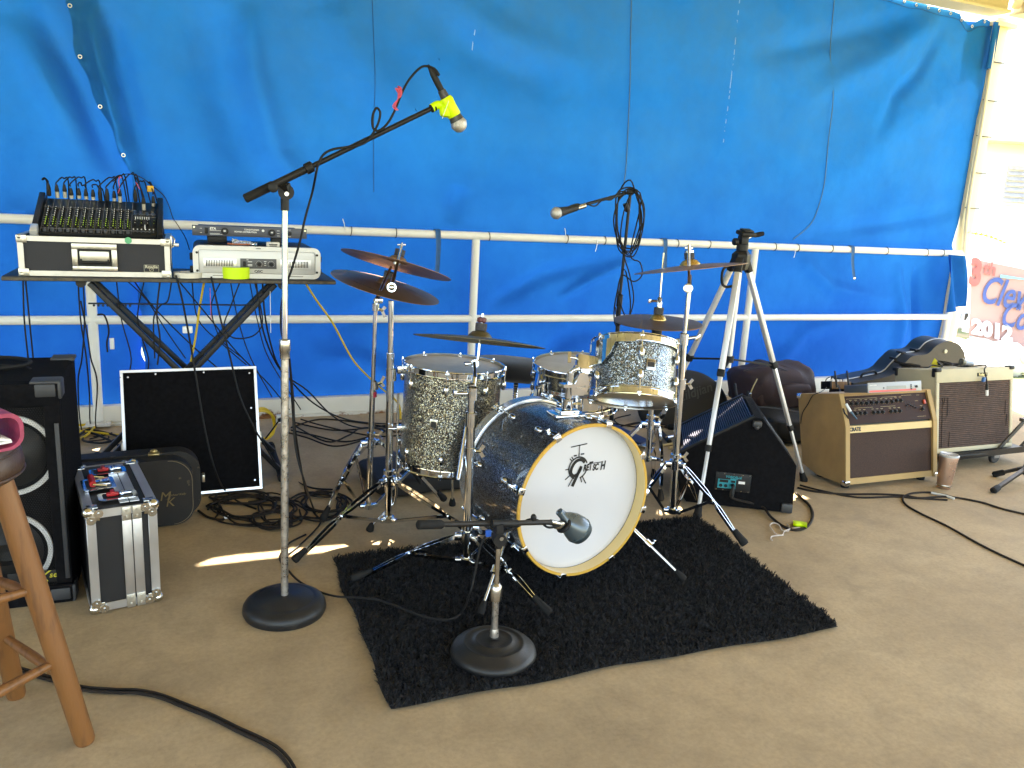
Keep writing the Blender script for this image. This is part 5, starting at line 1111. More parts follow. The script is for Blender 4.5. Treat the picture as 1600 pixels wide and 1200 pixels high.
for i in range(12):
    x = .006+pitch*(i+.5)
    for j in range(9):
        y_ = .055+.0178*j; kb_.cyl(MM @ V(x, y_, 0), MM @ V(x, y_, .010), .0052, .0046, n=8)
        (kg_ if j < 4 else kw_).box((x, y_+.001, .0106), (.0024, .0085, .001), 0, MM)
        if j < 4: kg_.box((x+.0075, y_+.003, .001), (.0022, .0042, .0012), 0, MM)
        if rn.random() < .5: kw_.box((x-.008, y_+.003, .001), (.0035, .0008, .001), 0, MM)
    kgr.cyl(MM @ V(x+.002, .018, 0), MM @ V(x+.002, .018, .012), .0075, .0065, n=10); kgr.cyl(MM @ V(x+.008, .205, 0), MM @ V(x+.008, .205, .006), .004, n=8)
    kb_.box((x-.008, .02, .004), (.005, .01, .007), .001, MM)
for i in range(7): kw_.box((PW-.082+.0085*i, .138, .006), (.003, .010, .008), .0008, MM)
for i in range(4):
    for j in range(2): x = PW-.083+.024*i; kb_.cyl(MM @ V(x, .085+.024*j, 0), MM @ V(x, .085+.024*j, .011), .0055, n=8); (kg_ if i % 2 else kw_).box((x, .088+.024*j, .0115), (.0015, .006, .001), 0, MM)
for i in range(6): kgr.box((PW-.088+.015*i, .03, .003), (.006, .012, .004), .001, MM); kw_.box((PW-.088+.015*i, .048, .003), (.005, .004, .004), .001, MM)
kw_.box((PW-.045, .06, .008), (.004, .02, .012), .001, MM)
for g_, m_, nm in ((lines, mat('grey_panel_lines', (.25, .25, .27), .5), 'panel_lines'), (kb_, BLACK, 'knobs'), (kw_, PRINT_W, 'knob_pointers'), (kg_, mat('lime_print', (.45, .7, .05), .5), 'lime_knob_pointers'), (kgr, GREYR, 'grey_knobs')):
    part(nm, g_, m_, mxr, kind='stuff')
jk = G()
for (i, j) in ((0, 0), (0, 1), (0, 2), (1, 0), (1, 1), (1, 2), (2, 0), (2, 1), (3, 0), (3, 1), (3, 2)):
    x = PW-.085+.023*i; jk.lathe([(.0032, 0), (.0068, 0), (.0068, .006), (.0032, .006)], MM @ V(x, .17+.013*j, 0), zax, 10)
part('jack_sockets', jk, CHROME2, mxr, kind='stuff')
# plugs on the mixer
SILP = mat('nickel_plug', (.55, .53, .47), .35, .8, .1)
nthw = ['leftmost', 'second', 'third', 'fourth', 'fifth', 'sixth', 'seventh', 'eighth', 'ninth', 'tenth', 'eleventh', 'twelfth', 'thirteenth', 'fourteenth', 'fifteenth']
plug_px = [(77, 300, 'b'), (90, 303, 's'), (102, 303, 's'), (112, 304, 'h'), (124, 304, 'h'), (135, 305, 'h'), (146, 306, 'h'), (157, 307, 'b'), (168, 308, 'b'), (179, 308, 'h'), (188, 310, 's'), (212, 309, 'b'), (225, 322, 's'), (240, 316, 'h')]
ends = {0: (66, 281), 1: (100, 279), 2: (112, 278), 3: (127, 278), 4: (128, 290), 5: (150, 283), 6: (155, 295), 7: (175, 278), 8: (190, 274), 9: (186, 276), 10: (205, 272), 11: (222, 284), 12: (210, 275), 13: (232, 286)}
def pln(px, py):
    v = ray(px, py); return CAM+v*((a_-CAM).dot(zax)/v.dot(zax))
for i, (px, py, k) in enumerate(plug_px):
    b_ = xp(px, py, (mx0+.065)+0) if False else pln(px, py+6); up_ = (zax*.75+V(0, .1, .65)).normalized()
    t = thing('audio_cable', '%s plug from the left along the mixer top, %s' % (nthw[i], {'b': 'all black', 's': 'long silver shell', 'h': 'black with a short silver collar'}[k]), 'cable', tuple(b_), 0, 'audio leads plugged into the mixer')
    if k == 'b': part('plug', G().lathe([(.0075, 0), (.0085, .01), (.0085, .03), (.006, .045), (.004, .052)], b_, up_, 12, True, True), BLACK, t)
    else:
        h = .026 if k == 's' else .013; part('plug', G().cyl(b_, b_+up_*h, .008, n=12), SILP, t); part('boot', G().lathe([(.0076, h), (.0085, h+.006), (.0065, h+.02), (.0038, h+.03)], b_, up_, 12, True, True), BLACK, t)
    e = b_+up_*.05; ex, ey = ends[i]; q = yp(ex, ey, TYF+.33); dn = yp(ex+8+i, 345, TYF+.41)
    part('lead', G().tube([e, e+up_*.012, q.lerp(e, .35)+V(0, .01, .014), q, q+V(.012, .03, -.01), V(dn.x, dn.y, max(dn.z, mz1-.02)), V(dn.x+.02, TYF+.44, TZ-.05)], .0028, 6, 5), CABLE, t)
q = yp(235, 295, TYF+.30); solo('yellow_tag', G().box(tuple(q), (.026, .006, .026), .004, None), mat('orange_yellow_tape', (.75, .42, .03), .5), 'folded orange-yellow tape tag above the right end of the mixer', 'tape')
q = yp(188, 283, TYF+.31); solo('pink_string', G().tube([q+V(.0, 0, .02), q+V(-.006, -.004, .0), q+V(-.004, -.01, -.03), q+V(-.01, -.02, -.05)], .0018, 5).torus(q+V(0, 0, .015), (0, 0, 1), .006, .0018, 12, 5).tube([q+V(.06, 0, .0), q+V(.075, -.01, -.03)], .0018, 5), PK, 'pink string tied round the cable bundle above the mixer', 'string')
cable('thin black lead arching over the right end of the mixer', [yp(x, y, TYF+.33) for x, y in ((176, 284), (190, 274), (205, 272), (222, 278), (240, 292), (256, 306), (264, 322), (270, 340), (278, 352))]+[yp(290, 372, TYF+.36), yp(296, 390, TYF+.40)], .002)
# amplifier rack case
ax0, ax1 = .027, .548; az0, az1 = TZ+.002, TZ+.137; ay0, ay1 = TYF+.02, TYF+.40
rc = thing('amplifier_rack_case', 'black moulded rack case with a rounded silver front rim holding a power amplifier', 'case', ((ax0+ax1)/2, ay0, az0))
def rrect(x0, x1, z0, z1, r, n=6):
    P = []
    for (cx, cz, a0) in ((x1-r, z1-r, 0), (x0+r, z1-r, 90), (x0+r, z0+r, 180), (x1-r, z0+r, 270)):
        for k in range(n+1): a = math.radians(a0+90*k/n); P.append((cx+r*math.cos(a), cz+r*math.sin(a)))
    return P
def ring_prism(o_, i_, y, d):
    g = G(); n = len(o_); v = [V(x, y, z) for x, z in o_]+[V(x, y, z) for x, z in i_]+[V(x, y+d, z) for x, z in o_]+[V(x, y+d, z) for x, z in i_]
    f = []
    for k in range(n): j = (k+1) % n; f += [(k, j, n+j, n+k), (2*n+k, 3*n+k, 3*n+j, 2*n+j), (k, 2*n+k, 2*n+j, j), (n+k, n+j, 3*n+j, 3*n+k)]
    return g.add(v, f)
SALU = mat('satin_silver_paint', (.6, .6, .59), .42, .35, .05, 10)
part('body', G().prism([V(x, ay0+.012, z) for x, z in rrect(ax0+.006, ax1-.006, az0+.004, az1-.002, .028)], (0, ay1-ay0, 0)), BLACK, rc)
part('rim', ring_prism(rrect(ax0, ax1, az0, az1, .03), rrect(ax0+.022, ax1-.022, az0+.02, az1-.018, .008), ay0, .03), SALU, rc)
g = G()
for z in (az0+.03, az1-.03):
    for x in (ax0+.016, ax1-.016): g.cyl((x, ay0-.003, z), (x, ay0+.002, z), .0052, n=10)
g.box(((ax0+ax1)/2, ay0-.0008, az1-.008), (.02, .001, .003))
g.box((ax0+.12, ay0-.0008, az0+.011), (.09, .001, .002)).box((ax1-.12, ay0-.0008, az0+.011), (.09, .001, .002)); part('screw', g, BLACKM, rc)
for z in (az0+.03, az0+.085): part('side_hinge', G().box((ax1+.004, ay0+.05, z), (.012, .03, .025), .003).box((ax0-.005, ay0+.05, z), (.014, .03, .03), .004), BLACK, rc)
pa = thing('power_amplifier', 'silver power amplifier with vent slots set in the rounded rack case', 'amplifier', ((ax0+ax1)/2, ay0+.006, az0+.02))
fx0, fx1, fz0, fz1 = ax0+.024, ax1-.024, az0+.021, az1-.019; fy = ay0+.004
part('faceplate', G().box(((fx0+fx1)/2, fy+.006, (fz0+fz1)/2), (fx1-fx0, .012, fz1-fz0), .001), SALU, pa)
part('vent_panel', G().box((fx0+.082, fy-.002, fz0+.042), (.13, .006, .04), .001), ALU_BRIGHT, pa); part('vent_panel', G().box((fx1-.082, fy-.002, fz0+.042), (.13, .006, .04), .001), ALU_BRIGHT, pa)
g = G()
for k in range(17):
    for bx_ in (fx0+.028, fx1-.136): g.box((bx_+.0065*k, fy-.0055, fz0+.042), (.0034, .002, .027))
part('vent_slots', g, PRINT_B, pa)
part('control_panel', G().box(((fx0+fx1)/2+.0, fy-.002, fz0+.042), (.148, .006, .042), .001), GREYR, pa)
g = G(); cxp = (fx0+fx1)/2
for dx in (.002, .052):
    for k in range(11): a = math.radians(-130+26*k); g.box((cxp+dx+.013*math.sin(a), fy-.0058, fz0+.041+.013*math.cos(a)), (.0016, .001, .0016))
for (dx, dz, w_) in ((-.035, .05, .018), (-.035, .038, .018), (-.035, .033, .018), (.027, .052, .01), (.027, .045, .006), (.027, .036, .008), (-.045, .058, .008)): g.box((cxp+dx, fy-.0058, fz0+dz), (w_, .001, .0022))
part('printing', g, PRINT_W, pa)
part('gain_knob', G().lathe([(.0085, 0), (.008, .012), (.003, .013)], (cxp+.002, fy-.005, fz0+.041), (0, -1, 0), 14, True, True), BLACK, pa); part('gain_knob', G().lathe([(.0085, 0), (.008, .012), (.003, .013)], (cxp+.052, fy-.005, fz0+.041), (0, -1, 0), 14, True, True), BLACK, pa)
part('rocker_switch', G().box((cxp-.058, fy-.007, fz0+.041), (.012, .006, .022), .002), BLACK, pa)
text('lettering', 'QSC', .014, planeM((cxp+.0, fy-.001, fz0+.009), (1, 0, 0), (0, 0, 1)), PRINT_B, pa, 0, .0004, .0003, 'CENTER', sx=1.25)
# power conditioner
pc0 = V(.029, TYF+.13, az1+.034)
pc = thing('power_conditioner', 'flat blue-grey rack power distributor lying on top of the amplifier case', 'rack unit', tuple(pc0))
PCB = mat('blue_grey_panel', (.06, .066, .09), .45, .2, .06)
part('faceplate', G().box((pc0.x+.2375, pc0.y, pc0.z+.021), (.475, .004, .044), .001), PCB, pc); part('chassis', G().box((pc0.x+.2375, pc0.y+.12, pc0.z+.018), (.42, .23, .036), .002), BLACKM, pc)
g = G()
for x in (.09, .36): part('work_light', G().lathe([(.015, 0), (.015, .01), (.009, .011), (.008, .004)], (pc0.x+(.13 if x < .2 else .325), pc0.y-.001, pc0.z+.021), (0, -1, 0), 20, True, False), BLACK, pc); g.box((pc0.x+(.13 if x < .2 else .325), pc0.y-.006, pc0.z+.022), (.009, .002, .006))
part('lamp_glass', g, WHITE, pc)
part('rocker_switch', G().box((pc0.x+.056, pc0.y-.004, pc0.z+.021), (.012, .008, .026), .002), BLACK, pc); part('circuit_breaker', G().box((pc0.x+.402, pc0.y-.003, pc0.z+.02), (.014, .004, .014), .001).cyl((pc0.x+.402, pc0.y-.01, pc0.z+.019), (pc0.x+.402, pc0.y-.004, pc0.z+.019), .004, n=10), BLACK, pc)
text('lettering', 'ETA', .014, planeM((pc0.x+.07, pc0.y-.0025, pc0.z+.030), (1, 0, 0), (0, 0, 1)), PRINT_W, pc, .1, .0006, .0002); 
text('lettering', 'CONDITIONED', .0088, planeM((pc0.x+.21, pc0.y-.0025, pc0.z+.030), (1, 0, 0), (0, 0, 1)), PRINT_W, pc, 0, .0002, .0002); text('lettering', 'POWER DISTRIBUTION', .0088, planeM((pc0.x+.17, pc0.y-.0025, pc0.z+.020), (1, 0, 0), (0, 0, 1)), PRINT_W, pc, 0, .0002, .0002)
g = G().lathe([(.0003, 0), (.0055, 0), (.0055, .001), (.0003, .001)], (pc0.x+.288, pc0.y-.003, pc0.z+.028), (0, -1, 0), 16)
for (x, z, w_) in ((.095, .022, .05), (.09, .010, .04), (.095, .006, .05), (.035, .03, .008), (.035, .012, .008), (.40, .036, .012), (.40, .006, .012), (.352, .03, .012), (.352, .018, .01), (.352, .008, .012)): g.box((pc0.x+x, pc0.y-.003, pc0.z+z), (w_, .001, .0014))
part('printing', g, PRINT_W, pc)
part('rack_screw', G().cyl((pc0.x+.008, pc0.y-.004, pc0.z+.034), (pc0.x+.008, pc0.y, pc0.z+.034), .004, n=8).cyl((pc0.x+.467, pc0.y-.004, pc0.z+.034), (pc0.x+.467, pc0.y, pc0.z+.034), .004, n=8), CHROME, pc)
part('foot', G().box((pc0.x+.1, pc0.y+.05, pc0.z-.016), (.08, .06, .032), .006), BLACK, pc); part('foot', G().box((pc0.x+.36, pc0.y+.05, pc0.z-.016), (.07, .06, .032), .006), BLACK, pc)
# clear bag and small items
CLR = bpy.data.materials.new('clear_film'); CLR.use_nodes = True; b__ = CLR.node_tree.nodes['Principled BSDF']; b__.inputs['Roughness'].default_value = .12; b__.inputs['Transmission Weight'].default_value = .75; b__.inputs['IOR'].default_value = 1.2; b__.inputs['Base Color'].default_value = (.85, .87, .9, 1)
q = V(.235, TYF+.055, az1+.002)
g = G().grid(lambda u, v: q+V(-.05+.10*u+.006*noise.noise(V(u*9, v*5, 1)), .02*math.sin(v*3), .002+.034*math.sin(math.pi*v)*(.6+.5*noise.noise(V(u*6, v*4, 2)))*(1-.6*u)), 24, 12)
bgp = solo('plastic_bag', g, CLR, 'crumpled clear plastic bag lying in front of the power distributor', 'bag', sharp=20)
solo('cable_end', G().tube([q+V(-.07, -.01, .006), q+V(-.03, -.02, .005), q+V(.02, -.018, .006)], .0035, 6), mat('copper_end', (.35, .12, .07), .5), 'reddish cable end beside the clear plastic bag', 'cable')
q = V(.35, TYF+.05, az1+.010); t = thing('paper_packet', 'small pale packet on the amplifier case right of the plastic bag', 'packet', tuple(q))
part('wrapper', G().box((0, 0, 0), (.055, .03, .02), .004), mat('pale_packet', (.55, .53, .5), .5, 0, .15, 60), t, L=True); part('label_print', G().box((0, -.0155, .0), (.035, .001, .004)).box((0, -.0155, -.006), (.03, .001, .003)), PRINT_B, t, L=True)
# tape rolls
q = V(yp(369, 430, TYF+.03).x, TYF+.035, TZ+.002); 
t = thing('tape_roll', 'fluorescent yellow-green tape roll on the table edge', 'tape roll', tuple(q)); part('tape', G().lathe([(.026, 0), (.056, 0), (.056, .047), (.026, .047), (.026, 0)], (0, 0, 0), (0, 0, 1), 48), NEON, t, L=True); part('core', G().lathe([(.0255, .001), (.0255, .046)], (0, 0, 0), (0, 0, 1), 32), WHITE, t, L=True)
q = V(yp(294, 430, TYF+.03).x, TYF+.04, TZ+.002)
t = thing('tape_roll', 'thin white tape roll on the table between the two cases', 'tape roll', tuple(q)); part('tape', G().lathe([(.034, 0), (.057, 0), (.058, .021), (.034, .022), (.034, 0)], (0, 0, 0), (0, 0, 1), 48), mat('masking_tape', (.7, .66, .58), .6), t, L=True)
# ================================================================ things on the floor at the left
# leaning lid
la, lb = V(-.265, 3.45, .012), V(.278, 3.47, .012); lx = (lb-la).normalized(); ly = V(0, .16, .515).normalized(); LW = (lb-la).length; LH = .54
lid = thing('case_lid', 'large square black case lid with aluminium edges leaning on the table stand', 'case lid', tuple(la)); ML = planeM(la, lx, ly)
part('panel', G().box((LW/2, LH/2, -.02), (LW-.006, LH-.006, .034), .001, ML), CARPET, lid)
g = G()
for (cx, cy, sx, sy) in ((LW/2, .006, LW, .012), (LW/2, LH-.006, LW, .012), (.006, LH/2, .012, LH-.024), (LW-.006, LH/2, .012, LH-.024)): g.box((cx, cy, -.018), (sx, sy, .046), .001, ML, 1)
part('edge_extrusion', g, ALU_BRIGHT, lid)
g = G()
for (x, y_) in ((.03, LH-.03), (LW-.03, LH-.03), (LW-.03, .04), (LW-.03, LH*.66), (LW*.25, LH-.02), (LW*.6, LH-.02), (LW*.25, .03)): g.cyl(ML @ V(x, y_, -.003), ML @ V(x, y_, .0), .004, n=8)
part('rivet', g, CHROME2, lid); part('latch', G().box((LW+.003, LH*.42, -.01), (.008, .05, .03), .002, ML).box((.0-.003, LH*.40, -.01), (.008, .05, .03), .002, ML), HW, lid)
# guitar case standing on its side
gc = thing('instrument_case', 'worn black instrument case with rounded end standing behind the silver-edged flight case', 'case', (-.2, 3.2, 0), .0)
LEA = mat('scuffed_black_leatherette', (.009, .0085, .0085), .6, 0, .3, 30, .5, 300, col2=(.11, .08, .05), mask=(.66, .74))
def case_poly(x0, x1, z0, z1, r): return [(x1-r+r*math.cos(a), z0+r+r*math.sin(a)) for a in [(-math.pi/2+math.pi/2*k/8) for k in range(9)]]+[(x1-r*1.2+r*1.2*math.cos(a), z1-r*1.2+r*1.2*math.sin(a)) for a in [math.pi/2*k/8 for k in range(9)]]+[(x0, z1), (x0, z0)]
P1 = case_poly(-.55, .0, .004, .27, .07)
part('lid_half', G().prism([V(x, 3.165+.08*(x+.1), z) for x, z in P1], V(-.004, .065, 0)), LEA, gc)
part('bottom_half', G().prism([V(x+.025, 3.236+.08*(x+.1), z+.008) for x, z in P1], V(-.004, .07, 0)), LEA, gc)
SW = mat('pale_stitching', (.22, .18, .12), .8)
g = G()
for k in range(len(P1)-3):
    (xa, za), (xb, zb_) = P1[k], P1[k+1]; g.tube([V(xa-.006, 3.162+.08*(xa+.1), za-.004 if za > .1 else za+.004), V(xb-.006, 3.162+.08*(xb+.1), zb_-.004 if zb_ > .1 else zb_+.004)], .0013, 4, 1, False)
part('stitching', g, SW, gc)
part('clasp', G().box((-.14, 3.23, .277), (.04, .03, .008), .002).ball((-.14, 3.235, .286), .011, (1.3, .8, .8), 10, 8), mat('old_brass', (.45, .36, .17), .35, .8, .2), gc); part('clasp', G().box((.035, 3.25, .16), (.012, .03, .03), .003), HW, gc)
text('lettering', 'M', .05, planeM((-.125, 3.158, .125), (1, .08, 0), (0, 0, 1)), mat('dull_gold', (.2, .15, .07), .5, .4), gc, .2, 0, .0003); text('lettering', 'K', .05, planeM((-.105, 3.158, .100), (1, .08, 0), (0, 0, 1)), bpy.data.materials['dull_gold'], gc, .2, 0, .0003); text('lettering', 'Michael Kelly', .012, planeM((-.095, 3.157, .13), (1, .08, 0), (0, 0, 1)), bpy.data.materials['dull_gold'], gc, .3, 0, .0003)
# flight case
fa = math.radians(10.7); fo = fl(144, 960); FWd, FDp, FHt = .196, .43, .335
fc = thing('flight_case', 'black flight case with silver edges, ball corners and red latches on top', 'case', tuple(fo), fa)
part('shell', G().box((FWd/2, FDp/2, FHt/2), (FWd-.006, FDp-.006, FHt-.008)), mat('black_laminate', (.008, .0075, .009), .55, 0, .2, 100, .4, 600), fc, L=True)
edges(fc, 0, FWd, 0, FDp, .004, FHt, .026, ALU, L=True)
part('lid_extrusion', G().box((FWd*.56, -.0035, FHt/2), (.0265, .004, FHt-.056), .001).box((FWd*.56+.029, -.0035, FHt/2), (.0265, .004, FHt-.056), .001).box((FWd*.56, FDp/2, FHt+.0015), (.0265, FDp-.054, .004), .001).box((FWd*.56+.029, FDp/2, FHt+.0015), (.0265, FDp-.054, .004), .001), ALU, fc, L=True)
BALLC = chromem('ball_corner_steel', (.7, .68, .62), .22)
for x in (0, FWd):
    for y_ in (0, FDp):
        for z in (.004, FHt):
            sx, sy, sz = (1 if x == 0 else -1), (1 if y_ == 0 else -1), (1 if z < .1 else -1)
            g = G().ball((x+sx*.008, y_+sy*.006, z+sz*.008), .017, (1, 1, 1), 14, 10)
            for (px_, pz_) in ((.034, .010), (.014, .030)): g.lathe([(.0005, 0), (.0135, 0), (.0135, .003), (.0005, .003)], (x+sx*px_, y_-sy*.006, z+sz*pz_), (0, -sy, 0), 14); g.cyl((x+sx*px_, y_-sy*.006, z+sz*pz_), (x+sx*px_, y_-sy*.012, z+sz*pz_), .0035, n=8)
            g.box((x+sx*.022, y_-sy*.0065, z+sz*.018), (.03, .003, .028), .001); g.box((x+sx*.02, y_+sy*.022, z-sz*.003), (.03, .03, .003), .001)
            part('ball_corner', g, BALLC, fc, L=True)
for (z, s) in ((.024, 1), (FHt-.022, -1)):
    g = G()
    for dx in (0, .029):
        xx = FWd*.56+dx; g.box((xx, -.0075, z), (.025, .003, .044), .004); g.cyl((xx, -.013, z+.01), (xx, -.008, z+.01), .0038, n=8); g.cyl((xx, -.013, z-.01), (xx, -.008, z-.01), .0038, n=8)
    part('joint_plate', g, HW, fc, L=True)
def latch(y_):
    g = G(); x = FWd*.50; z = FHt+.004
    for k in range(1): g.prism([V(px_+x-.0, py_+y_, z) for px_, py_ in rrect(-.055, .055, -.032, .032, .012)], (0, 0, .003))
    lt = part('latch_dish', g, CHROME, fc, L=True); part('latch_well', G().prism([V(px_+x, py_+y_, z+.003) for px_, py_ in rrect(-.042, .042, -.023, .023, .008)], (0, 0, .0008)), BLACK, lt, L=True)
    part('latch_wing', G().box((x-.014, y_, z+.009), (.034, .016, .010), .003).box((x-.014, y_, z+.016), (.012, .03, .008), .003), RED, lt, L=True)
    part('latch_bar', G().box((x+.022, y_, z+.008), (.034, .014, .008), .002).cyl((x+.012, y_-.012, z+.010), (x+.012, y_+.012, z+.010), .004, n=8), CHROME, lt, L=True)
latch(.085); latch(FDp-.095)
g = G().prism([V(px_+FWd*.28, py_+FDp*.5, FHt+.004) for px_, py_ in rrect(-.045, .05, -.055, .055, .01)], (0, 0, .003)); hh = part('handle_dish', g, CHROME, fc, L=True)
part('handle_well', G().prism([V(px_+FWd*.28, py_+FDp*.5, FHt+.0072) for px_, py_ in rrect(-.034, .038, -.043, .043, .008)], (0, 0, .0008)), GREYR, hh, L=True); part('handle_grip', G().cyl((FWd*.2, FDp*.5-.038, FHt+.02), (FWd*.2, FDp*.5+.038, FHt+.02), .010, n=14), RED, hh, L=True)
part('handle_bail', G().box((FWd*.33, FDp*.5, FHt+.012), (.05, .06, .006), .002).cyl((FWd*.2, FDp*.5-.04, FHt+.02), (FWd*.4, FDp*.5-.04, FHt+.012), .003, n=8).cyl((FWd*.2, FDp*.5+.04, FHt+.02), (FWd*.4, FDp*.5+.04, FHt+.012), .003, n=8), CHROME, hh, L=True)
# bass speaker cabinet
sx0, sx1, sy0, sy1, szt = -.95, -.362, 2.63, 3.03, .705
spk = thing('speaker_cabinet', 'tall black carpeted speaker cabinet with metal grille behind the wooden stool', 'speaker', ((sx0+sx1)/2, sy0, 0))
g = G().box(((sx0+sx1)/2, (sy0+sy1)/2+.012, szt/2), (sx1-sx0, sy1-sy0-.024, szt), .012)
for (cx, cz, sx, sz) in (((sx0+sx1)/2, szt-.035, sx1-sx0, .07), ((sx0+sx1)/2, .03, sx1-sx0, .06), (sx1-.022, szt/2, .044, szt-.132), (sx0+.022, szt/2, .044, szt-.132)): g.box((cx, sy0+.01, cz), (sx, .03, sz), .004)
part('cabinet', g, CARPET, spk)
def perf():
    m = bpy.data.materials.new('perforated_steel'); m.use_nodes = True; nt = m.node_tree; b = nt.nodes['Principled BSDF']; L = nt.links.new
    tc = N(nt, 'ShaderNodeTexCoord'); mp = N(nt, 'ShaderNodeMapping'); mp.inputs['Scale'].default_value = (115, 1, 200); mp.inputs['Rotation'].default_value = (0, 0, 0); L(tc.outputs['Object'], mp.inputs[0])
    s = N(nt, 'ShaderNodeSeparateXYZ'); L(mp.outputs[0], s.inputs[0])
    def lat(ox, oz):
        r = []
        for o_, off, k in (('X', ox, 1.), ('Z', oz, .577)):
            a = N(nt, 'ShaderNodeMath', operation='ADD'); L(s.outputs[o_], a.inputs[0]); a.inputs[1].default_value = off+100
            fr = N(nt, 'ShaderNodeMath', operation='FRACT'); h = N(nt, 'ShaderNodeMath', operation='MULTIPLY'); h.inputs[1].default_value = 1. if o_ == 'X' else 1.
            L(a.outputs[0], fr.inputs[0]); c = N(nt, 'ShaderNodeMath', operation='SUBTRACT'); L(fr.outputs[0], c.inputs[0]); c.inputs[1].default_value = .5
            q = N(nt, 'ShaderNodeMath', operation='POWER'); q.inputs[1].default_value = 2; L(c.outputs[0], q.inputs[0]); h.inputs[1].default_value = 1 if o_ == 'X' else .333*.99*1.0
            L(q.outputs[0], h.inputs[0]); r.append(h)
        a = N(nt, 'ShaderNodeMath', operation='ADD'); L(r[0].outputs[0], a.inputs[0]); L(r[1].outputs[0], a.inputs[1]); return a
    mp.inputs['Scale'].default_value = (150, 1, 260*.333)
    for n_ in nt.nodes: pass
    A, B = lat(0, 0), lat(.5, .5)
    mn = N(nt, 'ShaderNodeMath', operation='MINIMUM'); L(A.outputs[0], mn.inputs[0]); L(B.outputs[0], mn.inputs[1])
    th = N(nt, 'ShaderNodeMath', operation='GREATER_THAN'); L(mn.outputs[0], th.inputs[0]); th.inputs[1].default_value = .078
    L(th.outputs[0], b.inputs['Alpha']); b.inputs['Base Color'].default_value = (.02, .02, .022, 1); b.inputs['Roughness'].default_value = .4; return m
part('grille', G().grid(lambda u, v: V(sx0+.044+(sx1-sx0-.088)*u, sy0+.002, .06+(szt-.13)*v), 2, 2), perf(), spk)
part('baffle', G().grid(lambda u, v: V(sx0+.044+(sx1-sx0-.088)*u, sy0-.0+.027, .06+(szt-.13)*v), 2, 2), BLACK, spk)
for (px, py) in ((14, 712), (10, 862)):
    c = yp(px, py, sy0+.02); r_ = .118
    dr = part('driver', G().lathe([(.0005, .002), (.03, .006), (.034, .03), (.095, .004), (.1, .0)], c+V(0, .002, 0), (0, -1, 0), 48), BLACK, spk)
    part('driver_ring', G().lathe([(r_-.007, .0), (r_-.006, .006), (r_+.007, .006), (r_+.008, .0)], c, (0, -1, 0), 64), mat('grey_ring', (.6, .6, .6), .4), dr)
CP = mat('grey_corner_plastic', (.035, .036, .04), .5, 0, .1)
for (x, z) in ((sx1, szt), (sx1, 0.03)):
    part('corner_protector', G().box((x-.035, sy0-.002, z-.022 if z > .1 else .03), (.055, .012, .040), .005).box((x+.001, sy0+.03, z-.022 if z > .1 else .03), (.012, .07, .055), .005).box((x-.035, sy0+.03, z+.001 if z > .1 else .0045), (.08, .07, .009), .004), CP, spk)
part('corner_protector', G().box((sx1-.03, sy1-.03, szt+.001), (.07, .07, .012), .004), CP, spk)
part('side_strip', G().box((sx1-.012, sy0-.006, szt/2-.02), (.012, .004, .5), .001), CP, spk)
YL = mat('yellow_letters', (.62, .55, .05), .5)
q = yp(33, 905, sy0-.002); part('badge', G().box((q.x+.05, sy0-.0005, q.z), (.17, .003, .04), .001), BLACK, spk)
text('lettering', 'VX', .05, planeM((q.x, sy0-.003, q.z), (1, 0, 0), (0, 0, 1)), YL, spk, .3, .0, .0005, sx=1.1); text('lettering', 'series', .026, planeM((q.x+.075, sy0-.003, q.z+.004), (1, 0, 0), (0, 0, 1)), YL, spk, .2, .0, .0005)
q = yp(8, 580, sy0+.2); cable('thick black cable coil resting on top of the tall speaker cabinet', [q+V(.07*math.cos(a*.7), .05*math.sin(a*.7), .0+.003*a) for a in range(0, 14)], .0055)
o = thing('handle_strap', 'dark grey rubber handle on top of the tall speaker cabinet', 'handle', (-.62, 2.80, szt)); part('grip', G().box((0, 0, .012), (.12, .035, .022), .008), CP, o, L=True)
# stool
SC0 = V(-.492, 1.925, 0); sr = .142; szs = .745
st_ = thing('bar_stool', 'wooden bar stool with a brown padded seat at the left edge', 'stool', tuple(SC0))
LTH = mat('brown_leatherette', (.055, .028, .018), .42, 0, .3, 14, .5, 160); OAK = mat('orange_oak', (.21, .085, .024), .5, 0, .35, 22, .4, 90, coat=.15, col2=(.11, .045, .016), mask=(.52, .72))
mpn = OAK.node_tree.nodes; tcn = [n for n in mpn if n.type == 'TEX_COORD'][0]; mp_ = N(OAK.node_tree, 'ShaderNodeMapping'); mp_.inputs['Scale'].default_value = (2.2, 2.2, .35); OAK.node_tree.links.new(tcn.outputs['Object'], mp_.inputs[0])
for n in [n for n in mpn if n.type == 'TEX_NOISE']: OAK.node_tree.links.new(mp_.outputs[0], n.inputs['Vector'])
part('seat', G().lathe([(.0005, .002), (sr*.7, .0), (sr*.92, -.008), (sr*.985, -.018), (sr*.99, -.024), (sr*1.03, -.03), (sr*1.06, -.055), (sr*1.04, -.075), (sr*.95, -.084), (.001, -.084)], SC0+V(0, 0, szs), (0, 0, 1), 64), LTH, st_, sharp=80)
part('piping', G().torus(SC0+V(0, 0, szs-.023), (0, 0, 1), sr*.995, .003, 64, 6).torus(SC0+V(0, 0, szs-.070), (0, 0, 1), sr*1.05, .003, 64, 6), LTH, st_)
feet_ = [fl(134, 1160), fl(26, 1088)]; F1, F2 = feet_; dv = F2-F1; pv = V(-dv.y, dv.x, 0); 
if (F1+pv-SC0).length > (F1-pv-SC0).length: pv = -pv
F3, F4 = F2+pv, F1+pv; cen = (F1+F3)/2; LG = []
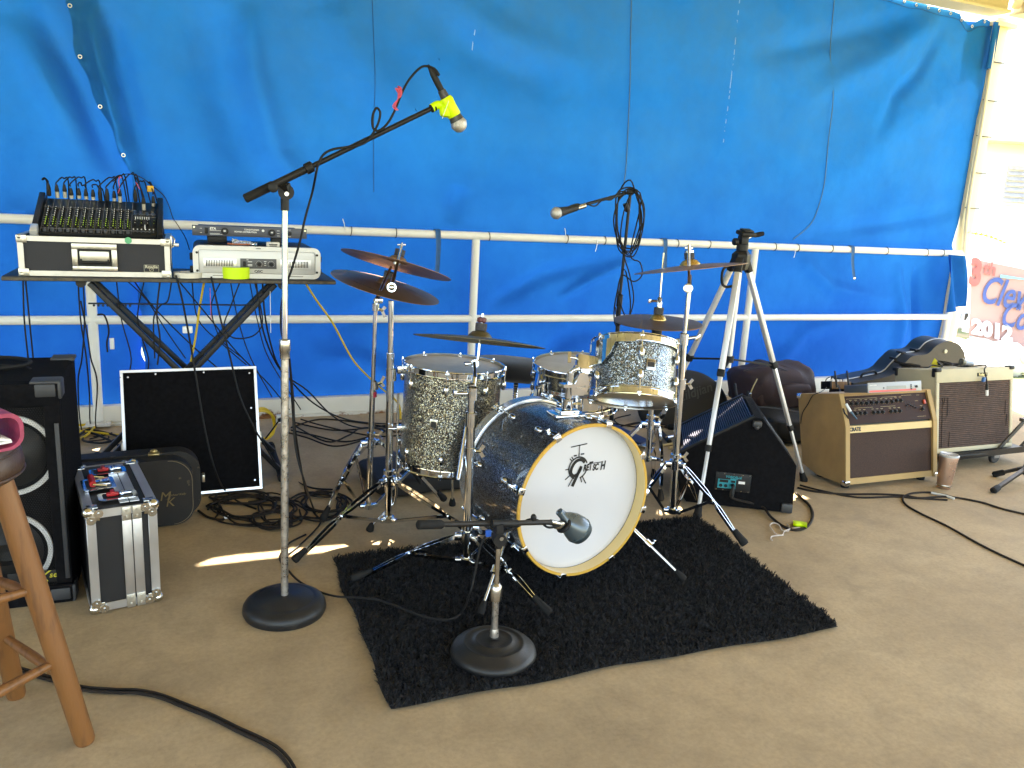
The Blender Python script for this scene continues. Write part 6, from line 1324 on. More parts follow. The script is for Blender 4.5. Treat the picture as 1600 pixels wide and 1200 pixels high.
for f in (F1, F2, F3, F4):
    tp_ = SC0+(f-cen)*.50+V(0, 0, szs-.08); LG.append((f, tp_)); part('leg', G().lathe([(.019, 0), (.0225, .01), (.0245, .25), (.025, .5), (.023, .7)], f, (tp_-f), 20, True, True), OAK, st_)
def lp(i, z): f, t = LG[i]; return f.lerp(t, z/(szs-.08))
for (i, j, z) in ((0, 1, .17), (1, 2, .23), (2, 3, .17), (3, 0, .20), (0, 1, .38), (3, 0, .42), (1, 2, .42), (2, 3, .38)):
    a_, b_ = lp(i, z), lp(j, z+.02*(1 if z < .3 else -1)); part('rung', G().lathe([(.009, 0), (.0125, (b_-a_).length*.5), (.009, (b_-a_).length)], a_, b_-a_, 14), OAK, st_)
# pink case on the stool
q = fl(0, 702, szs+.002); pk = thing('pink_pouch', 'pink folded pouch stuffed with white papers on the wooden stool', 'pouch', tuple(q))
PKM = mat('pink_vinyl', (.34, .045, .10), .45, 0, .2, 60, .4, 200)
pr_ = rrect(-.05, .05, .0, .078, .03, 6)
g = ring_prism(pr_, [(x*.84, .006+z*.82) for x, z in pr_], 0, .13).xf(Matrix.Translation(q) @ Matrix.Rotation(.55, 4, 'Z') @ Matrix.Translation((-.01, -.02, 0)))
part('cover', g, PKM, pk, sharp=50); 
part('papers', G().box((0, 0, .03), (.05, .1, .006), .001, Matrix.Translation(q) @ Matrix.Rotation(.55, 4, 'Z') @ Matrix.Translation((-.02, .025, 0)) @ Matrix.Rotation(.3, 4, 'Y')).box((0, 0, .04), (.04, .1, .006), .001, Matrix.Translation(q) @ Matrix.Rotation(.55, 4, 'Z') @ Matrix.Translation((-.02, .025, 0)) @ Matrix.Rotation(-.25, 4, 'Y')).box((0, 0, .018), (.055, .1, .005), .001, Matrix.Translation(q) @ Matrix.Rotation(.55, 4, 'Z') @ Matrix.Translation((-.012, .028, 0))), WHITE, pk)
# floor cable at the very front left
cable('twin black cable snaking across the concrete in the lower left foreground', [fl(x, y, .006) for x, y in ((-60, 1030), (0, 1040), (40, 1052), (90, 1066), (130, 1078), (180, 1082), (215, 1083), (250, 1090), (290, 1106), (330, 1122), (370, 1142), (400, 1156), (425, 1170), (442, 1185), (455, 1205), (470, 1240))], .0046, CABLEB)
cable('second strand lying tight beside the lower left foreground cable', [fl(x, y, .006) for x, y in ((-60, 1024), (0, 1034), (40, 1046), (90, 1061), (130, 1073), (180, 1077), (215, 1078), (250, 1085), (292, 1101), (332, 1117), (373, 1137), (404, 1151), (430, 1165), (448, 1181), (461, 1201), (476, 1236))], .0040, CABLEB)
# ================================================================ right side
# floor monitor
ma, mb_ = fl(1072, 785), fl(1238, 803); mdx = (mb_-ma).normalized(); mnv = V(-mdx.y, mdx.x, 0); mlen = .44
mon = thing('floor_monitor', 'black carpeted wedge floor monitor with a teal jack panel on its side', 'speaker', tuple(ma))
prof = [(0, .004), (-.035, .05), (-.045, .235), (.255, .428), (.29, .425), (.458, .225), (.466, .004)]
def mp3(s, z, d=0.): return ma+mdx*s+V(0, 0, z)+mnv*d
part('cabinet', G().prism([mp3(s, z) for s, z in prof], mnv*mlen), CARPET, mon, sharp=20)
gr_a, gr_b = V(0, 0, 0)+mp3(-.045, .235), mp3(.255, .428); gv = (gr_b-gr_a).normalized(); gn = gv.cross(mnv).normalized()
if gn.z < 0: gn = -gn
BLG = mat('blue_black_grille', (.008, .014, .06), .5, .0, .2)
g = G()
for k in range(34):
    c = gr_a+gv*(.02+.0098*k)+gn*.004; g.bar(c+mnv*.03, c+mnv*(mlen-.03), .005, .005)
part('grille_bars', g, BLG, mon)
g = G().bar(gr_a+gn*.004+mnv*.01, gr_b+gn*.004+mnv*.01, .02, .012, gn).bar(gr_a+gn*.004+mnv*(mlen-.01), gr_b+gn*.004+mnv*(mlen-.01), .02, .012, gn); part('grille_frame', g, BLACK, mon)
hp0, hp1 = mp3(.29, .425), mp3(.458, .225); hv = (hp1-hp0).normalized(); hn = mnv.cross(hv).normalized()
if hn.z < 0: hn = -hn
Mh = planeM((hp0+hp1)/2+mnv*.13, hv, mnv)
sg_ = 1 if (Mh.to_3x3() @ V(0, 0, 1)).dot(hn) > 0 else -1
part('handle_plate', G().box((0, 0, .002*sg_), (.17, .10, .006), .002, Mh), CP, mon); part('handle_recess', G().box((-.035, 0, .0055*sg_), (.05, .06, .002), 0, Mh).box((.035, 0, .0055*sg_), (.05, .06, .002), 0, Mh), PRINT_B, mon)
c = mp3(.268, .40); part('corner_protector', G().box((0, 0, 0), (.04, .03, .026), .008, planeM(c-mnv*.004, mdx, (0, 0, 1))).ball(c-mnv*.01+mdx*-.0-V(0, 0, .014), .011, (1, 1, 1), 10, 8), CP, mon)
c = mp3(.44, .025); part('corner_protector', G().box((0, 0, 0), (.05, .045, .02), .008, planeM(c-mnv*.002, mdx, (0, 0, 1))), CP, mon)
pc_ = mp3(.195, .12, -.002); Mj = planeM(pc_, mdx, (0, 0, 1)); 
jp = part('jack_plate', G().box((0, 0, 0), (.155, .085, .003), .001, Mj), BLACK, mon); TEAL = mat('teal_print', (.0, .27, .33), .5, 0, .08, 30)
part('teal_panel', G().box((-.040, -.010, .0025), (.052, .042, .001), 0, Mj).box((.0, -.008, .0025), (.026, .045, .001), 0, Mj), TEAL, jp)
part('jack_socket', G().lathe([(.002, 0), (.007, 0), (.007, .005), (.002, .005)], Mj @ V(-.052, -.018, .003), -mnv, 12).lathe([(.002, 0), (.007, 0), (.007, .005), (.002, .005)], Mj @ V(-.030, -.018, .003), -mnv, 12).box((-.040, .003, .004), (.038, .012, .002), 0, Mj).box((0, .004, .004), (.018, .01, .002), 0, Mj), BLACK, jp)
text('lettering', 'YORKVILLE', .014, Mj @ Matrix.Translation((-.035, .024, .003)), TEAL, jp, .15, .0004, .0003); text('lettering', 'SOUND', .009, Mj @ Matrix.Translation((-.012, .0165, .003)), TEAL, jp, 0, .0003, .0003)
part('white_sticker', G().box((.038, .002, .0025), (.028, .012, .001), 0, Mj), WHITE, jp)
g = G()
for x in (-.07, -.04, 0, .04, .07):
    for y_ in (-.038, .038): g.cyl(Mj @ V(x, y_, .001), Mj @ V(x, y_, .004), .0022, n=6)
part('screws', g, CHROME2, jp)
jk_ = Mj @ V(0, -.012, .004)
t = thing('speaker_cable', 'thick black cable looping out of the floor monitor jack across the concrete', 'cable', tuple(jk_))
part('plug', G().lathe([(.006, 0), (.009, .004), (.009, .02), (.006, .024)], jk_, -mnv, 12, True, True).lathe([(.0075, 0), (.008, .03), (.005, .045)], jk_-mnv*.022, -mnv*.3-V(0, 0, 1), 12), BLACK, t)
part('lead', G().tube([jk_-mnv*.022, jk_-mnv*.03-V(0, 0, .05)]+[fl(1188, 790, .02), fl(1205, 808, .008), fl(1225, 823, .006), fl(1245, 828, .006), fl(1262, 822, .006), fl(1270, 806, .006), fl(1265, 790, .006), fl(1252, 778, .006), fl(1243, 770, .006)], .0058, 8), CABLEB, t)
STR = mat('white_string', (.6, .54, .5), .8)
solo('string', G().tube([fl(x, y, .008) for x, y in ((1250, 824), (1236, 826), (1226, 830), (1222, 836), (1212, 834), (1206, 826), (1203, 821), (1208, 817), (1217, 820), (1222, 828), (1232, 830))], .0024, 6).tube([fl(x, y, .006) for x, y in ((1224, 836), (1214, 837), (1206, 838), (1204, 842), (1207, 844))], .0024, 6).tube([fl(x, y, .006) for x, y in ((1232, 830), (1233, 822), (1230, 819))], .0022, 6), STR, 'pale string tied round the floor monitor cable on the concrete', 'string')
q = fl(1250, 820, .012); solo('tape_flag', G().grid(lambda u, v: fl(1239+22*u, 813+9*v+3*u, .006+.016*math.sin(math.pi*v)+.005*math.sin(u*7)), 8, 5), NEON, 'folded bright yellow-green tape flag on the floor monitor cable', 'tape', sharp=30)
# guitar combo with sloping panel
cx0, cx1, cyf = 2.957, 3.567, 2.825
TAN = mat('tan_suede_tolex', (.30, .175, .06), .75, 0, .16, 9, .5, 260, sheen=.15); TANF = mat('tan_tolex_edge', (.38, .25, .10), .7, 0, .08, 9, .4, 260)
pf = [(-.004, .03), (.053, .315), (.125, .462), (.40, .395), (.30, .045), (.19, .02)]
am = thing('guitar_amplifier', 'tan combo amplifier with a brown knob panel, leaning back beside the steel tumbler', 'amplifier', (cx0, cyf, 0))
part('side_panel', G().prism([V(cx0, cyf+y_, z) for y_, z in pf], (.026, 0, 0)), TAN, am); part('side_panel', G().prism([V(cx1-.026, cyf+y_, z) for y_, z in pf], (.026, 0, 0)), TAN, am)
ins = [(.016, .05), (.069, .310), (.137, .445), (.39, .38), (.29, .06), (.19, .035)]
part('cabinet', G().prism([V(cx0+.027, cyf+y_, z) for y_, z in ins], (cx1-cx0-.054, 0, 0)), BLACK, am)
part('top_panel', G().prism([V(cx0+.0262, cyf+y_, z) for y_, z in ((.119, .448), (.125, .4615), (.40, .3945), (.39, .375), (.14, .438))], (cx1-cx0-.0524, 0, 0)), TAN, am)
part('bottom_rail', G().prism([V(cx0+.0262, cyf+y_, z) for y_, z in ((-.0035, .031), (.003, .060), (.03, .055), (.19, .03), (.19, .0205))], (cx1-cx0-.0524, 0, 0)), TANF, am)
for x_ in (cx0+.013, cx1-.013): part('front_edge', G().bar(V(x_, cyf-.0065, .03), V(x_, cyf+.0505, .315), .027, .006, (0, 1, 0)).bar(V(x_, cyf+.0505, .315), V(x_, cyf+.122, .461), .027, .006, (0, 1, 0)), TANF, am)
def front(u, v0, off=0.):      # lower face point
    p = V(cx0+.027+(cx1-cx0-.054)*u, cyf+.010+.055*v0, .055+.255*v0); return p+V(0, -.98, .2)*off
GR = mat('brown_speaker_cloth', (.045, .024, .018), .9, 0, .45, 260, .8, 420)
CRM = mat('cream_trim', (.62, .45, .2), .5, 0, .05)
part('speaker_cloth', G().prism([front(0, 0, .002), front(1, 0, .002), front(1, .865, .002), front(0, .865, .002)], V(0, .006, 0)), GR, am)
part('name_strip', G().prism([front(0, .87, .010), front(1, .87, .010), front(1, 1.0, .010), front(0, 1.0, .010)], V(0, .012, 0)), CRM, am)
text('lettering', 'CRATE', .026, planeM(front(.005, .935, .0115), (1, 0, 0), front(0, 1)-front(0, 0)), PRINT_B, am, 0, .0012, .0004, sx=.9)
p0 = V(cx0+.027, cyf+.062, .318); p1 = V(cx0+.027, cyf+.132, .448); pd = (p1-p0).normalized(); PLn = (p1-p0).length; Mp = planeM(p0, (1, 0, 0), pd); WP = cx1-cx0-.054
part('control_panel', G().box((WP/2, PLn/2, .002), (WP-.002, PLn-.004, .006), 0, Mp), mat('brown_panel', (.040, .020, .016), .6, 0, .06, spec=.15), am)
kn = []
for k in range(9): kn.append((.045+.0335*k-(.0 if k < 8 else 0), .102))
for x in (.345, .375): kn.append((x, .106))
for x in (.06, .09, .12, .175, .205, .235, .29, .32, .35): kn.append((x, .052))
kn.append((.505, .055))
ks_ = part('knob', G().lathe([(.0095, 0), (.009, .004), (.0065, .006), (.006, .013), (.002, .0135)], (0, 0, 0), (0, 0, 1), 12, True, True), BLACK, am, L=True)
ks_.matrix_local = frame(am).inverted() @ Mp @ Matrix.Translation((kn[0][0], kn[0][1], .005))
for (x, y_) in kn[1:]: alike('knob', ks_, am, frame(am).inverted() @ Mp @ Matrix.Translation((x, y_, .005)))
g = G()
for (x, y_) in kn:
    for a in (-2.2, -1.1, 0, 1.1, 2.2): g.box((x+.0125*math.sin(a), y_+.0125*math.cos(a), .0056), (.0016, .0016, .0006), 0, Mp)
    g.box((x, y_+.0185, .0056), (.016, .0016, .0006), 0, Mp)
for (x, y_, w_) in ((.12, .128, .2), (.3, .128, .1), (.42, .132, .07), (.48, .1, .02), (.12, .08, .12), (.28, .08, .1), (.49, .018, .06), (.5, .13, .02)): g.box((x, y_, .0056), (w_, .001, .0006), 0, Mp)
part('gold_printing', g, mat('gold_print', (.5, .38, .18), .5), am)
g = G(); g2 = G()
for k in range(5): g.box((.402+.015*k, .078, .0056), (.002, .046, .0008), 0, Mp); g2.box((.402+.015*k, .082-.006*abs(k-1), .010), (.007, .005, .008), .001, Mp)
part('slider_slot', g, PRINT_B, am); part('slider_cap', g2, BLACK, am)
part('power_switch', G().box((.53, .092, .009), (.014, .022, .008), .002, Mp), mat('red_lit_switch', (.5, .06, .02), .4), am)
for (x, y_, z) in ((cx0+.05, cyf+.045, .03), (cx1-.05, cyf+.045, .03), (cx0+.05, cyf+.21, .022), (cx1-.05, cyf+.21, .022)): part('foot', G().cyl((x, y_, .0), (x, y_, z+.012), .02, n=14), RUBBER, am)
for (y_, z, x) in ((.0, .04, cx0), (.0, .04, cx1), (.385, .385, cx0)): part('corner_cap', G().box((x+(.006 if x == cx0 else -.006), cyf+y_+.0, z), (.034, .03, .026), .006), CHROME, am)
def ontop(px, py):             # point on the top panel
    n_ = V(0, .067, .275).normalized(); o_ = V(cx0, cyf+.125, .4625); v = ray(px, py); return CAM+v*((o_-CAM).dot(n_)/v.dot(n_))
tN = V(0, .067, .275).normalized(); tY = V(0, .275, -.067).normalized()
# DI preamp box
q = ontop(1305, 608); d1_ = thing('preamp_box', 'small wood-sided preamp box with white knobs on the tan amplifier', 'effects box', tuple(q)); Mq = planeM(q+tN*.001, V(.97, -.2, 0), tY)
WD = mat('striped_walnut', (.22, .12, .05), .5, 0, .45, 25); wt = WD.node_tree; mp_ = N(wt, 'ShaderNodeMapping'); mp_.inputs['Scale'].default_value = (6, .3, .3); wt.links.new([n for n in wt.nodes if n.type == 'TEX_COORD'][0].outputs['Object'], mp_.inputs[0]); wt.links.new(mp_.outputs[0], [n for n in wt.nodes if n.type == 'TEX_NOISE'][0].inputs['Vector'])
part('body', G().box((.045, .05, .0225), (.135, .1, .045), .004, Mq), WD, d1_); part('end_panel', G().box((-.028, .05, .0235), (.014, .102, .048), .003, Mq), BLACK, d1_)
for (x, y_) in ((.0, .03), (.03, .03), (.06, .04), (.085, .03), (.03, .065)): part('knob', G().lathe([(.012, 0), (.011, .014), (.002, .015)], Mq @ V(x, y_, .045), tN, 12, True, True), WHITE, d1_)
t = thing('instrument_cable', 'black cable with a blue-grey plug drooping over the tan amplifier panel', 'cable', tuple(q))
part('lead', G().tube([Mq @ V(-.02, .03, .025), Mq @ V(.02, -.0, .022), yp(1318, 640, cyf+.07), yp(1322, 648, cyf+.06), yp(1326, 654, cyf+.05)], .004, 7), CABLE, t)
part('plug', G().cyl(yp(1322, 631, cyf+.075), yp(1329, 643, cyf+.055), .0065, n=10), WHITE, t); part('plug_tail', G().cyl(yp(1329, 643, cyf+.055), yp(1339, 655, cyf+.04), .006, .003, n=10), mat('slate_boot', (.05, .11, .17), .5), t)
cable('thin black lead arching behind the wood-sided preamp box', [Mq @ V(-.02, .07, .03), Mq @ V(-.01, .08, .06), Mq @ V(.02, .08, .075), Mq @ V(.05, .08, .055), Mq @ V(.06, .07, .04)], .003)
solo('white_plug', G().cyl(Mq @ V(.04, .07, .045), Mq @ V(.03, .08, .065), .006, n=10), WHITE, 'white jack plug standing in the wood-sided preamp box', 'plug')
cable('thin black lead hanging down the left side of the tan amplifier', [Mq @ V(-.03, .04, .01)]+[xp(x, y, cx0-.004) for x, y in ((1283, 612), (1270, 618), (1262, 632), (1254, 645), (1251, 662))], .002)
# wireless receiver
q = ontop(1338, 603); wr = thing('wireless_receiver', 'flat grey wireless receiver with a red stripe on the tan amplifier', 'receiver', tuple(q)); q2 = ontop(1414, 611)
q = ontop(1356, 615); Mw = planeM(q+tN*.001, (1, 0, 0), tY); wW = (q2-q).length
part('chassis', G().box((wW/2, .075, .021), (wW, .145, .036), .003, Mw), mat('slate_metal', (.09, .10, .115), .45, .4, .05), wr)
part('front_panel', G().box((wW/2, .0, .025), (wW+.002, .008, .048), .002, Mw), mat('silver_grey_panel', (.32, .33, .34), .45, .2, .04), wr); part('red_stripe', G().box((wW/2-.015, -.0048, .008), (wW-.04, .001, .009), 0, Mw), mat('coral_red', (.6, .1, .09), .5), wr)
part('display', G().box((wW*.52, -.0048, .022), (wW*.36, .001, .016), 0, Mw), mat('lcd_grey', (.25, .25, .22), .3), wr); part('button', G().box((wW*.8, -.005, .03), (.008, .003, .006), 0, Mw).box((wW*.8, -.005, .012), (.008, .003, .006), 0, Mw).box((wW*.8, -.005, .021), (.008, .003, .006), 0, Mw).cyl(Mw @ V(wW*.9, -.003, .022), Mw @ V(wW*.9, -.009, .022), .006, n=12).cyl(Mw @ V(wW*.28, -.003, .022), Mw @ V(wW*.28, -.007, .022), .003, n=8), BLACK, wr)
text('lettering', 'SENNHEISER', .008, Mw @ Matrix.Translation((.006, -.0055, .036)) @ Matrix.Rotation(math.pi/2, 4, 'X'), PRINT_W, wr, 0, .0001, .0002)
for x in (-.07, .005): part('antenna', G().cyl(Mw @ V(x+.02, .14, .03), Mw @ V(x+.02, .15, .11), .005, .004, n=10), BLACK, wr)
# cream combo on a dolly
RX0, RX1, RYF = 3.73, 4.325, 2.985; rtilt = -math.radians(10.5); RH, RD = .455, .27
ro = thing('guitar_amplifier', 'tall cream combo amplifier with a brown ribbed grille on a black dolly', 'amplifier', (RX0, RYF, .088)); MR = Matrix.Translation((RX0, RYF, .088)) @ Matrix.Rotation(rtilt, 4, 'X'); RW = RX1-RX0
CRT = mat('cream_tolex', (.43, .38, .25), .7, 0, .05, 20, .5, 260); CRT2 = mat('cream_tolex_face', (.5, .45, .31), .65, 0, .04, 20, .3, 260)
part('cabinet', G().box((RW/2, RD/2+.004, RH/2), (RW, RD, RH), .012, MR), CRT, ro)
g = G()
for (x, z, a, b) in ((RW/2, RH-.036, RW, .072), (RW/2, .012, RW, .024), (.011, RH/2-.024, .022, RH-.097), (RW-.011, RH/2-.024, .022, RH-.097)): g.box((x, -.001, z), (a-.001, .014, b), .002, MR)
part('front_frame', g, CRT2, ro); part('grille_backing', G().box((RW/2, .001, RH/2-.024), (RW-.044, .004, RH-.097), 0, MR), mat('dark_brown_cloth', (.035, .022, .019), .9, 0, .3, 60, .5, 300), ro)
g = G()
for k in range(33): g.cyl(MR @ V(.024, -.0015, .030+.0108*k), MR @ V(RW-.024, -.0015, .030+.0108*k), .0036, n=6)
part('grille_ribs', g, mat('brown_rib_cloth', (.10, .062, .048), .85, 0, .3, 40, .5, 300), ro)
g = G()
for (x, z0, z1) in ((.045, .03, .30), (.085, .2, .30), (.10, .03, .11), (RW-.06, .19, .27), (RW-.05, .12, .19), (.06, .26, .30)): g.bar(MR @ V(x, -.0055, z0), MR @ V(x+.004, -.0055, z1), .003, .001)
part('grille_scuffs', g, mat('dark_scuff', (.015, .01, .01), .9), ro)
part('badge', G().box((RW*.58, -.009, RH-.036), (.078, .003, .020), .001, MR), BLACK, ro, 'gold lettered black badge'); text('lettering', 'Roland', .021, MR @ Matrix.Translation((RW*.58, -.011, RH-.036)) @ Matrix.Rotation(math.pi/2, 4, 'X'), mat('gold_badge_letters', (.7, .55, .25), .35, .5), ro, 0, .0004, .0004, 'CENTER')
for (x, y_, z) in ((.0, .0, RH), (RW, .0, RH), (0, RD, RH), (RW, RD, RH)):
    sx = 1 if x == 0 else -1; part('corner_protector', G().box((x+sx*.014, y_+(.004 if y_ == 0 else -.004), z-.004), (.042, .034, .022), .007, MR).box((x+sx*.004, y_+(.012 if y_ == 0 else -.012), z-.024), (.018, .022, .036), .006, MR), BLACK, ro)
for (x, w_) in ((.03, .05), (RW-.05, .03)): part('top_screw', G().cyl(MR @ V(x+.04, .03, RH), MR @ V(x+.04, .03, RH+.006), .006, n=8), BLACK, ro)
dl = thing('equipment_dolly', 'low black platform dolly with a grey caster under the cream amplifier', 'dolly', (4.1, 3.1, 0))
part('platform', G().box((4.06, 3.10, .076), (.70, .34, .020), .004, None).bar((3.72, 2.945, .07), (4.50, 2.925, .095), .034, .012, (0, 1, 0)), BLACKM, dl)
WHL = mat('caster_rubber', (.03, .03, .032), .6); FRK = mat('zinc_fork', (.35, .35, .36), .4, .7)
for (px, yy) in ((1550, 2.99), (1480, 3.2)):
    p = yp(px, 725, yy); p.z = .034; w__ = part('caster_fork', G().box((p.x+.0, yy+.012, .052), (.04, .006, .04), .002).box((p.x, yy-.018, .052), (.04, .006, .04), .002).cyl((p.x, yy, .062), (p.x, yy, .078), .018, n=14), FRK, dl)
    part('wheel', G().lathe([(.006, -.012), (.030, -.012), (.034, -.008), (.034, .008), (.030, .012), (.006, .012)], (p.x, yy-.003, .034), (0, 1, 0), 28, True, True), WHL, w__)
# mic and cable on cream amp
def onr(px, py, h=.004): n_ = (MR.to_3x3() @ V(0, 0, 1)); o_ = MR @ V(0, 0, RH+.004+h); v = ray(px, py); return CAM+v*((o_-CAM).dot(n_)/v.dot(n_))
mc3 = thing('microphone', 'handheld microphone with a silver grille lying on the cream amplifier', 'microphone', tuple(MR @ V(.40, .17, RH+.004))); a_, b_ = MR @ V(.44, .15, RH+.03), MR @ V(.405, .17, RH+.028)
part('grille', G().lathe([(.003, -.024), (.016, -.022), (.0215, -.012), (.022, 0), (.019, .004)], b_, V(-1, .2, .05), 18), mat('brown_mesh', (.22, .2, .15), .5, .6, .2, 300), mc3)
part('body', G().lathe([(.017, 0), (.0165, .02), (.013, .06), (.012, .075), (.002, .076)], b_, V(1, -.25, -.1), 18), mat('pale_grey_mic', (.35, .38, .42), .4, .3), mc3)
cable('black cable crumpled over the top of the cream amplifier ending in a silver plug', [MR @ V(x, y, RH+.008+z) for x, y, z in ((.02, .24, 0), (.05, .15, 0), (.09, .12, 0), (.13, .13, .01), (.17, .1, 0), (.20, .15, .02), (.23, .18, .03), (.25, .12, .02), (.22, .08, .01), (.19, .14, .01), (.24, .16, .02), (.30, .1, 0), (.36, .06, 0), (.395, .01, .006))]+[yp(1538, 578, RYF+.05), yp(1541, 590, RYF+.045), yp(1542, 602, RYF+.035)], .0038, k=5)
pl = thing('cable_plug', 'silver plug with blue tape hanging in front of the brown ribbed grille', 'plug', tuple(yp(1541, 612, RYF+.03)))
part('boot', G().cyl(yp(1542, 600, RYF+.036), yp(1542, 610, RYF+.03), .0075, n=10), BLACK, pl); part('shell', G().cyl(yp(1542, 609, RYF+.03), yp(1542, 618, RYF+.028), .0075, n=10), WHITE, pl); part('blue_tape', G().box(tuple(yp(1537, 593, RYF+.04)), (.022, .016, .028), .006), mat('blue_tape_2', (.02, .12, .35), .5), pl)
cable('black connector leads heaped at the back left of the cream amplifier top', [MR @ V(x, y, RH+.012+z) for x, y, z in ((.0, .27, .03), (.02, .22, .01), (.04, .2, .0), (.01, .24, .01), (.03, .19, .01), (.07, .16, .0))], .008)
cable('dark clip and lead lying near the right back corner of the cream amplifier', [MR @ V(x, y, RH+.014) for x, y in ((.36, .25), (.40, .23), (.44, .22))], .008)
solo('yellow_note', G().prism([MR @ V(.19, .2, RH+.002), MR @ V(.24, .16, RH+.004), MR @ V(.19, .17, RH+.055)], (0, -.004, .0)), mat('yellow_paper', (.7, .62, .05), .6), 'small yellow triangle of tape on the cream amplifier top', 'tape')
# tumbler
q = fl(1474, 762); tu = thing('steel_tumbler', 'copper coloured steel tumbler with clear lid standing by the tan amplifier', 'tumbler', tuple(q))
COP = mat('rose_copper_steel', (.52, .36, .29), .3, .85, .06, 10)
part('body', G().lathe([(.030, 0), (.0325, .003), (.034, .03), (.045, .165), (.0445, .168), (.042, .168)], (0, 0, 0), (0, 0, 1), 40, True), COP, tu, L=True); part('base_ring', G().lathe([(.0335, .012), (.0345, .014), (.0345, .02), (.034, .022)], (0, 0, 0), (0, 0, 1), 40), CHROME2, tu, L=True)
part('lid', G().lathe([(.043, .168), (.0465, .169), (.0465, .176), (.043, .180), (.036, .176), (.001, .175)], (0, 0, 0), (0, 0, 1), 40), mat('clear_grey_lid', (.4, .42, .44), .15, 0, .05, coat=.5), tu, L=True)
g = G(); a0 = math.radians(-150)
g.lathe([(.0372, .06), (.0423, .125)], (0, 0, 0), (0, 0, 1), 10, hint=(1, 0, 0), a0=math.radians(130), a1=math.radians(185)); part('dark_label', g, PRINT_B, tu, L=True)
g = G(); g.lathe([(.0402, .095), (.0412, .108)], (0, 0, 0), (0, 0, 1), 6, hint=(1, 0, 0), a0=math.radians(150), a1=math.radians(170)); part('pink_emblem', g, mat('pink_print', (.7, .12, .3), .5), tu, L=True); g = G(); g.lathe([(.0390, .073), (.0400, .088)], (0, 0, 0), (0, 0, 1), 6, hint=(1, 0, 0), a0=math.radians(150), a1=math.radians(172)); part('blue_emblem', g, mat('blue_emblem', (.05, .12, .4), .5), tu, L=True)
# stand at the right edge
hs = fl(1606, 736, .06); es = thing('stand', 'black folding stand with splayed rubber-tipped legs at the right edge', 'stand', (hs.x, hs.y, 0))
part('pole', G().cyl((hs.x, hs.y, .03), (hs.x, hs.y, .6), .013, n=12).cyl((hs.x, hs.y, .04), (hs.x, hs.y, .16), .024, n=12), BLACK, es)
for (f, nm) in ((fl(1553, 766, .014), 0), (fl(1555, 741, .014), 1), (hs+V(.35, -.2, -.045), 2)):
    lg = part('leg', G().bar(V(hs.x, hs.y, .085), f, .02, .014), BLACKM, es); part('rubber_foot', G().lathe([(.012, -.045), (.016, -.04), (.017, .005), (.01, .014)], f, f-V(hs.x, hs.y, .085), 12, True, True), RUBBER, lg)
part('arm', G().bar(yp(1556, 706, 2.98), yp(1606, 652, 2.9), .022, .014).box(tuple(yp(1600, 656, 2.9)), (.04, .03, .02), .004), mat('grey_steel_arm', (.12, .115, .11), .4, .6), es); part('arm', G().bar(yp(1586, 706, 2.98), yp(1612, 680, 2.9), .014, .01), bpy.data.materials['grey_steel_arm'], es)
# guitar case lying behind the cream amp
HC = mat('grey_black_moulded_case', (.022, .020, .018), .5, 0, .15, 8, .4, 200)
op = [(1334, 599), (1360, 594), (1394, 586), (1409, 572), (1425, 557), (1438, 555), (1451, 552), (1462, 541), (1471, 536), (1481, 533.5), (1491, 534.5), (1500, 540), (1506, 550), (1510, 566)]
YG = 3.62; pol = [yp(x, y, YG) for x, y in op]; pol = spline(pol, 3); pol = [V(p.x, YG, p.z) for p in pol]; zb_ = .02
poly = pol+[V(pol[-1].x+.02, YG, .25), V(pol[-1].x-.05, YG, zb_), V(pol[0].x, YG, zb_)]
hg = thing('guitar_case', 'black moulded guitar case with a curved top standing behind the cream amplifier', 'case', (4.4, YG, 0))
part('front_shell', G().prism(poly, (0, .085, 0)), HC, hg, sharp=50); part('back_shell', G().prism([p+V(0, .089, .004) for p in poly], (-.0, .10, 0)), mat('case_tarp_reflection', (.012, .018, .03), .4, 0, .1), hg, sharp=50)  # blue reflection of the tarp put into the back shell's colour
part('rim', G().tube([p+V(0, .087, .002) for p in pol], .0045, 6, 1, False), mat('pale_rim', (.35, .35, .34), .4, .5), hg)
part('latch', G().lathe([(.001, 0), (.014, 0), (.012, .006), (.001, .007)], tuple(yp(1477, 549, YG-.001)), (0, -1, 0), 14), mat('cream_latch', (.6, .55, .4), .4), hg)
for (x, y) in ((1408, 551), (1429, 547), (1397, 560)): part('latch', G().box(tuple(yp(x, y, YG+.1)), (.035, .05, .018), .004), CHROME2 if x == 1427 else BLACK, hg)
part('handle', G().tube([yp(1345, 590, YG+.08), yp(1349, 584, YG+.08), yp(1365, 580, YG+.08), yp(1370, 585, YG+.08)], .007, 8), BLACK, hg)
# bags against the curb
q = V(3.28, 3.95, 0); bg1 = thing('backpack', 'brown-black backpack slumped on a soft bag against the curb', 'backpack', (3.45, 3.9, .15)); BRN = mat('brown_black_cordura', (.030, .015, .018), .75, 0, .3, 9, .7, 260)
def folds(g, seed, amp=.012):
    g.v = [p+V(noise.noise(p*7+V(seed, 0, 0)), noise.noise(p*7+V(0, seed, 0)), noise.noise(p*6+V(0, 0, seed)))*amp for p in g.v]; return g
bp_ = soft((3.38, 3.92, .255), .27, .17, .14, 4, .6); folds(bp_, 3, .035); g_ = bp_; g_.v = [p+V(0, -1, .4)*.014*abs(noise.noise(V(p.x*9+p.z*14, p.z*7-p.x*6, 2))) for p in g_.v]; part('body', bp_, BRN, bg1, sharp=180)
part('front_pocket', folds(soft((3.38, 3.80, .22), .2, .07, .085, 9, .6), 5, .02), BRN, bg1, sharp=180)
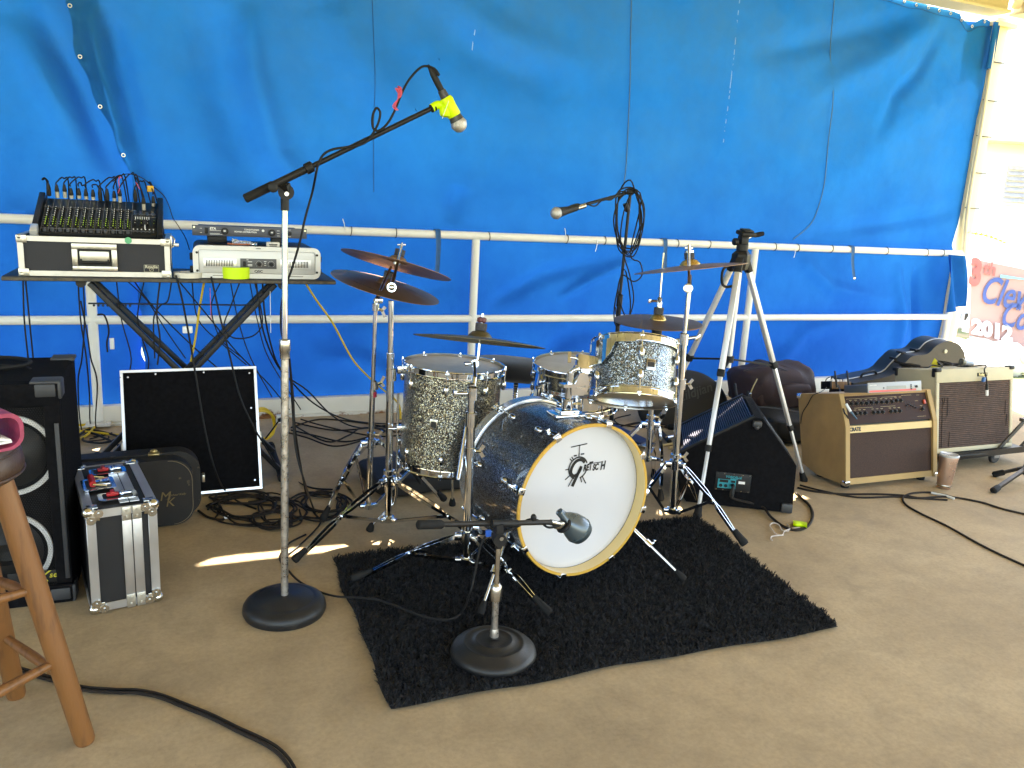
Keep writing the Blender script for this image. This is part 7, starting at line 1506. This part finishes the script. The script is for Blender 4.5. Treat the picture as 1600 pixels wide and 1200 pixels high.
part('strap', G().tube([yp(1183, 592, 3.76), yp(1177, 604, 3.73), yp(1172, 616, 3.71)], .004, 6), mat('tan_strap', (.3, .24, .12), .7), bg1); part('buckle', G().box(tuple(yp(1172, 618, 3.66)), (.02, .006, .03), .003).tube([yp(1172, 620, 3.65), yp(1164, 630, 3.65)], .003, 6), CHROME2, bg1)
part('strap', G().tube([yp(1148, 600, 3.75), yp(1152, 622, 3.68), yp(1162, 636, 3.66), yp(1170, 628, 3.66), yp(1168, 612, 3.7)], .010, 8), FAB, bg1)
part('zip', G().tube([yp(1162, 580, 3.80), yp(1200, 572, 3.78), yp(1240, 585, 3.80), yp(1250, 605, 3.8)], .003, 5), PRINT_B, bg1)
bg2 = thing('soft_bag', 'low black nylon bag on the floor under the brown backpack', 'bag', (3.4, 3.75, 0)); part('body', folds(soft((3.42, 3.72, .082), .34, .2, .082, 7, .4), 2, .02), FAB, bg2, sharp=180)
part('zip', G().tube([yp(1150, 640, 3.53), yp(1190, 636, 3.52), yp(1250, 644, 3.52)], .003, 5), GREYR, bg2)
bg3 = thing('cymbal_bag', 'round black cymbal bag with faint script leaning against the railing', 'bag', (2.87, 4.1, 0))
zc = yp(1078, 640, 4.1); nzb = V(-.25, -1, .55).normalized(); xb_ = V(1, -.25, 0).normalized(); Rb = .30; cb_ = V(2.87, 4.12, .10)
def cyb(u, v):
    a = 2*math.pi*u; r = Rb*math.sin(math.pi*v)**.5*1.; h = .05*math.cos(math.pi*v); ybv = nzb.cross(xb_)
    p = cb_+xb_*(r*math.cos(a))+ybv*(r*.82*math.sin(a))+nzb*h; p.z = max(p.z+.0, .004); return p+V(0, 0, .0)
part('body', folds(G().grid(cyb, 48, 16), 4, .012), FAB, bg3, sharp=180)
ybv = nzb.cross(xb_); ybv = ybv if ybv.z > 0 else -ybv
text('lettering', 'Zildjian', .085, planeM(cb_+nzb*.058-xb_*.06+ybv*.03, xb_+ybv*.35, ybv), mat('faint_grey_print', (.03, .032, .032), .6), bg3, .3, .001, .0006)
# folded hardware on the floor
q = fl(1075, 682); hw = thing('folded_hardware', 'folded chrome drum hardware lying on the floor behind the floor monitor', 'drum hardware', tuple(q))
pp = lambda x, y, z=.02: fl(x, y, z)
part('tube', G().cyl(pp(1042, 684, .03), pp(1110, 672, .03), .012, n=12), CHROME, hw); part('tube', G().cyl(pp(1060, 668, .05), pp(1098, 664, .05), .008, n=10), CHROME, hw); part('rubber_foot', G().lathe([(.01, -.03), (.018, -.02), (.02, .02), (.01, .03)], pp(1050, 667, .04), pp(1060, 667, .04)-pp(1050, 667, .04), 12, True, True), RUBBER, hw)
part('beater', G().cyl(pp(1030, 672, .02), pp(1046, 690, .02), .014, n=10), BLACK, hw); part('clamp', G().box(tuple(pp(1104, 676, .03)), (.03, .04, .03), .005).box(tuple(pp(1088, 662, .06)), (.03, .02, .02), .004), CHROME2, hw)
t = thing('drumsticks', 'pale yellow drumsticks lying beside the folded chrome hardware', 'drumsticks', tuple(pp(1060, 693))); STK = mat('pale_hickory', (.55, .42, .18), .5)
part('stick', G().cyl(pp(1035, 696, .01), pp(1098, 684, .012), .007, n=8), STK, t); part('stick', G().cyl(pp(1045, 700, .01), pp(1100, 689, .012), .007, n=8), STK, t)
# ================================================================ cables
Z = .0048
def F_(l, z=Z): return [fl(x, y, z) for x, y in l]
cable('black cable running from behind the floor monitor past the tan amplifier to the right edge', F_([(1246, 762), (1275, 768), (1320, 772), (1370, 772), (1410, 774), (1440, 778), (1480, 776), (1530, 784), (1570, 796), (1640, 812)]), .0052, CABLEB)
cable('black cable with white marking forming a loop and crossing to the right edge', F_([(1490, 777), (1460, 770), (1430, 770), (1412, 776), (1415, 788), (1440, 803), (1480, 822), (1530, 850), (1575, 872), (1650, 905)]), .0048, CABLEB)
solo('cable_label', G().tube(F_([(1455, 770), (1475, 774), (1491, 779)], .007), .0062, 8), mat('white_tape_label', (.55, .55, .53), .6), 'white printed sleeve on the looped cable before the steel tumbler', 'label')
cable('second black cable pressed along the right foreground cable near the tan amplifier', F_([(1250, 758), (1290, 768), (1340, 777), (1400, 776), (1425, 778), (1480, 781)]), .0045, CABLEB)
rn = random.Random(12)
def coil(label, cx, cy, rx, ry, turns, r=.0045, m=CABLEB, jit=.18, lead=None):
    pts = []; n = int(turns*10)
    for k in range(n):
        a = 2*math.pi*k/10; s = 1+rn.uniform(-jit, jit); pts.append(fl(cx+rx*s*math.cos(a)+rn.uniform(-3, 3), cy+ry*s*math.sin(a)+rn.uniform(-1, 1), Z+.0022*(k % 13)/3+.002))
    if lead: pts = [fl(x, y, Z) if len(q_) == 0 else V(*q_) for x, y, *q_ in lead]+pts
    return cable(label, pts, r, m, k=4)
coil('loose brown-black cable coil in front of the instrument case', 385, 790, 52, 17, 3.2, lead=[(325, 796), (340, 786)])
coil('black cable coil partly behind the tall microphone stand pole', 425, 812, 32, 13, 3.1)
coil('dark cable coil behind the left front cymbal stand leg', 510, 784, 36, 15, 3.4)
coil('wide thin cable loops spread in front of the leaning lid', 400, 796, 66, 22, 3.3, r=.0035, jit=.22)
coil('thin loops of cable between the two left cymbal stands and the stand pole', 488, 792, 44, 20, 3.2, r=.0036, jit=.2)
coil('loose thin cable curls under the right edge of the leaning lid', 440, 800, 34, 22, 2.2, r=.0036, jit=.25)
coil('small tight cable coil between the stand pole and the leaning lid', 375, 777, 44, 9, 2.3)
cable('cable end with a pale connector lying in front of the instrument case', F_([(310, 798), (325, 808), (345, 812), (352, 809)]), .005, CABLEB)
solo('connector', G().tube(F_([(350, 809), (357, 808)], .008), .007, 8), WHITE, 'pale connector tip on the floor in front of the instrument case', 'plug')
for i, l in enumerate(([(455, 668), (500, 655), (560, 660), (610, 668), (650, 672)], [(455, 672), (490, 680), (540, 690), (590, 678), (625, 665)], [(460, 660), (520, 672), (580, 668), (640, 660), (680, 668)], [(458, 664), (510, 690), (545, 680), (570, 668), (630, 676), (700, 672)], [(470, 655), (500, 664), (552, 676), (600, 682), (660, 676)], [(450, 676), (480, 684), (520, 697), (560, 690), (600, 674), (640, 668)])):
    cable('%s of six dark cables sprawling along the curb left of the floor tom' % ['nearest the curb', 'second', 'third', 'fourth', 'fifth', 'last'][i], F_(l, Z+.004*i), .0045, CABLEB, group='cables sprawling along the curb')
for i, l in enumerate(([(905, 652), (960, 662), (1010, 668), (1080, 664), (1140, 668), (1260, 690)], [(880, 656), (940, 672), (1000, 660), (1060, 672), (1130, 674), (1240, 680)], [(1100, 652), (1170, 668), (1240, 672), (1300, 676)], [(985, 648), (960, 655), (975, 665), (1010, 660), (1050, 668), (1062, 690), (1050, 705)])):
    cable('%s dark cable on the floor behind the rack tom and bags' % ['long straight', 'wavy', 'short right', 'curled'][i], F_(l, Z+.004*i), .004, CABLEB, group='cables behind the kit')
# hanging cables under the table
def hang(label, pxs_, ys, r=.0032, m=CABLE, floor_=None):
    P = [yp(x, y, Y) for (x, y), Y in zip(pxs_, ys)]
    if floor_: P += F_(floor_)
    return cable(label, P, r, m)
hang('pair of black cables hanging at the far left end of the table, left one', [(36, 438), (38, 500), (44, 560), (48, 600)], [3.6]*4); hang('pair of black cables hanging at the far left end of the table, right one', [(40, 438), (46, 500), (52, 560), (58, 610)], [3.65]*4)
hang('black cable hanging beside the left rail post to a heap on the floor', [(122, 440), (126, 500), (135, 560), (140, 620)], [3.8, 3.8, 3.8, 3.8], floor_=[(142, 664), (160, 678), (140, 686)])
hang('black cable hanging just left of the left rail post', [(130, 440), (132, 500), (128, 560), (122, 600)], [3.82]*4, floor_=[(128, 672), (150, 682), (175, 676)])
hang('black cable hanging across the left rail post', [(126, 470), (136, 520), (142, 560), (152, 600)], [3.7]*4, floor_=[(150, 668), (170, 684), (130, 690)])
hang('long black cable falling over the front of the leaning lid to the floor coil', [(275, 430), (285, 470), (298, 540), (308, 600), (322, 680), (338, 740)], [3.57, 3.55, 3.46, 3.42, 3.38, 3.36], .004, floor_=[(355, 770), (375, 785), (400, 795)])
hang('second long black cable falling over the right side of the leaning lid', [(330, 432), (345, 500), (360, 560), (375, 620), (398, 670), (410, 690)], [3.57, 3.55, 3.5, 3.44, 3.42, 3.42], .004, floor_=[(440, 735), (480, 760), (520, 765)])
hang('black cable curving right from the table behind the stand pole to the curb', [(410, 440), (415, 500), (430, 560), (450, 590), (490, 630), (540, 655)], [3.7, 3.7, 3.8, 3.9, 4.1, 4.2], .004, floor_=[(600, 662), (650, 660)])
hang('black cable swooping from the table to the curb further right', [(400, 440), (412, 520), (440, 580), (480, 610), (520, 650), (560, 668)], [3.75, 3.75, 3.9, 4.0, 4.05, 4.05], .004, floor_=[(620, 668), (660, 664)])
hang('black cable loop sagging under the right end of the table', [(375, 440), (360, 480), (350, 510), (365, 528), (395, 525), (410, 505), (405, 470), (398, 442)], [3.6]*8, .003)
hang('thin black cable crossing diagonally under the table', [(210, 440), (240, 480), (300, 540), (340, 575)], [3.75, 3.72, 3.7, 3.66], .003); hang('thin black cable crossing under the table from the middle', [(280, 440), (330, 500), (370, 550), (420, 600), (452, 640)], [3.7, 3.7, 3.8, 3.9, 4.0], .003)
hang('thin black lead dropping below the centre of the table', [(250, 440), (245, 490), (250, 530), (246, 570)], [3.6]*4, .0035, CABLEB); hang('black lead looping near the table ratchet bar', [(268, 440), (262, 470), (250, 478), (240, 500), (242, 560)], [3.62]*5, .003)
hang('black cable behind the tall stand pole curving to the yellow coil', [(440, 560), (450, 600), (446, 640), (430, 665), (415, 685)], [4.0, 4.0, 4.1, 4.15, 4.2], .004)
hang('long dark cable sagging from the stand pole to the floor coils', [(452, 560), (458, 620), (462, 680)], [3.0, 3.0, 3.0], .004, CABLEB, floor_=[(478, 770), (490, 800), (506, 815)])
# yellow extension cables
hang('yellow extension cable hanging straight below the table', [(319, 440), (312, 480), (305, 530), (298, 565)], [3.72, 3.72, 3.7, 3.7], .0048, YELLOW)
hang('yellow extension cable stretching down right from the table past the cymbal stands', [(476, 440), (495, 470), (520, 505), (550, 560), (575, 588), (600, 610), (622, 630), (626, 655)], [3.75, 3.8, 3.9, 3.95, 3.9, 3.7, 3.4, 3.3], .0048, YELLOW)
cable('yellow extension cable lying along the curb behind the speaker cabinet', F_([(110, 686), (140, 668), (165, 652), (200, 648), (260, 655), (340, 650), (400, 640)]), .0065, YELLOW); cable('second yellow cable strand in front of the left rail post', F_([(110, 672), (150, 676), (190, 680), (250, 684), (300, 690)], .01), .0065, YELLOW)
cable('third yellow cable strand curling beside the speaker cabinet', F_([(112, 664), (130, 664), (150, 660), (140, 676), (118, 690), (100, 700)], .014), .0065, YELLOW)
pts = []
for k in range(36): a = 2*math.pi*k/9; pts.append(yp(408+22*math.cos(a)*(1+.1*rn.uniform(-1, 1)), 664+24*math.sin(a)*(1+.15*rn.uniform(-1, 1)), 4.2+.06*math.cos(a)))
for p in pts: p.z = max(p.z, .006)
cable('coil of yellow extension cable behind the right edge of the leaning lid', pts, .006, YELLOW, k=4)
q = yp(436, 660, 4.25); q.z = max(q.z, .02); t = thing('power_plug', 'white power plug beside the yellow cable coil', 'plug', tuple(q)); part('body', G().box((0, 0, .02), (.03, .03, .045), .006), WHITE, t, L=True); part('collar', G().cyl((0, -.016, .02), (0, -.03, .02), .01, n=10), BLACK, t, L=True)
cable('dark heap of cable on the floor by the left rail post', F_([(115, 690), (135, 672), (165, 676), (185, 684), (160, 692), (130, 688), (140, 676), (175, 690), (190, 700)], .012), .006, CABLE)
# bungee, tag, strips
q = yp(160, 492, 3.85); t = thing('hanging_tag', 'short bungee cord with a white paper tag hanging by the left rail post', 'tag', tuple(q)); part('cord', G().tube([yp(x, y, 3.85) for x, y in ((152, 492), (162, 492), (168, 505), (170, 520), (167, 535), (168, 550))], .004, 6), CABLEB, t); part('tag', G().box(tuple(yp(175, 537, 3.85)), (.018, .003, .05), .001), WHITE, t)
t = thing('tape_scraps', 'white and pink tape scraps dangling from a cable under the table', 'tape', tuple(yp(330, 500, 3.6))); part('pink_strip', G().bar(yp(328, 450, 3.6), yp(330, 500, 3.6), .006, .002), PK, t); part('white_strip', G().bar(yp(422, 455, 3.6), yp(423, 520, 3.6), .007, .002), WHITE, t); part('white_plug', G().box(tuple(yp(293, 515, 3.62)), (.04, .02, .03), .004), WHITE, t)
for i, l in enumerate(([(182, 440), (190, 500), (205, 560), (196, 600)], [(225, 440), (215, 500), (232, 560), (228, 590)], [(300, 440), (310, 500), (350, 540), (385, 570)], [(360, 440), (372, 500), (392, 560), (425, 620)], [(390, 440), (402, 500), (420, 560), (470, 640)], [(345, 440), (330, 480), (345, 530), (380, 560)], [(200, 440), (230, 470), (262, 520), (290, 560)])):
    hang('%s of the thin dark leads tangled under the mixer table, counted from the left' % ['first', 'third', 'fourth', 'sixth', 'seventh', 'fifth', 'second'][i], l, [3.7+.03*i]*4, .0027, CABLE)
